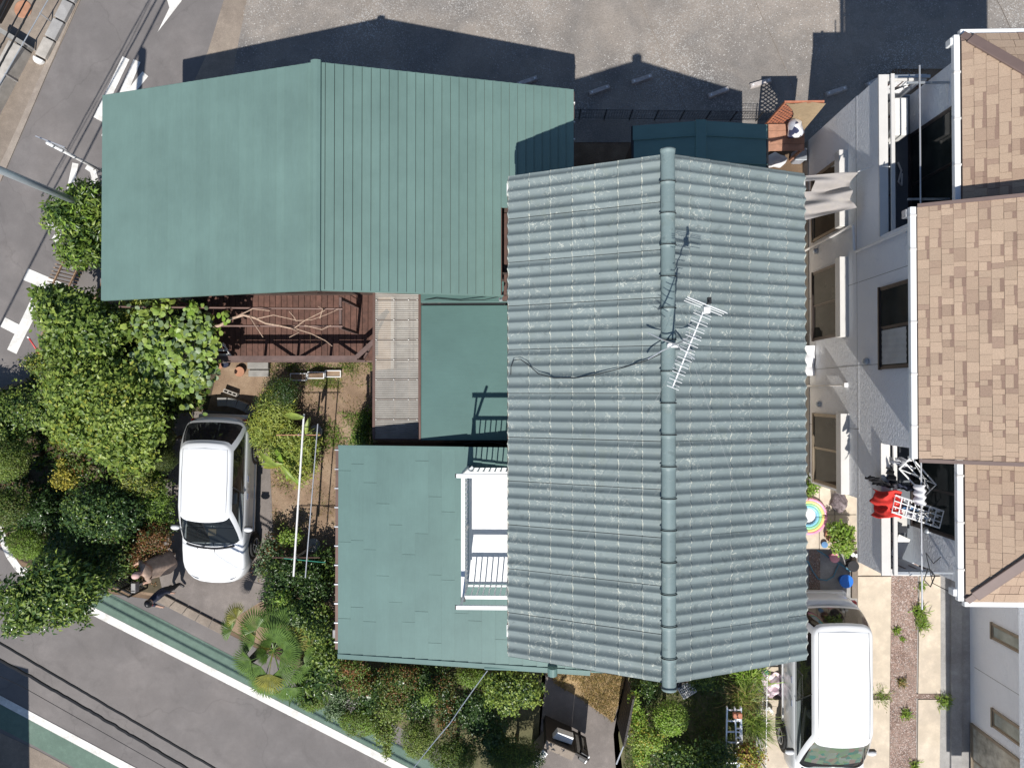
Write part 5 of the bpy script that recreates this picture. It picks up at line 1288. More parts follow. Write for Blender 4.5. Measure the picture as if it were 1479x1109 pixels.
# deck railing with slanting braces
rzt = 1.32
t = thing('deck_railing', 'dark timber railing with slanting braces along the deck edge', 'railing', (dx0+2.4, dy0, dz))
ry = W(400,518,rzt).y; ra, rb_ = W(313,518,rzt).x, W(516,518,rzt).x
ry2 = dy0+.03
obj('top_rail', MB().bar((ra-.0,ry2,rzt),(rb_,ry2,rzt), .12, .04), MT['deck_rail'], t); obj('top_rail', MB().bar((ra-.1,ry2-.07,rzt-.09),(rb_+.2,ry2-.07,rzt-.09), .03, .09), MT['deck_rail'], t)
e = W(541,492,rzt); obj('top_rail', MB().bar((rb_-.02,ry2+.02,rzt+.002),(e.x,e.y,rzt+.002), .12, .04), MT['deck_rail'], t)
xs_ = [ra+.05+(rb_-ra-.1)*k/4 for k in range(5)]
for k, x_ in enumerate(xs_): obj('post', MB().box(x_-.035, x_+.035, ry2-.035, ry2+.035, dz, rzt-.022), MT['deck_rail'], t)
for k in range(1, 4):
    a, b_ = (xs_[k], xs_[k+1]); 
    z0, z1 = (dz+.08, rzt-.06) if k % 2 == 0 else (rzt-.06, dz+.08)
    obj('brace', MB().bar((a+.045,ry2+.0,z0),(b_-.045,ry2+.0,z1), .045, .07), MT['deck_rail'], t)
obj('brace', MB().bar((rb_,ry2+.04,dz+.08),(e.x-.03,e.y-.02,rzt-.06), .045, .07), MT['deck_rail'], t)
# pergola pipes and the bare vine limb
t = thing('pergola', 'two brown pipes of a vine pergola over the deck', 'pergola', W(330,450,0))
for a, b_ in (((172,443),(495,446)),((175,470),(495,471))): obj('pipe', MB().tube([W(*a,2.3), W(*b_,2.3)], .028, 8), MT['brown_metal'], t)
for x_ in (234, 492): 
    p, q = W(x_,430,2.25), W(x_,474,2.25); obj('cross_beam', MB().bar(p, q, .06, .07), MT['deck_rail'], t)
    for y_ in (431, 473): g_ = W(x_,y_,2.2); obj('post', MB().bar((g_.x,g_.y,.0),(g_.x,g_.y,2.2), .07, .07), MT['deck_rail'], t)
vn = thing('grape_vine', 'grape vine with round pale leaves and one bare twisting limb over the deck', 'vine', W(240,520,0))
vp = [(300,474),(318,470),(334,460),(352,455),(368,459),(384,467),(402,470),(420,474),(432,475)]
obj('bare_limb', MB().tube([W(a,b_,2.36+.03*math.sin(i*2.1)) for i,(a,b_) in enumerate(vp)], [.042-.003*i for i in range(9)], 8), MT['vine_wood'], vn, smooth=True)
for tw in (((372,460),(395,455),(430,463),(450,462),(470,455),(488,447)),((425,474),(440,463),(462,452),(470,448)),((428,475),(450,482),(470,492),(480,500)),((340,458),(365,446),(390,449)),((360,456),(370,472),(380,487)),((420,474),(432,480),(418,487)),((462,460),(466,446),(460,443)),((418,450),(425,458),(428,464)),((440,470),(465,476),(478,470))):
    obj('twig', MB().tube([W(a,b_,2.4+.04*(i%2)) for i,(a,b_) in enumerate(tw)], [.014-.0018*i for i in range(len(tw))], 5), MT['vine_wood'], vn)
for a, b_ in (((250,560,0),(262,520,2.3)),((262,520,2.3),(300,474,2.36))): obj('stem', MB().tube([W(*a), W(*b_)], [.05,.04], 8), MT['bark'], vn)
# laundry pole stand
t = thing('laundry_stand', 'two long white laundry poles on a stand in the garden', 'laundry stand', W(436,715,0))
obj('pole', MB().tube([W(439,598,1.75), W(424,832,1.75)], .026, 8), MT['white_dirty'], t); obj('pole', MB().tube([W(459,612,1.6), W(441,834,1.6)], .016, 8), MT['alu'], t)
for y_, x0_, x1_ in ((628,399,463),(805,393,462)):
    m_ = W((x0_+x1_)/2, y_, 1.55); obj('cross_arm', MB().tube([W(x0_,y_,1.55), W(x1_,y_,1.55)], .014, 6), MT['clay'] if y_ == 628 else MT['brown_metal'], t)
    obj('post', MB().tube([(m_.x,m_.y,0), m_], .028, 8), MT['steel'], t); obj('base', MB().lathe([(.2,0),(.2,.07),(.06,.1),(0,.1)], (m_.x,m_.y,0), 14), MT['grey_concrete'], t)
tag(obj('plastic_rod', MB().tube([W(410,806,1.62), W(470,812,1.58)], .009, 6), M('green_plastic', (.05,.3,.22), .4)), 'thin green plastic rod resting across the laundry poles', 'rod')
# edging, blocks, pots
for i, (a, b_, lb) in enumerate((((421,539),(445,550),'left one of the three soil filled edging troughs in the grass'),((446,537),(470,547),'middle one of the three soil filled edging troughs in the grass'),((471,535),(494,545),'right one of the three soil filled edging troughs in the grass'))):
    p, q = W(*a), W(*b_); tt = thing('planter_trough', lb, 'trough', (p+q)/2, 0, 'edging troughs')
    x0, x1, y0, y1 = p.x, q.x, q.y, p.y
    obj('rim', MB().box(x0,x1,y0,y0+.025,0,.13).box(x0,x1,y1-.025,y1,0,.13).box(x0,x0+.025,y0+.0252,y1-.0252,0,.13).box(x1-.025,x1,y0+.0252,y1-.0252,0,.13), MT['white_dirty'], tt)
    obj('soil', MB().box(x0+.026,x1-.026,y0+.026,y1-.026,0,.11), MT['garden_soil'], tt)
for (a, b_, lb, m_) in (((361,523),(391,533),'upper grey concrete step block at the deck edge','grey_block'),((361,534.5),(390,544),'lower grey concrete step block below the deck','grey_block')):
    p, q = W(*a), W(*b_); tag(obj('step_block', MB().box(p.x,q.x,q.y,p.y,0,.12 if 'lower' in lb else .2), MT[m_], bevel=.015), lb, 'step')
c_ = W(336,567); t = thing('cinder_block', 'hollow cinder block lying on the soil behind the minivan', 'block', c_, -.35, local=True)
obj('block', MB().box(-.2,.2,-.05,-.028,0,.18).box(-.2,.2,.028,.05,0,.18), MT['block'], t)
for x_ in (-.19, -.065, .065, .19): obj('web', MB().box(x_-.012, x_+.012, -.0278, .0278, .0, .178), MT['block'], t)
def pot(name, label, c, r, h_, m, soil=True, cat='pot', rim=True):
    t = thing(name, label, cat, c)
    obj('body', MB().lathe([(r*.72,0),(r,h_),(r*.92,h_),(r*.86,h_*.82)], c, 20), m, t, smooth=False)
    if rim: obj('rim', MB().lathe([(r*1.0,h_*.86),(r*1.08,h_*.88),(r*1.08,h_+.008),(r*.93,h_+.008)], c, 20), m, t)
    if soil: obj('soil', MB().lathe([(r*.85,h_*.8),(0,h_*.83)], c, 16), MT['garden_soil'], t)
    return t
pot('flower_pot', 'blue grey pot with a red centre below the deck edge', W(329,526), .1, .2, MT['navy_cloth']); pot('flower_pot', 'round terracotta pot of dry twigs left of the step blocks', W(349,537), .13, .16, MT['clay']); pot('flower_pot', 'flat terracotta dish at the foot of the deck', W(317,527), .13, .1, MT['clay'])
kb = thing('garden_kerb', 'curved row of grey concrete blocks behind the minivan', 'kerb', W(340,590,0))
pts = [(318,580),(332,580),(346,583),(360,589),(371,597)]
for a, b_ in zip(pts[:-1], pts[1:]): obj('kerb_block', MB().wall(W(*a)+(W(*b_)-W(*a))*.02, W(*b_)-(W(*b_)-W(*a))*.02, .24, 0, .22), MT['grey_block'], kb, bevel=.015)
# ladder pieces near the lower left of the vine: white folding steps on the deck
t = thing('step_stool', 'white metal step stool standing on the left end of the deck', 'step stool', W(312,510,dz))
p = W(308,514,.9); 
for k in range(3): obj('tread', MB().box(p.x-.05+.0*k, p.x+.33, p.y+.02+k*.12, p.y+.08+k*.12, .55+k*.16, .58+k*.16), MT['white'], t, bevel=.006)
for x_ in (p.x-.04, p.x+.31): obj('side_rail', MB().bar((x_,p.y+.0,dz),(x_,p.y+.34,1.0), .025, .04), MT['white'], t)
t = thing('bin', 'dark grey bin on the left corner of the deck', 'bin', W(311,515,dz)); p = W(310,518,.8); obj('body', MB().box(p.x-.14,p.x+.2,p.y-.1,p.y-.012,dz+.001,.78), MT['grey_block'], t, bevel=.02); obj('lid', MB().box(p.x-.16,p.x+.22,p.y-.11,p.y-.005,.781,.82), MT['black_metal'], t, bevel=.01)
# road-side poles
def pole_thing(name, label, cat, base, top, r, m, h0=0): 
    t = thing(name, label, cat, base); obj('pole', MB().tube([base, top], r, 12), m, t, smooth=True); return t
kp_ = Vector((-11.6,4.85,0)); t = pole_thing('utility_pole', 'blue grey steel pole rising past the left edge beside the tree', 'pole', kp_, kp_+Vector((0,0,6.9)), .085, MT['steel'])
obj('band', MB().lathe([(.082,0),(.082,.09)], kp_+Vector((0,0,2.2)), 12), MT['alu'], t); obj('base_plate', MB().lathe([(.14,0),(.14,.05),(.09,.08)], kp_, 12), MT['steel'], t)
obj('junction_box', MB().box(kp_.x-.11, kp_.x+.11, kp_.y-.11, kp_.y+.11, 6.0, 6.8), MT['steel'], t, bevel=.03)
sb = W(160,255.5); st_ = W(68,206.5,2.75); sb = Vector((st_.x, st_.y, 0))
t = pole_thing('stop_sign', 'white pole with a triangular sign seen from above beside the shed corner', 'sign', sb, Vector((sb.x, sb.y, 2.75)), .04, MT['white'])
d_ = (W(128,232,2.2)-W(50,200,2.6)); d_ = Vector((d_.x, d_.y, 0)).normalized(); d_ = Vector((.93,-.36,0)); nn = Vector((-d_.y, d_.x, 0))
pc = Vector((sb.x, sb.y, 0))+nn*.06
MT['sign_red'] = M('sign_red', (.5,.03,.03), .4)
tri = [pc-d_*.4+Vector((0,0,2.68)), pc+d_*.4+Vector((0,0,2.68)), pc+Vector((0,0,1.98))]
obj('sign_plate', MB().add([v+nn*.012 for v in tri]+[v-nn*.012 for v in tri], [(0,1,2),(5,4,3),(0,3,4,1),(1,4,5,2),(2,5,3,0)]), MT['alu'], t)
tri2 = [pc-d_*.37+Vector((0,0,2.66)), pc+d_*.37+Vector((0,0,2.66)), pc+Vector((0,0,2.02))]
obj('sign_face', MB().add([v+nn*.016 for v in tri2]+[v+nn*.0125 for v in tri2], [(0,1,2),(5,4,3),(0,3,4,1),(1,4,5,2),(2,5,3,0)]), MT['sign_red'], t)
for zz in (2.55, 2.2, 1.7, 1.4): obj('clamp', MB().lathe([(.048,-.025),(.048,.025)], (sb.x,sb.y,zz), 10), MT['steel'], t)
bp = W(78,540); t = pole_thing('garden_stake', 'rust red stake with a pale tip leaning over the road hedge', 'stake', W(79,545,.3), W(41,487,1.5), .022, MT['sign_red']); obj('tip', MB().ball(W(41,487,1.5), .035, .035, .035, 8, 6), MT['white'], t)
pole_thing('garden_pole', 'white pole leaning across the hedge beside the red stake', 'pole', W(101,543,.8), W(64,490,1.7), .02, MT['white'])
t = thing('guard_pipe', 'white bent guard pipe at the hedge corner by the road', 'guard rail', W(70,510,0))
gp = [(46,522),(56,510),(66,503),(78,502),(92,505)]; obj('rail', MB().tube([W(a,b_,.8) for a,b_ in gp], .025, 8), MT['white'], t, smooth=True)
for k in (0, 2, 4): obj('post', MB().tube([W(*gp[k],0.0) if False else Vector((W(*gp[k],.8).x, W(*gp[k],.8).y, 0)), W(*gp[k],.8)], .025, 8), MT['white'], t)
# slatted fence at the shed corner
t = thing('slat_fence', 'brown timber slat fence at the road corner below the shed eave', 'fence', W(112,400,0))
fa_, fb_ = W(126,378), W(106,420)
for i in range(10):
    p = fa_.lerp(fb_, i/9); obj('slat', MB().bar(p, p+Vector((0,0,1.15)), .05, .02), MT['wood_pole'], t)
for zz in (.3, .95): obj('rail', MB().bar(fa_+Vector((.03,0,zz)), fb_+Vector((.03,0,zz)), .03, .06), MT['wood_pole'], t)
# ------------------------------------------------------------------ entry gate at the foot of the picture
t = thing('gate_wall', 'dark brown gate wall with a letter box whitened for its sun glint at the house entry', 'wall', W(812,1048,0))
a, b_ = W(786,1036), W(824,1053)
obj('wall', MB().wall(a, b_, .16, 0, 1.45), MT['dark_gate'], t); obj('coping', MB().wall(a, b_, .2, 1.45, 1.5), MT['sidewalk'], t)
m_ = W(813,1060,1.1); obj('mail_box', MB().hexa([(m_.x-.28,m_.y-.06,.95),(m_.x+.22,m_.y-.22,.95),(m_.x+.28,m_.y-.02,.95),(m_.x-.14,m_.y+.12,.95),(m_.x-.28,m_.y-.06,1.2),(m_.x+.22,m_.y-.22,1.2),(m_.x+.28,m_.y-.02,1.24),(m_.x-.14,m_.y+.12,1.24)]), MT['white'], t, bevel=.015)  # white body colour stands for the sun's glint on the metal box
t = thing('gate_leaf', 'brown framed gate leaf with a grey panel in the entry', 'gate', W(834,1055,0))
a, b_ = W(826,1052), W(845,1062); z0, z1 = .12, 1.35
obj('frame', MB().wall(a, a.lerp(b_,.18), .05, z0, z1).wall(a.lerp(b_,.82), b_, .05, z0, z1).wall(a.lerp(b_,.181), a.lerp(b_,.819), .05, z1-.1, z1).wall(a.lerp(b_,.181), a.lerp(b_,.819), .05, z0, z0+.1), MT['dark_gate'], t)
obj('panel', MB().wall(a.lerp(b_,.182), a.lerp(b_,.818), .02, z0+.101, z1-.101), MT['grey_concrete'], t)
obj('handle', MB().bar(a.lerp(b_,.8)+Vector((.0,.05,.75)), a.lerp(b_,.8)+Vector((0,.05,.9)), .03, .03), MT['black_metal'], t)
t = thing('intercom_post', 'black box on a post with a white edge beside the gate leaf', 'post', W(836,1062,0))
p = W(841,1091,1.25); obj('post', MB().bar((p.x,p.y,0),(p.x,p.y,1.1), .08, .08), MT['black_metal'], t); obj('box', MB().hexa([Vector((p.x,p.y,1.1))+Vector(v) for v in ((-.12,-.06,0),(.04,-.17,0),(.16,.02,0),(-.02,.13,0),(-.12,-.06,.2),(.04,-.17,.2),(.16,.02,.2),(-.02,.13,.2))]), MT['black'], t, bevel=.015)
obj('white_edge', MB().bar((p.x+.06,p.y-.16,1.31),(p.x+.18,p.y+.02,1.31), .03, .03), MT['white'], t)
t = thing('screen_fence', 'tall dark timber screen fence right of the entry path', 'fence', W(898,1035,0))
pts = [(904,982),(890,1052)]
a, b_ = W(905,978), W(892,1042)
nn_ = 9
for i in range(nn_): obj('board', MB().wall(a.lerp(b_,i/nn_+.003), a.lerp(b_,(i+1)/nn_-.003), .05, 0, 1.4+.0*i), MT['dark_gate'], t)
for zz in (.3, 1.2): obj('rail', MB().bar(a+Vector((.05,0,zz)), b_+Vector((.05,0,zz)), .04, .07), MT['brown_wall'], t)
tag(obj('handrail', MB().tube([W(907,1061,1.0), W(890,1103,1.0)], .022, 8), MT['alu']), 'silver handrail bar beside the dark screen fence', 'handrail')
t = thing('name_board', 'pale stone pillar left of the entry path with white edge', 'pillar', W(776,1070,0))
a, b_ = W(770,1078), W(787,1058); obj('pillar', MB().wall(a, b_, .14, 0, 1.0), MT['grey_concrete'], t, bevel=.01); obj('cap', MB().wall(a, b_, .18, 1.001, 1.05), MT['white_dirty'], t, bevel=.01)
# lawn side things
t = thing('wire_basket', 'white plastic grid basket tipped over below the ridge end', 'basket', W(989,990,0), .55, local=True)
for i in range(9): obj('bar', MB().box(-.2+.05*i-.008, -.2+.05*i+.008, -.16, .16, .28, .295), MT['white'], t)
for i in range(6): obj('cross_bar', MB().box(-.21, .21, -.16+.064*i-.008, -.16+.064*i+.008, .2952, .305), MT['white'], t)
obj('side', MB().box(-.21,-.195,-.165,.165,0,.3).box(.195,.21,-.165,.165,0,.3).box(-.194,.194,-.17,-.155,0,.27).box(-.194,.194,.155,.17,0,.27), MT['white'], t)
p = W(982,990,.32); tag(obj('tray', MB().box(p.x-.22,p.x+.05,p.y-.05,p.y+.12,.0,.34), MT['black_metal'], bevel=.02), 'flat black tray leaning on the white grid basket', 'tray')
def ladder(name, label, p0, p1, w, rung, m, n_=8, z1=1.6):
    t = thing(name, label, 'ladder', p0); d = Vector((w,0,0))
    for e_ in (0, 1): obj('side_rail', MB().bar(p0+d*e_, p1+d*e_, .035, .06), m, t)
    for i in range(n_): q = p0.lerp(p1, (i+.7)/n_); obj('rung', MB().bar(q+Vector((.018,0,0)), q+d-Vector((.018,0,0)), .035, .03), rung, t)
    return t
ladder('step_ladder', 'aluminium stepladder with open rungs leaning in the garden by the lot edge', W(1047,1140,.1), W(1050,1020,1.25), .36, MT['alu'], MT['alu'])
ladder('extension_ladder', 'pale folded ladder with an orange foot beside the aluminium stepladder', W(1066,1135,.1), W(1061,1021,1.3), .15, MT['white_dirty'], MT['alu'], 9)
tag(obj('ladder_foot', MB().box(W(1061,1021,1.32).x-.05, W(1061,1021,1.32).x+.19, W(0,1022,1.3).y-.02, W(0,1017,1.3).y+.03, 1.25, 1.36), MT['lattice_wood'], bevel=.015), 'orange foot cap on the pale ladder', 'cap') if False else None
obj('foot', MB().box(W(1061,1021,1.32).x-.04, W(1061,1021,1.32).x+.19, W(0,1022,1.3).y-.02, W(0,1017,1.3).y+.03, 1.25, 1.36), MT['lattice_wood'], bpy.data.objects['extension_ladder'], bevel=.015)
t = thing('boundary_fence', 'low white mesh fence between the shady lawn and the van parking', 'fence', W(1095,1030,0))
fa_, fb_ = W(1094,960), W(1091,1150)
obj('footing', MB().wall(fa_, fb_, .12, 0, .16), MT['grey_concrete'], t)
for i in range(7):
    p = fa_.lerp(fb_, i/6); obj('post', MB().tube([p, p+Vector((0,0,.85))], .02, 6), MT['white_dirty'], t)
for zz in (.25,.5,.82): obj('rail', MB().tube([fa_+Vector((0,0,zz)), fb_+Vector((0,0,zz))], .011, 5), MT['white_dirty'], t)
mb = MB()
for i in range(55): p = fa_.lerp(fb_, (i+.5)/55); mb.bar(p+Vector((0,0,.2)), p+Vector((0,0,.82)), .006, .006)
obj('wire_mesh', mb, MT['white_dirty'], t, kind='stuff')
mb = MB(); c_ = W(1113,984,.2); mb.grid(lambda u,v: (c_.x-.38+.85*u+.05*math.sin(v*9), c_.y+.3-.62*v-.2*u+.05*math.sin(u*11), .06+.13*abs(math.sin(u*5+v*3))*abs(math.cos(v*7))+.05*math.sin(u*17)*math.sin(v*13)), 26, 20)
MT['pink_sheet'] = M('pink_sheet', (.8,.52,.64), .3, var=.25, scale=6, col2=(.85,.8,.82)); tag(obj('plastic_sheet', mb, MT['pink_sheet'], smooth=True), 'crumpled pink and white plastic sheet beside the van', 'sheet')
pot('bottle', 'teal plastic bottle standing by the house corner beside the pink sheet', W(1103,967), .055, .2, M('teal_plastic', (.02,.4,.36), .3), soil=False, cat='bottle')
p = W(1106,1022); tag(obj('white_bracket', MB().prism([p+Vector(v) for v in ((-.1,.06,0),(.04,.12,0),(.16,-.02,0),(.13,-.1,0),(.02,.03,0),(-.08,0,0))], .05, .2), MT['white'], bevel=.01), 'small bent white plastic piece on the slab beside the van', 'bracket')
# ------------------------------------------------------------------ patio things between the houses
pot('water_tub', 'round blue plastic tub on the patio', W(1217,836), .17, .24, M('blue_plastic', (.02,.16,.62), .35), soil=False, cat='tub')
pot('bucket', 'black bucket beside the blue tub', W(1226,814), .14, .28, MT['black'], soil=False, cat='bucket'); pot('bucket', 'pink bucket at the foot of the potted plant', W(1201,803), .12, .22, M('pink_plastic', (.75,.3,.36), .4), soil=False, cat='bucket')
pot('flower_pot', 'large terracotta pot with dark soil on the patio tiles', W(1197,771), .17, .22, MT['clay']); pot('flower_pot', 'small blue pot left of the leafy patio plant', W(1188,785), .08, .14, MT['blue_cloth'])
pot('plant_pot', 'dark planter holding the bright leafy patio plant', W(1217,782), .2, .25, MT['brown_wall'])
tag(obj('garden_hose', MB().tube([W(a,b_,.06) for a,b_ in ((1160,806),(1168,812),(1174,825),(1182,836),(1194,838),(1204,832),(1209,820),(1213,811),(1224,823),(1236,826))]+[W(1222,820,.1), W(1206,810,.1), W(1190,800,.08), W(1180,794,.06)], .017, 6), M('hose_blue', (.1,.28,.4), .4), smooth=True), 'blue garden hose curling across the patio', 'hose')
mb = MB(); c_ = W(1212,725,.2); mb.ball((c_.x,c_.y,.2), .2, .28, .2, 16, 10); mb.v = [(x+.04*math.sin(19*y+8*z), y+.04*math.sin(17*x), max(.06,z+.05*math.sin(15*x+12*y))) for x,y,z in mb.v]
tag(obj('bundle', mb, M('bundle_cloth', (.09,.06,.065), .8, var=.5, scale=14, col2=(.3,.25,.26)), smooth=True), 'dark bundled bag lying on the patio tiles', 'bag')
t = thing('play_pool', 'round inflatable ring with rainbow stripes peeping out under the tiled eave', 'pool', W(1166,745,.1)); c_ = W(1169,746,.2)
for i, (r_, col) in enumerate(((.47,(.85,.35,.5)),(.4,(.85,.7,.25)),(.33,(.3,.6,.35)),(.26,(.25,.55,.7)))):
    obj('ring', MB().tube([(c_.x+r_*math.cos(2*PI*k/28), c_.y+r_*math.sin(2*PI*k/28), .14-.01*i) for k in range(29)], .045, 8), M('pool_ring_%s' % ('pink','yellow','green','blue')[i], col, .3), t, smooth=True)
obj('pool_floor', MB().lathe([(.25,.07),(0,.075)], (c_.x,c_.y,0), 20), MT['white_cloth'], t)
for i, (a, b_, lb) in enumerate(((1226,798,'taller white bottle against the house wall by the plant'),(1233,800,'shorter white bottle against the house wall corner'))): pot('bottle', lb, W(a,b_), .05, .26-.06*i, MT['white'], soil=False, cat='bottle')
tb_ = W(1178,522,.8); t = thing('covered_unit', 'outdoor air conditioner under a white plastic cover at the house wall', 'air conditioner', (7.3,.9,0))
obj('casing', MB().box(7.05,7.5,.5,1.2,.06,.74), MT['white_dirty'], t, bevel=.03); mb = MB(); mb.grid(lambda u,v: (7.0+.53*v, .45+.8*u, .76+.02*math.sin(u*14)+.015*math.sin(v*9+u*6)-.12*(v < .08)), 22, 14); obj('cover', mb, MT['white_cloth'], t, smooth=True)
for y_ in (.55, 1.1): obj('foot', MB().box(7.1,7.46,y_,y_+.06,0,.06), MT['grey_concrete'], t)
# ================================================================== PLANTS
def leaf_mesh(name, P, D, N, ln, wd, mats, mi, parent, fold=.25, kind=None, rnd=False):
    """P base points, D leaf directions, N leaf normals (all n x 3); one folded leaf each"""
    n = len(P); S = np.cross(D, N); S /= np.linalg.norm(S, axis=1, keepdims=True)+1e-9
    N = np.cross(S, D)
    ln = np.asarray(ln).reshape(-1,1)*np.ones((n,1)); wd = np.asarray(wd).reshape(-1,1)*np.ones((n,1))
    V = np.empty((n, 6, 3))
    V[:,0] = P; V[:,1] = P+D*ln*.35+S*wd*.5+N*wd*fold; V[:,2] = P+D*ln*.35; V[:,3] = P+D*ln*.35-S*wd*.5+N*wd*fold
    V[:,4] = P+D*ln-N*ln*.12; V[:,5] = P+D*ln*.7+S*0
    FT = [[0,1,2],[1,4,2],[0,2,3],[2,4,3]]
    if rnd:
        V[:,1] = P+D*ln*.12+S*wd*.42+N*wd*.06; V[:,2] = P+D*ln*.68+S*wd*.44+N*wd*.06; V[:,3] = P+D*ln-N*ln*.06; V[:,4] = P+D*ln*.68-S*wd*.44+N*wd*.06; V[:,5] = P+D*ln*.12-S*wd*.42+N*wd*.06
        FT = [[0,1,5],[1,2,4],[1,4,5],[2,3,4]]
    o0 = ORG[parent.name] if parent is not None else Vector((0,0,0))
    V = V.reshape(-1,3)-np.array(o0)
    F = np.array(FT)[None]+(np.arange(n)*6)[:,None,None]
    F = F.reshape(-1,3); me = bpy.data.meshes.new(name)
    keep = np.ones(len(V), bool)
    me.vertices.add(len(V)); me.vertices.foreach_set('co', V.astype(np.float32).ravel())
    me.loops.add(F.size); me.loops.foreach_set('vertex_index', F.astype(np.int32).ravel())
    me.polygons.add(len(F)); me.polygons.foreach_set('loop_start', np.arange(0, F.size, 3, dtype=np.int32))
    for m in mats: me.materials.append(m)
    me.polygons.foreach_set('material_index', np.repeat(np.asarray(mi), 4).astype(np.int32))
    me.update(); me.validate()
    o = bpy.data.objects.new(name, me); COL.objects.link(o); ORG[o.name] = Vector(o0)
    if parent is not None: o.parent = parent
    if kind: o['kind'] = kind
    return o
def unit(a): return a/(np.linalg.norm(a, axis=1, keepdims=True)+1e-9)
LEAFN = 0
def crown(parent, blobs, leaf, dens, mats, weights, clump=.16, up=.55, name='crown', rough=.23, droop=.25, inner=True, rnd=False):
    global LEAFN
    PP, DD, NN, MI = [], [], [], []
    for (c, rx, ry, rz) in blobs:
        area = 4*PI*((rx*ry)**1.6+(rx*rz)**1.6+(ry*rz)**1.6)**(1/1.6)/3**(1/1.6)
        n = int(area*dens); K = max(8, int(area/(clump*clump*2.2)))
        d = unit(RNG.normal(size=(K,3))); d[:,2] = np.where(d[:,2] < -.35, -d[:,2], d[:,2])
        lump = 1+RNG.normal(size=(K,1))*rough
        tone = RNG.choice(len(mats), size=K, p=weights)
        k = RNG.integers(0, K, n)
        dl = unit(d[k]+RNG.normal(size=(n,3))*clump/max(rx,ry)*1.1)
        rad = lump[k]*(1-np.abs(RNG.normal(size=(n,1)))*.13)
        p = np.array(c)+dl*rad*np.array([rx,ry,rz])+RNG.normal(size=(n,3))*clump*.22
        inn = RNG.random(n) < .14
        p[inn] = np.array(c)+(p[inn]-np.array(c))*RNG.uniform(.45,.9,(inn.sum(),1))
        nn = unit(dl*np.array([1/rx,1/ry,1/rz])*min(rx,ry,rz)*(1-up)+np.array([0,0,1])*up+RNG.normal(size=(n,3))*.42)
        t = RNG.normal(size=(n,3))+dl*.8; t -= nn*np.sum(t*nn, axis=1, keepdims=True); t = unit(t); t[:,2] -= droop*.5; t = unit(t)
        m = np.where(RNG.random(n) < .72, tone[k], RNG.choice(len(mats), size=n, p=weights))
        PP.append(p); DD.append(t); NN.append(nn); MI.append(m)
        if rough > .1 and name == 'crown':
            for _ in range(int(area*2.2)):
                d0 = unit(RNG.normal(size=(1,3)))[0]; d0[2] = abs(d0[2])*.8-.1; st = np.array(c)+d0*np.array([rx,ry,rz])*.92
                g = d0+np.array([0,0,.35])+RNG.normal(size=3)*.3; g /= np.linalg.norm(g); L_ = RNG.uniform(.15,.42)*min(1, 1.6*max(rx,ry)); m_ = int(5+L_*22)
                f = RNG.random((m_,1)); pp = st+g*f*L_+np.array([0,0,-.25])*L_*f*f; sd = unit(np.cross(np.tile(g,(m_,1)), RNG.normal(size=(m_,3))))
                PP.append(pp); DD.append(unit(sd+g*.5)); NN.append(unit(np.tile([0,0,1.],(m_,1))+RNG.normal(size=(m_,3))*.4)); MI.append(np.full(m_, RNG.choice(len(mats), p=weights)))
    P = np.vstack(PP); z = np.maximum(P[:,2], .03); P[:,2] = z; n = len(P); LEAFN += n
    s = RNG.uniform(.65, 1.25, n)
    o = leaf_mesh(name, P, np.vstack(DD), np.vstack(NN), leaf[0]*s, leaf[1]*s*RNG.uniform(.85,1.15,n), mats, np.concatenate(MI), parent, rnd=rnd)
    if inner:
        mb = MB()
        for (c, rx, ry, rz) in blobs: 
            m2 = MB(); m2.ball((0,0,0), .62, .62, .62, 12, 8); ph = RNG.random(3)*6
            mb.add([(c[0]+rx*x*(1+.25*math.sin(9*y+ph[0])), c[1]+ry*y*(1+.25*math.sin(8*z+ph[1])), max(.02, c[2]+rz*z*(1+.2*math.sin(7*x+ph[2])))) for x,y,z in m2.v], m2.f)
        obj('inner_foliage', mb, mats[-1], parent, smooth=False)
    return o
def plant(name, label, cat, base, blobs, leaf, dens, mats, weights=None, group=None, stem=.035, **k):
    B = [(W(a, b_, z), rx, ry, rz) for a, b_, z, rx, ry, rz in blobs]
    if base is None:
        c = sum((b_[0] for b_ in B), Vector())/len(B); base = Vector((c.x, c.y, 0))
    t = thing(name, label, cat, base, group=group)
    mats = [MT[m] for m in mats]; weights = weights or [1/len(mats)]*len(mats)
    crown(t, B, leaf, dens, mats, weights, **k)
    if stem:
        mb = MB(); zf = min(b_[0].z-b_[2]*0-b_[3]*.5 for b_ in B); fork = base+Vector((0,0,max(.12, zf*.55)))
        mb.tube([base, base.lerp(fork,.5)+Vector((.02,.01,0)), fork], [stem*1.5, stem*1.2, stem], 8)
        for c, rx, ry, rz in B:
            mb.tube([fork, fork.lerp(c,.5)+Vector((0,0,.05)), c], [stem*.8, stem*.6, stem*.3], 6)
        obj('trunk' if stem > .03 else 'stem', mb, MT['bark'], t, smooth=True)
    return t
g3 = lambda a, b_: W(a, b_, 0)
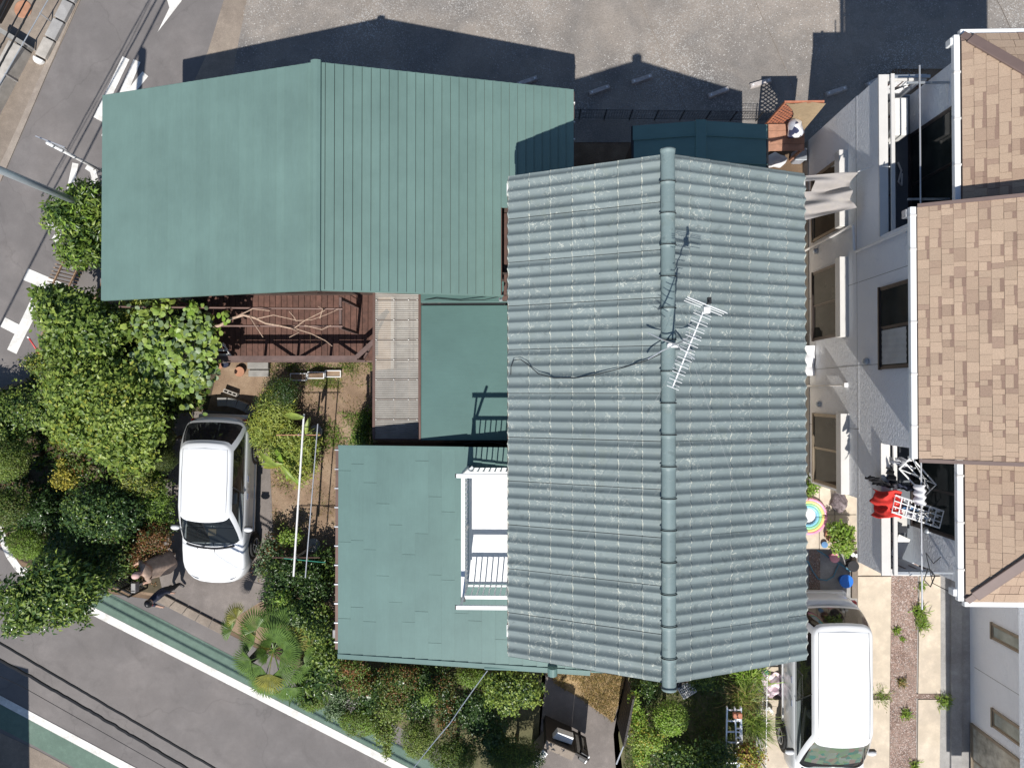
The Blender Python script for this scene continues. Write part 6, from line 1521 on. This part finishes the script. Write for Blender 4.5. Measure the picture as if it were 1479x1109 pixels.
# --- trees and shrubs on the left
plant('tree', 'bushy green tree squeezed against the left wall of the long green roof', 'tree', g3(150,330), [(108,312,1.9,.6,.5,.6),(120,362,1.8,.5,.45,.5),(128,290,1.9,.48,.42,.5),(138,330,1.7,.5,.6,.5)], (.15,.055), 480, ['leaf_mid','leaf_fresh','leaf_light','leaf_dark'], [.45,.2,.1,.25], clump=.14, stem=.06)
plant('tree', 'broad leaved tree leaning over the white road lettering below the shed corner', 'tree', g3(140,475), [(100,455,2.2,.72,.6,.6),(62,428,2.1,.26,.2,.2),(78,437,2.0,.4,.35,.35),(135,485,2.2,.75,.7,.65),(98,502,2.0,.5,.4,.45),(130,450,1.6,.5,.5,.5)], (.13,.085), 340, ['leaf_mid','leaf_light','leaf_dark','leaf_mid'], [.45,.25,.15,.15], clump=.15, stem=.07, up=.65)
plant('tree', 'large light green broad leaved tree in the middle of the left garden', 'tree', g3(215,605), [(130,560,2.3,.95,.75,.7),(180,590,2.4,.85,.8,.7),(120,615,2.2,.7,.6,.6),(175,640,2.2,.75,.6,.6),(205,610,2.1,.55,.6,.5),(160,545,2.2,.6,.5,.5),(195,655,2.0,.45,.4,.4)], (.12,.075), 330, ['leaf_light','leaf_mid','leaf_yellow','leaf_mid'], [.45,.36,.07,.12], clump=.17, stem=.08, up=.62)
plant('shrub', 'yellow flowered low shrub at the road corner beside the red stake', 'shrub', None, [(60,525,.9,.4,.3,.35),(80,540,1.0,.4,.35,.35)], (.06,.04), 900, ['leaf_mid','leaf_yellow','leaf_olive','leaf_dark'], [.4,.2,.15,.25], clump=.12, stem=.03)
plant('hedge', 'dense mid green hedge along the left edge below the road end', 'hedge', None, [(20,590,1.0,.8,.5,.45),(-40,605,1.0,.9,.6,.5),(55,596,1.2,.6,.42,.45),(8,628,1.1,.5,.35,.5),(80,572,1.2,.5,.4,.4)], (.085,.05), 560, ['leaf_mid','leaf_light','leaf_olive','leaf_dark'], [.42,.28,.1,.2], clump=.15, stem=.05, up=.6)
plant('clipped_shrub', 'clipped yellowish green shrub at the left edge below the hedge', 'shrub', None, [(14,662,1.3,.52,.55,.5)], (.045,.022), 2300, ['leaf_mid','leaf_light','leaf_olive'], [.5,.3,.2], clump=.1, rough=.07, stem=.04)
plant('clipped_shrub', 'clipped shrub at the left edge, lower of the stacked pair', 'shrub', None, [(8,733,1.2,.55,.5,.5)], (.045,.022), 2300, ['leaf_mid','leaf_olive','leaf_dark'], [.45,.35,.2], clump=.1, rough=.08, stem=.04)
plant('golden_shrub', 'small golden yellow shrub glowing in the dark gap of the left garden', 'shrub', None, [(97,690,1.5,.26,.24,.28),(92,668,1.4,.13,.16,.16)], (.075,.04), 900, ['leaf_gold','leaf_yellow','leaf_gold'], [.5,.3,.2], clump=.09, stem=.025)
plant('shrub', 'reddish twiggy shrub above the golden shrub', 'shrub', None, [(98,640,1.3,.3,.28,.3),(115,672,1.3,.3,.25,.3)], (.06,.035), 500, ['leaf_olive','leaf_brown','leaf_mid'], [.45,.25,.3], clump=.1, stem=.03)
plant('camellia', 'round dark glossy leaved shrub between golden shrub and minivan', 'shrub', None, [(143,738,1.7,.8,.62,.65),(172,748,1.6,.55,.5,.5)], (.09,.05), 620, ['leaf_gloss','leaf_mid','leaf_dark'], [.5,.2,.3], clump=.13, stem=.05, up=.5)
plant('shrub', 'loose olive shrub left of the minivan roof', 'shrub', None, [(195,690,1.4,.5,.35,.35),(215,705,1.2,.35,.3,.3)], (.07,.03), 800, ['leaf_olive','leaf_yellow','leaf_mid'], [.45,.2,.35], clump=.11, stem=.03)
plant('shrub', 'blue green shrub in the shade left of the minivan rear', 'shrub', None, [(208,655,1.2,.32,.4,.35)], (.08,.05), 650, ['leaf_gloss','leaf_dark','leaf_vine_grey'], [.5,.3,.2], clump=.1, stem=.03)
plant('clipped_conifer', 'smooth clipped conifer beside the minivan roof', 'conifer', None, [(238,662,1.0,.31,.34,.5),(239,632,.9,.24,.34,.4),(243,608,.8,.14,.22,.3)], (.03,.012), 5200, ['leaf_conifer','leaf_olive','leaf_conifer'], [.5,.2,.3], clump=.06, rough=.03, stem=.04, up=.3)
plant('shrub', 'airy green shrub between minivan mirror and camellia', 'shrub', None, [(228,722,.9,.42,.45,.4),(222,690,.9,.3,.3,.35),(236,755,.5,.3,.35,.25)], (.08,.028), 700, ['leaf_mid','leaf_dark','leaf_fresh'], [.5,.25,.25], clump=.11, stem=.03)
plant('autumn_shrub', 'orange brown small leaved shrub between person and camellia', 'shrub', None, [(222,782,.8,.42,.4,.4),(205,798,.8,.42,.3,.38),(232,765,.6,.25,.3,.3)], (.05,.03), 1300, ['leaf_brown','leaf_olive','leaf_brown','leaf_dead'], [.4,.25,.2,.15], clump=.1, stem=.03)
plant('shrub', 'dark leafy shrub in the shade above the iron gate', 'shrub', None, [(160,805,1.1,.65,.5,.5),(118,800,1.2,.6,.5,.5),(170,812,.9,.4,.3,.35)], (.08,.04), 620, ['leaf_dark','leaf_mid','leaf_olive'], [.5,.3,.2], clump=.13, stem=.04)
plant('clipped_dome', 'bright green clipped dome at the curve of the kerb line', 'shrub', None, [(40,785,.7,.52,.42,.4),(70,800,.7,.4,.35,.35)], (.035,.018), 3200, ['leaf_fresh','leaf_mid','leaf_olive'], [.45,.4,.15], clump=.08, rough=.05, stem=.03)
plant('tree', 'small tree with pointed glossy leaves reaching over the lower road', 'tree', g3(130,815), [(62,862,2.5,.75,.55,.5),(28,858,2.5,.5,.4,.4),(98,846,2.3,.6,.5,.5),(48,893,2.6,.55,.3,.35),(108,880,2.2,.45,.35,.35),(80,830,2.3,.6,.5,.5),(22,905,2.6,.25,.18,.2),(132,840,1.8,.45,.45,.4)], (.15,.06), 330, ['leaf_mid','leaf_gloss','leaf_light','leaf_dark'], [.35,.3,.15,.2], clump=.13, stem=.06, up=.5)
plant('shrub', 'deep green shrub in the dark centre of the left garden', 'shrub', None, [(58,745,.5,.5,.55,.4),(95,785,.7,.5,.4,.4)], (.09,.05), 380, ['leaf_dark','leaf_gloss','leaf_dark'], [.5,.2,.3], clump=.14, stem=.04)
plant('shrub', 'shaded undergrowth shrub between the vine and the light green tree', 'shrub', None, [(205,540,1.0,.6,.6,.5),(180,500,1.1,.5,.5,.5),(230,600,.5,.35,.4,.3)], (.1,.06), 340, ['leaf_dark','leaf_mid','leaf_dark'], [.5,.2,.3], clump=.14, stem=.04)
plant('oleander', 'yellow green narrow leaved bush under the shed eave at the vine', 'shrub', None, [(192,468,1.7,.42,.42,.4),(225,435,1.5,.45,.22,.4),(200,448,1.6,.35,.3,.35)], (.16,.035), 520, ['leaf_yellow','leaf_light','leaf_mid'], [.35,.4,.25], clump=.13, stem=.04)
B = [(W(a,b_,z),rx,ry,rz) for a,b_,z,rx,ry,rz in ((215,470,2.35,.45,.35,.2),(250,500,2.3,.7,.5,.3),(285,470,2.4,.4,.4,.18),(240,545,2.0,.55,.5,.35),(285,540,1.9,.4,.6,.4),(300,500,2.1,.25,.4,.3),(215,520,2.1,.4,.4,.3))]
crown(vn, B, (.135,.15), 82, [MT['leaf_vine'],MT['leaf_vine_grey'],MT['leaf_light'],MT['leaf_mid']], [.3,.35,.2,.15], clump=.2, up=.8, droop=.1, inner=False, rnd=True)
B = [(W(a,b_,z),rx,ry,rz) for a,b_,z,rx,ry,rz in ((236,443,2.5,.2,.14,.1),(283,447,2.45,.2,.16,.1),(322,457,2.45,.12,.12,.08),(305,478,2.4,.22,.18,.12),(262,478,2.45,.25,.2,.1))]
crown(vn, B, (.14,.155), 95, [MT['leaf_vine'],MT['leaf_fresh'],MT['leaf_light']], [.5,.3,.2], clump=.14, up=.85, droop=.05, inner=False, rnd=True, name='young_leaves')
# --- middle garden
plant('bamboo', 'yellow green dwarf bamboo clump between driveway and laundry poles', 'bamboo', None, [(398,600,.7,.45,.5,.4),(405,640,.7,.5,.5,.4),(430,668,.6,.45,.5,.35),(380,618,.7,.35,.4,.35),(440,640,.6,.35,.4,.35)], (.14,.026), 1000, ['bamboo_leaf','leaf_light','leaf_yellow','leaf_mid'], [.5,.25,.15,.1], clump=.14, stem=.02, droop=.5)
plant('shrub', 'dark dense shrub below the step blocks in the garden', 'shrub', None, [(407,568,.7,.45,.42,.42),(388,582,.6,.35,.3,.35)], (.05,.018), 1500, ['leaf_dark','leaf_olive','leaf_dark'], [.5,.2,.3], clump=.1, stem=.03)
plant('shrub', 'purple tinged small shrub at the driveway edge below the laundry poles', 'shrub', None, [(390,795,.6,.3,.4,.35),(385,820,.5,.3,.3,.3)], (.06,.04), 600, ['leaf_vine_grey','leaf_dark','leaf_brown'], [.45,.4,.15], clump=.1, stem=.025)
plant('shrub', 'dark green shrub mass under the lower ends of the laundry poles', 'shrub', None, [(418,828,.8,.6,.5,.5),(455,845,.8,.55,.6,.5),(405,862,.8,.5,.45,.45),(440,885,1.0,.55,.45,.5),(470,820,.5,.35,.6,.35)], (.08,.045), 480, ['leaf_dark','leaf_mid','leaf_dark'], [.5,.2,.3], clump=.14, stem=.04)
plant('shrub', 'bright small shrub in the sun beside the driveway foot', 'shrub', None, [(408,862,1.2,.2,.2,.2),(420,775,.6,.3,.25,.25)], (.07,.045), 700, ['leaf_fresh','leaf_light','leaf_mid'], [.4,.3,.3], clump=.09, stem=.02)
plant('shrub', 'leafy bush against the left gutter of the annex low down', 'shrub', None, [(462,905,1.3,.4,.5,.45),(475,945,1.2,.35,.4,.4)], (.09,.05), 480, ['leaf_mid','leaf_dark','leaf_light'], [.4,.4,.2], clump=.12, stem=.04)
plant('shrub', 'evergreen shrub by the annex corner in the grass patch', 'shrub', None, [(522,632,.6,.3,.4,.4),(528,605,.5,.2,.3,.3)], (.06,.03), 900, ['leaf_mid','leaf_dark','leaf_fresh'], [.45,.3,.25], clump=.1, stem=.03)
def big_leaves(name, label, cat, c, spec, m, group=None):
    t = thing(name, label, cat, c)
    for (ang, ln, wd, z, tilt) in spec:
        mb = MB(); d = Vector((math.cos(ang), math.sin(ang), 0)); s_ = Vector((-d.y, d.x, 0))
        def fn(u, v):
            w_ = wd*math.sin(PI*min(1, v*.93+.05))**.75; r = ln*v; h_ = z+tilt*ln*v-.5*ln*v*v*.8
            p = Vector(c)+d*r+s_*((u-.5)*w_); p.z = max(.05, h_+abs(u-.5)*w_*.35); return p
        mb.grid(fn, 4, 9); obj('leaf', mb, MT[random.choice(m)], t, smooth=True)
    return t
big_leaves('ginger_plant', 'ginger like plant with long pale green leaves by the laundry poles', 'plant', W(428,665), [(1.9+.5*random.random()*k,.55+.2*random.random(),.13,.75+.06*k,.15) for k in range(9)]+[(-.5-.3*k,.5,.12,.7,.1) for k in range(5)]+[(2.6,.65,.15,1.5,.05)], ['leaf_yellow','leaf_light','leaf_fresh'])
q_ = W(440,603,1.75); big_leaves('ginger_plant', 'single tall pale leaf at the top of the laundry pole', 'plant', Vector((q_.x,q_.y,0)), [(3.0,.55,.17,1.82,.1),(-1.9,.5,.12,1.3,.1)], ['leaf_light'])
WEED = .62
def tuft(name, label, cat, c, n, ln, wd, mats, h0=.05, spread=.12, arch=.7, up=1.0, dirbias=None):
    t = thing(name, label, cat, c); mb = MB(); base = Vector(c)
    for i in range(n):
        a = random.random()*2*PI if dirbias is None or random.random() < .3 else random.gauss(dirbias, .7)
        L_ = ln*random.uniform(.6, 1.15); d = Vector((math.cos(a), math.sin(a), 0)); s_ = Vector((-d.y,d.x,0))*wd/2
        o_ = base+Vector((random.gauss(0,spread), random.gauss(0,spread), h0)); e = random.uniform(.35, 1.0); mb.mi = random.randrange(len(mats))
        pts = []
        for k in range(4):
            f = k/3; p = o_+d*(L_*f*e)+Vector((0,0,up*L_*(f*1.0-arch*f*f*e))); p.z = max(p.z, .03); pts.append(p)
        mb.add([pts[0]-s_,pts[0]+s_,pts[1]-s_,pts[1]+s_,pts[2]-s_*.8,pts[2]+s_*.8,pts[3]], [(0,1,3,2),(2,3,5,4),(4,5,6)])
    obj('blades', mb, [MT[m] for m in mats], t); return t
tuft('grass_clump', 'fountain shaped ornamental grass above the minivan', 'grass clump', W(258,558), 340, .95, .022, ['leaf_light','bamboo_leaf','leaf_mid','leaf_vine'], h0=.1, spread=.2, arch=.75)
tuft('grass_clump', 'feathery grass clump between the ladders and the white mesh fence', 'grass clump', W(1068,1000,0), 420, .8, .012, ['leaf_mid','leaf_olive','grass_dry','leaf_light'], h0=.3, spread=.16)
tuft('grass_clump', 'arching green grass hanging over the white mesh fence', 'grass clump', W(1080,1030,0), 300, .7, .012, ['leaf_mid','leaf_light'], h0=.5, spread=.12, dirbias=-.3)
tuft('bamboo_grass', 'bright narrow leaved tuft under the right foot of the tiled roof', 'grass clump', W(1078,972,0), 220, .55, .026, ['leaf_fresh','leaf_light'], h0=.3, spread=.18)
for i, (a, b_, s_, lb) in enumerate(((1327,884,.4,'tall bright weed in the gravel strip below the balcony'),(1331,902,.32,'spreading weed just below the tall weed in the gravel strip'),(1294,910,.22,'small weed at the left rim of the gravel strip'),(1303,922,.15,'tiny weed low in the middle of the gravel strip'),(1301,985,.25,'dry weed halfway down the gravel strip'),(1308,1030,.28,'green weed below the slab joint in the gravel strip'),(1362,1012,.35,'dark spiky weed at the house footing by the slab joint'),(1330,846,.22,'weed at the foot of the balcony post in the gravel'),(1320,1104,.25,'weed at the lower frame edge in the gravel strip'))):
    tuft('weed', lb, 'weed', W(a,b_,.03), max(14, int(90*s_/.3)), s_*.62, .022, ['leaf_fresh','leaf_mid','leaf_light'] if i not in (4,) else ['grass_dry','leaf_olive'], h0=.0, spread=s_*.22, arch=.6)
tuft('weed', 'row of grass growing in the slab joint beside the van', 'weed', W(1273,1005,.03), 140, .16, .012, ['leaf_mid','leaf_light'], h0=0, spread=.12)
# --- lower hedge row
plant('broadleaf_bush', 'long leaved bush between palm and annex corner', 'shrub', None, [(462,978,.9,.42,.4,.4),(440,1000,.7,.35,.25,.3),(470,960,.9,.3,.3,.35)], (.19,.055), 300, ['leaf_gloss','leaf_mid','leaf_dark'], [.5,.2,.3], clump=.14, stem=.03)
def ball(px_, py_, z, rx, ry, lb, mats=('leaf_mid','leaf_fresh','leaf_olive'), w=(.45,.3,.25), leaf=(.04,.02), dens=2600, name='clipped_shrub'):
    return plant(name, lb, 'shrub', None, [(px_,py_,z,rx,ry,min(rx,ry)*.95)], leaf, dens, list(mats), list(w), clump=.08, rough=.06, stem=.04)
ball(452,1010,.7,.42,.28,'clipped round shrub beside the green lane just right of the palm')
ball(523,1038,.8,.62,.42,'wide clipped shrub over the green lane, left of the taller pair')
ball(606,1066,1.0,.46,.5,'tall clipped shrub with a shaded left side by the service cable', ('leaf_mid','leaf_light','leaf_olive'))
ball(655,1090,1.0,.62,.5,'big clipped shrub at the lower frame edge left of the entry', ('leaf_mid','leaf_olive','leaf_dark'))
ball(680,976,.9,.42,.28,'half round clipped shrub under the annex eave', ('leaf_fresh','leaf_mid','leaf_olive'))
ball(745,1092,1.1,.75,.5,'dark clipped mound left of the entry pillar', ('leaf_mid','leaf_olive','leaf_dark'), (.35,.25,.4))
plant('shrub', 'grey green loose shrub drooping beside the green lane', 'shrub', None, [(486,1022,.8,.3,.32,.3),(490,1000,.8,.3,.3,.3)], (.06,.03), 900, ['leaf_vine_grey','leaf_gloss','leaf_dark'], [.45,.3,.25], clump=.1, stem=.03)
plant('shrub', 'loose shrub with long shoots hanging to the green lane', 'shrub', None, [(555,1055,.9,.3,.4,.3),(565,1020,1.0,.4,.4,.35),(560,1080,.8,.15,.25,.15)], (.06,.035), 650, ['leaf_light','leaf_mid','leaf_olive'], [.35,.4,.25], clump=.1, stem=.03)
plant('shrub', 'sunlit reddish green shrub under the left end of the annex eave', 'shrub', None, [(505,965,1.2,.42,.25,.3),(520,985,1.0,.4,.3,.3)], (.06,.035), 750, ['leaf_mid','leaf_olive','leaf_brown'], [.5,.3,.2], clump=.1, stem=.03)
plant('shrub', 'olive brown twiggy shrub below the middle of the annex eave', 'shrub', None, [(578,980,1.1,.45,.4,.4),(570,1000,1.0,.4,.35,.35)], (.055,.03), 800, ['leaf_olive','leaf_brown','leaf_mid','leaf_dark'], [.35,.2,.3,.15], clump=.1, stem=.03)
plant('shrub', 'brown leaved shrub between the clipped half round and the lane', 'shrub', None, [(640,1000,1.0,.3,.5,.4),(645,1040,.9,.25,.35,.35)], (.055,.03), 750, ['leaf_olive','leaf_brown','leaf_dark'], [.4,.25,.35], clump=.1, stem=.03)
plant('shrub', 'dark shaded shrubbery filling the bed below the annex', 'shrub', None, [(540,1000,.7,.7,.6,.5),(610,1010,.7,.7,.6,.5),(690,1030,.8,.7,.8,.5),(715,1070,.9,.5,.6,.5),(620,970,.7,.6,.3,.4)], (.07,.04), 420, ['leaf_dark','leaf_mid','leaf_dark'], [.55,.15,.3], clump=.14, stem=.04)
plant('tree', 'small light leaved tree at the right end of the annex eave', 'tree', None, [(748,990,1.7,.45,.4,.4),(735,1012,1.7,.3,.35,.3),(765,1000,1.6,.35,.3,.3),(720,985,1.5,.3,.3,.3)], (.075,.05), 560, ['leaf_light','leaf_mid','leaf_dark'], [.4,.35,.25], clump=.11, stem=.04)
plant('shrub', 'small green shoot with long stems in the lower hedge bed', 'shrub', None, [(620,1005,1.4,.25,.2,.2),(708,1000,1.2,.18,.4,.2)], (.06,.035), 560, ['leaf_light','leaf_fresh','leaf_mid'], [.4,.3,.3], clump=.1, stem=.02)
# --- right of the entry
ball(968,1036,1.0,.45,.42,'bright green rounded bush on the shady lawn', ('leaf_fresh','leaf_light','leaf_mid'), (.5,.25,.25), (.06,.035), 1300, 'round_bush')
plant('hedge', 'bright yellow green hedge strip beside the dark screen fence', 'hedge', None, [(935,1062,1.0,.42,.3,.4),(922,1040,1.0,.16,.35,.3),(915,1012,1.0,.12,.3,.25),(925,1090,1.0,.2,.25,.25)], (.065,.035), 1000, ['leaf_fresh','leaf_gold','leaf_light'], [.55,.15,.3], clump=.1, stem=.03)
plant('shrub', 'dark low shrubbery at the lower frame edge of the shady lawn', 'shrub', None, [(985,1095,.8,.8,.5,.4),(1035,1090,.7,.5,.5,.35),(1010,1120,.9,.9,.5,.5)], (.08,.05), 420, ['leaf_dark','leaf_gloss','leaf_mid'], [.5,.25,.25], clump=.13, stem=.03)
plant('shrub', 'golden brown variegated bush at the lower end of the white mesh fence', 'shrub', None, [(1084,1092,.8,.32,.3,.3),(1075,1085,.8,.2,.25,.25)], (.07,.045), 750, ['leaf_gold','leaf_brown','leaf_light'], [.4,.3,.3], clump=.1, stem=.025)
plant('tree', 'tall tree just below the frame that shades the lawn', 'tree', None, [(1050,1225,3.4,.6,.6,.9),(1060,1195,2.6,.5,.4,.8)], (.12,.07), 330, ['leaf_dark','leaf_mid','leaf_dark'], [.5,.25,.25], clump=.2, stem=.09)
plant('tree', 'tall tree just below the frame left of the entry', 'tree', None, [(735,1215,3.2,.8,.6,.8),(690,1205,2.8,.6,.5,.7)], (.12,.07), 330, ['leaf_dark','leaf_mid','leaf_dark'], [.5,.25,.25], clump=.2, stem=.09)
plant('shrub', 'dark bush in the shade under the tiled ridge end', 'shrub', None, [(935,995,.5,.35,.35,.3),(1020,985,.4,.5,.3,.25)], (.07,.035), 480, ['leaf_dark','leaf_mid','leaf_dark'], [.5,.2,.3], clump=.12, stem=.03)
plant('potted_plant', 'bright leafy plant growing in the dark patio planter', 'plant', W(1217,780,.25), [(1217,785,.5,.3,.32,.25),(1206,765,.45,.2,.2,.2),(1222,768,.5,.18,.2,.2)], (.09,.05), 620, ['leaf_fresh','leaf_light','leaf_mid'], [.5,.3,.2], clump=.1, stem=.02)
plant('weed_patch', 'weeds at the foot of the house wall under the lower window', 'weed', None, [(1176,692,.25,.18,.25,.18),(1170,708,.3,.12,.2,.15)], (.08,.045), 650, ['leaf_fresh','leaf_mid'], [.5,.5], clump=.08, stem=.0)
# --- fan palm
pc_ = W(393,925,0); t = thing('fan_palm', 'fan palm with round green fronds at the driveway kerb', 'palm', pc_)
obj('trunk', MB().tube([pc_, pc_+Vector((-.02,0,.7)), pc_+Vector((-.02,0,1.35))], [.13,.12,.1], 10), MT['bark'], t, smooth=True)
hub = Vector((W(396,938,1.35).x, W(396,938,1.35).y, 1.4))
def frond(az, el, plen, fl, mats, droop=.35, half=1.35):
    d = Vector((math.cos(az)*math.cos(el), math.sin(az)*math.cos(el), math.sin(el))); tip = hub+d*plen-Vector((0,0,.12*plen))
    mb = MB(); mb.tube([hub, hub+d*plen*.55, tip], [.014,.011,.008], 5)
    s_ = Vector((-math.sin(az), math.cos(az), 0)); f_ = Vector((math.cos(az)*math.cos(el-.5), math.sin(az)*math.cos(el-.5), math.sin(el-.5))); nn_ = s_.cross(f_)*-1
    K = 34
    for k in range(K):
        a = (k/(K-1)-.5)*2*half; L_ = fl*(1-.22*(abs(a)/half)**2)*random.uniform(.93,1.05)
        dd = f_*math.cos(a)+s_*math.sin(a); w_ = (s_*math.cos(a)-f_*math.sin(a))*fl*half/K*.9
        m_ = tip+dd*L_*.6+nn_*.05*((k % 2)-.5); e_ = tip+dd*L_-Vector((0,0,droop*L_*.5))
        mb.add([tip, m_-w_, m_+nn_*.012, m_+w_, e_], [(0,1,2),(0,2,3),(1,4,2),(2,4,3)])
    return obj('frond', mb, mats, t)
for k in range(22):
    az_ = k*2.399963+.4; lv = (k % 5)/4
    frond(az_, .02+.8*lv, (.85,.72,.5,.34,.16)[k % 5]*random.uniform(.7,1.25), random.uniform(.54,.7)*(1 if k % 5 < 4 else .6), MT['leaf_palm'] if k % 7 else MT['leaf_palm_yellow'], .12+.1*(1-lv), 1.25 if k % 5 < 4 else .8)
for k in range(3): frond(-.2+k*.55, .25, .55, .34, MT['leaf_dead'], .9, .3)
frond(2.45, .1, 1.3, .46, MT['leaf_palm_yellow'], .2, 1.5); frond(2.75, .05, 1.25, .46, MT['leaf_palm'], .2, 1.5)
# ------------------------------------------------------------------ grass, litter and pebbles (stuff)
def inside(poly, n):
    P = np.array([(W(a,b_).x, W(a,b_).y) for a,b_ in poly]); lo, hi = P.min(0), P.max(0); out = []
    while sum(map(len, out)) < n:
        q = RNG.uniform(lo, hi, (n*2, 2)); ok = np.zeros(len(q), bool); j = len(P)-1
        for i in range(len(P)):
            c = ((P[i,1] > q[:,1]) != (P[j,1] > q[:,1])) & (q[:,0] < (P[j,0]-P[i,0])*(q[:,1]-P[i,1])/(P[j,1]-P[i,1]+1e-12)+P[i,0]); ok ^= c; j = i
        out.append(q[ok])
    return np.vstack(out)[:n]
def grass(label, poly, n, ln, wd, mats, w, patch=0., z=.012):
    q = inside(poly, n)
    if patch:
        f = np.sin(q[:,0]*3.1+1)*np.sin(q[:,1]*3.7+.5)+.5*np.sin(q[:,0]*7.7+q[:,1]*5.1)+RNG.normal(size=len(q))*.45; q = q[f > patch]
    n = len(q); P = np.c_[q, np.full(n, z)]; D = unit(np.c_[RNG.normal(size=(n,2))*.8, RNG.uniform(.3,1.2,n)]); N = unit(RNG.normal(size=(n,3))*.5+np.array([0,0,1]))
    o = leaf_mesh('grass', P, D, N, ln*RNG.uniform(.5,1.3,n), wd, [MT[m] for m in mats], RNG.choice(len(mats), size=n, p=w), None, kind='stuff')
    return tag(o, label, 'grass')
grass('green tufted grass below the deck and edging troughs', ((385,524),(540,524),(540,560),(470,560),(395,548)), 5200, .1, .012, ['grass_green','grass_dry','leaf_light'], [.6,.2,.2], -.1)
grass('sparse dry and green grass on the sunny garden soil', ((400,540),(540,540),(540,645),(488,650),(486,940),(400,900),(396,700)), 7000, .08, .011, ['grass_dry','grass_green','leaf_olive'], [.5,.35,.15], .25)
grass('fresh grass clumps along the annex corner', ((455,590),(538,600),(538,645),(480,650),(440,640)), 2600, .13, .014, ['grass_green','leaf_fresh'], [.6,.4], .1)
grass('dry straw coloured grass of the entry bed', ((796,962),(905,962),(899,990),(886,1042),(838,1008),(800,985)), 7000, .09, .011, ['grass_dry','leaf_dead','leaf_olive'], [.65,.2,.15], -.7)
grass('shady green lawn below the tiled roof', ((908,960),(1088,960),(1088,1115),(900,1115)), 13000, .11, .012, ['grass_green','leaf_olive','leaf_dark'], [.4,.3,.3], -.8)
grass('weeds and moss on the soil strip by the driveway', ((392,668),(440,668),(430,800),(396,800)), 1500, .1, .014, ['grass_dry','grass_green'], [.6,.4], .1)
grass('leaf litter on the garden soil', ((130,440),(300,540),(300,600),(240,600),(228,850),(60,800),(-20,700),(60,520)), 4000, .07, .04, ['leaf_dead','leaf_brown','leaf_olive'], [.4,.3,.3], -.5)
grass('dark leafy undergrowth covering the soil of the left garden', ((128,442),(300,436),(300,590),(238,604),(228,700),(226,800),(200,850),(110,838),(30,802),(-38,735),(-34,582),(48,550),(64,486)), 9000, .17, .075, ['leaf_dark','leaf_mid','leaf_olive'], [.6,.25,.15], -.9, .06)
def pebbles(label, poly, n, r, mats, w, z, dens=None):
    q = inside(poly, n)
    if dens is not None:
        f = np.sin(q[:,0]*.9+2)*np.sin(q[:,1]*1.3+.4)+.5*np.sin(q[:,0]*2.3-q[:,1]*1.7)+RNG.normal(size=len(q))*.5; q = q[f > dens]
    n = len(q); oc = np.array([(1,0,0),(0,1,0),(-1,0,0),(0,-1,0),(0,0,.8)]); s = r*RNG.uniform(.5,1.5,(n,1,1)); a = RNG.uniform(0,6.28,n)
    R = np.stack([np.c_[np.cos(a),-np.sin(a)],np.c_[np.sin(a),np.cos(a)]],1); X = np.einsum('nij,kj->nki', R, oc[:,:2]*np.array([1,.7])); V = np.concatenate([X, np.broadcast_to(oc[None,:,2:],(n,5,1))],2)*s
    V = V+np.c_[q, np.full(n,z)][:,None,:]; F = (np.array([(0,1,4),(1,2,4),(2,3,4),(3,0,4)])[None]+(np.arange(n)*5)[:,None,None]).reshape(-1,3)
    me = bpy.data.meshes.new('gravel'); me.vertices.add(n*5); me.vertices.foreach_set('co', V.astype(np.float32).ravel()); me.loops.add(F.size); me.loops.foreach_set('vertex_index', F.astype(np.int32).ravel())
    me.polygons.add(len(F)); me.polygons.foreach_set('loop_start', np.arange(0,F.size,3,dtype=np.int32))
    for m in mats: me.materials.append(m)
    me.polygons.foreach_set('material_index', np.repeat(RNG.choice(len(mats), size=n, p=w), 4).astype(np.int32)); me.update(); me.validate()
    o = bpy.data.objects.new('gravel', me); COL.objects.link(o); return tag(o, label, 'gravel', kind='stuff')
MT['peb_a'] = M('pebble_pale', (.42,.405,.385), .8); MT['peb_b'] = M('pebble_grey', (.25,.24,.23), .85); MT['peb_c'] = M('pebble_brown', (.3,.2,.16), .85); MT['peb_d'] = M('pebble_pink', (.42,.32,.28), .85)
pebbles('loose grey and white stones on the gravel lot', ((345,60),(365,-60),(1500,-60),(1500,100),(1290,110),(1110,170),(320,170)), 26000, .016, [MT['peb_a'],MT['peb_b']], [.4,.6], .012, .25)
pebbles('reddish brown stones of the gravel strip between the slabs', ((1288,700),(1326,700),(1322,1000),(1321,1160),(1284,1160),(1286,1000)), 9000, .014, [MT['peb_c'],MT['peb_d'],MT['peb_b']], [.5,.35,.15], .03)
pebbles('brown stones of the short gravel bed on the patio', ((1168,792),(1183,792),(1183,861),(1168,861)), 900, .014, [MT['peb_c'],MT['peb_b']], [.7,.3], .03)
print('LEAVES', LEAFN, 'OBJECTS', len(scene.objects))
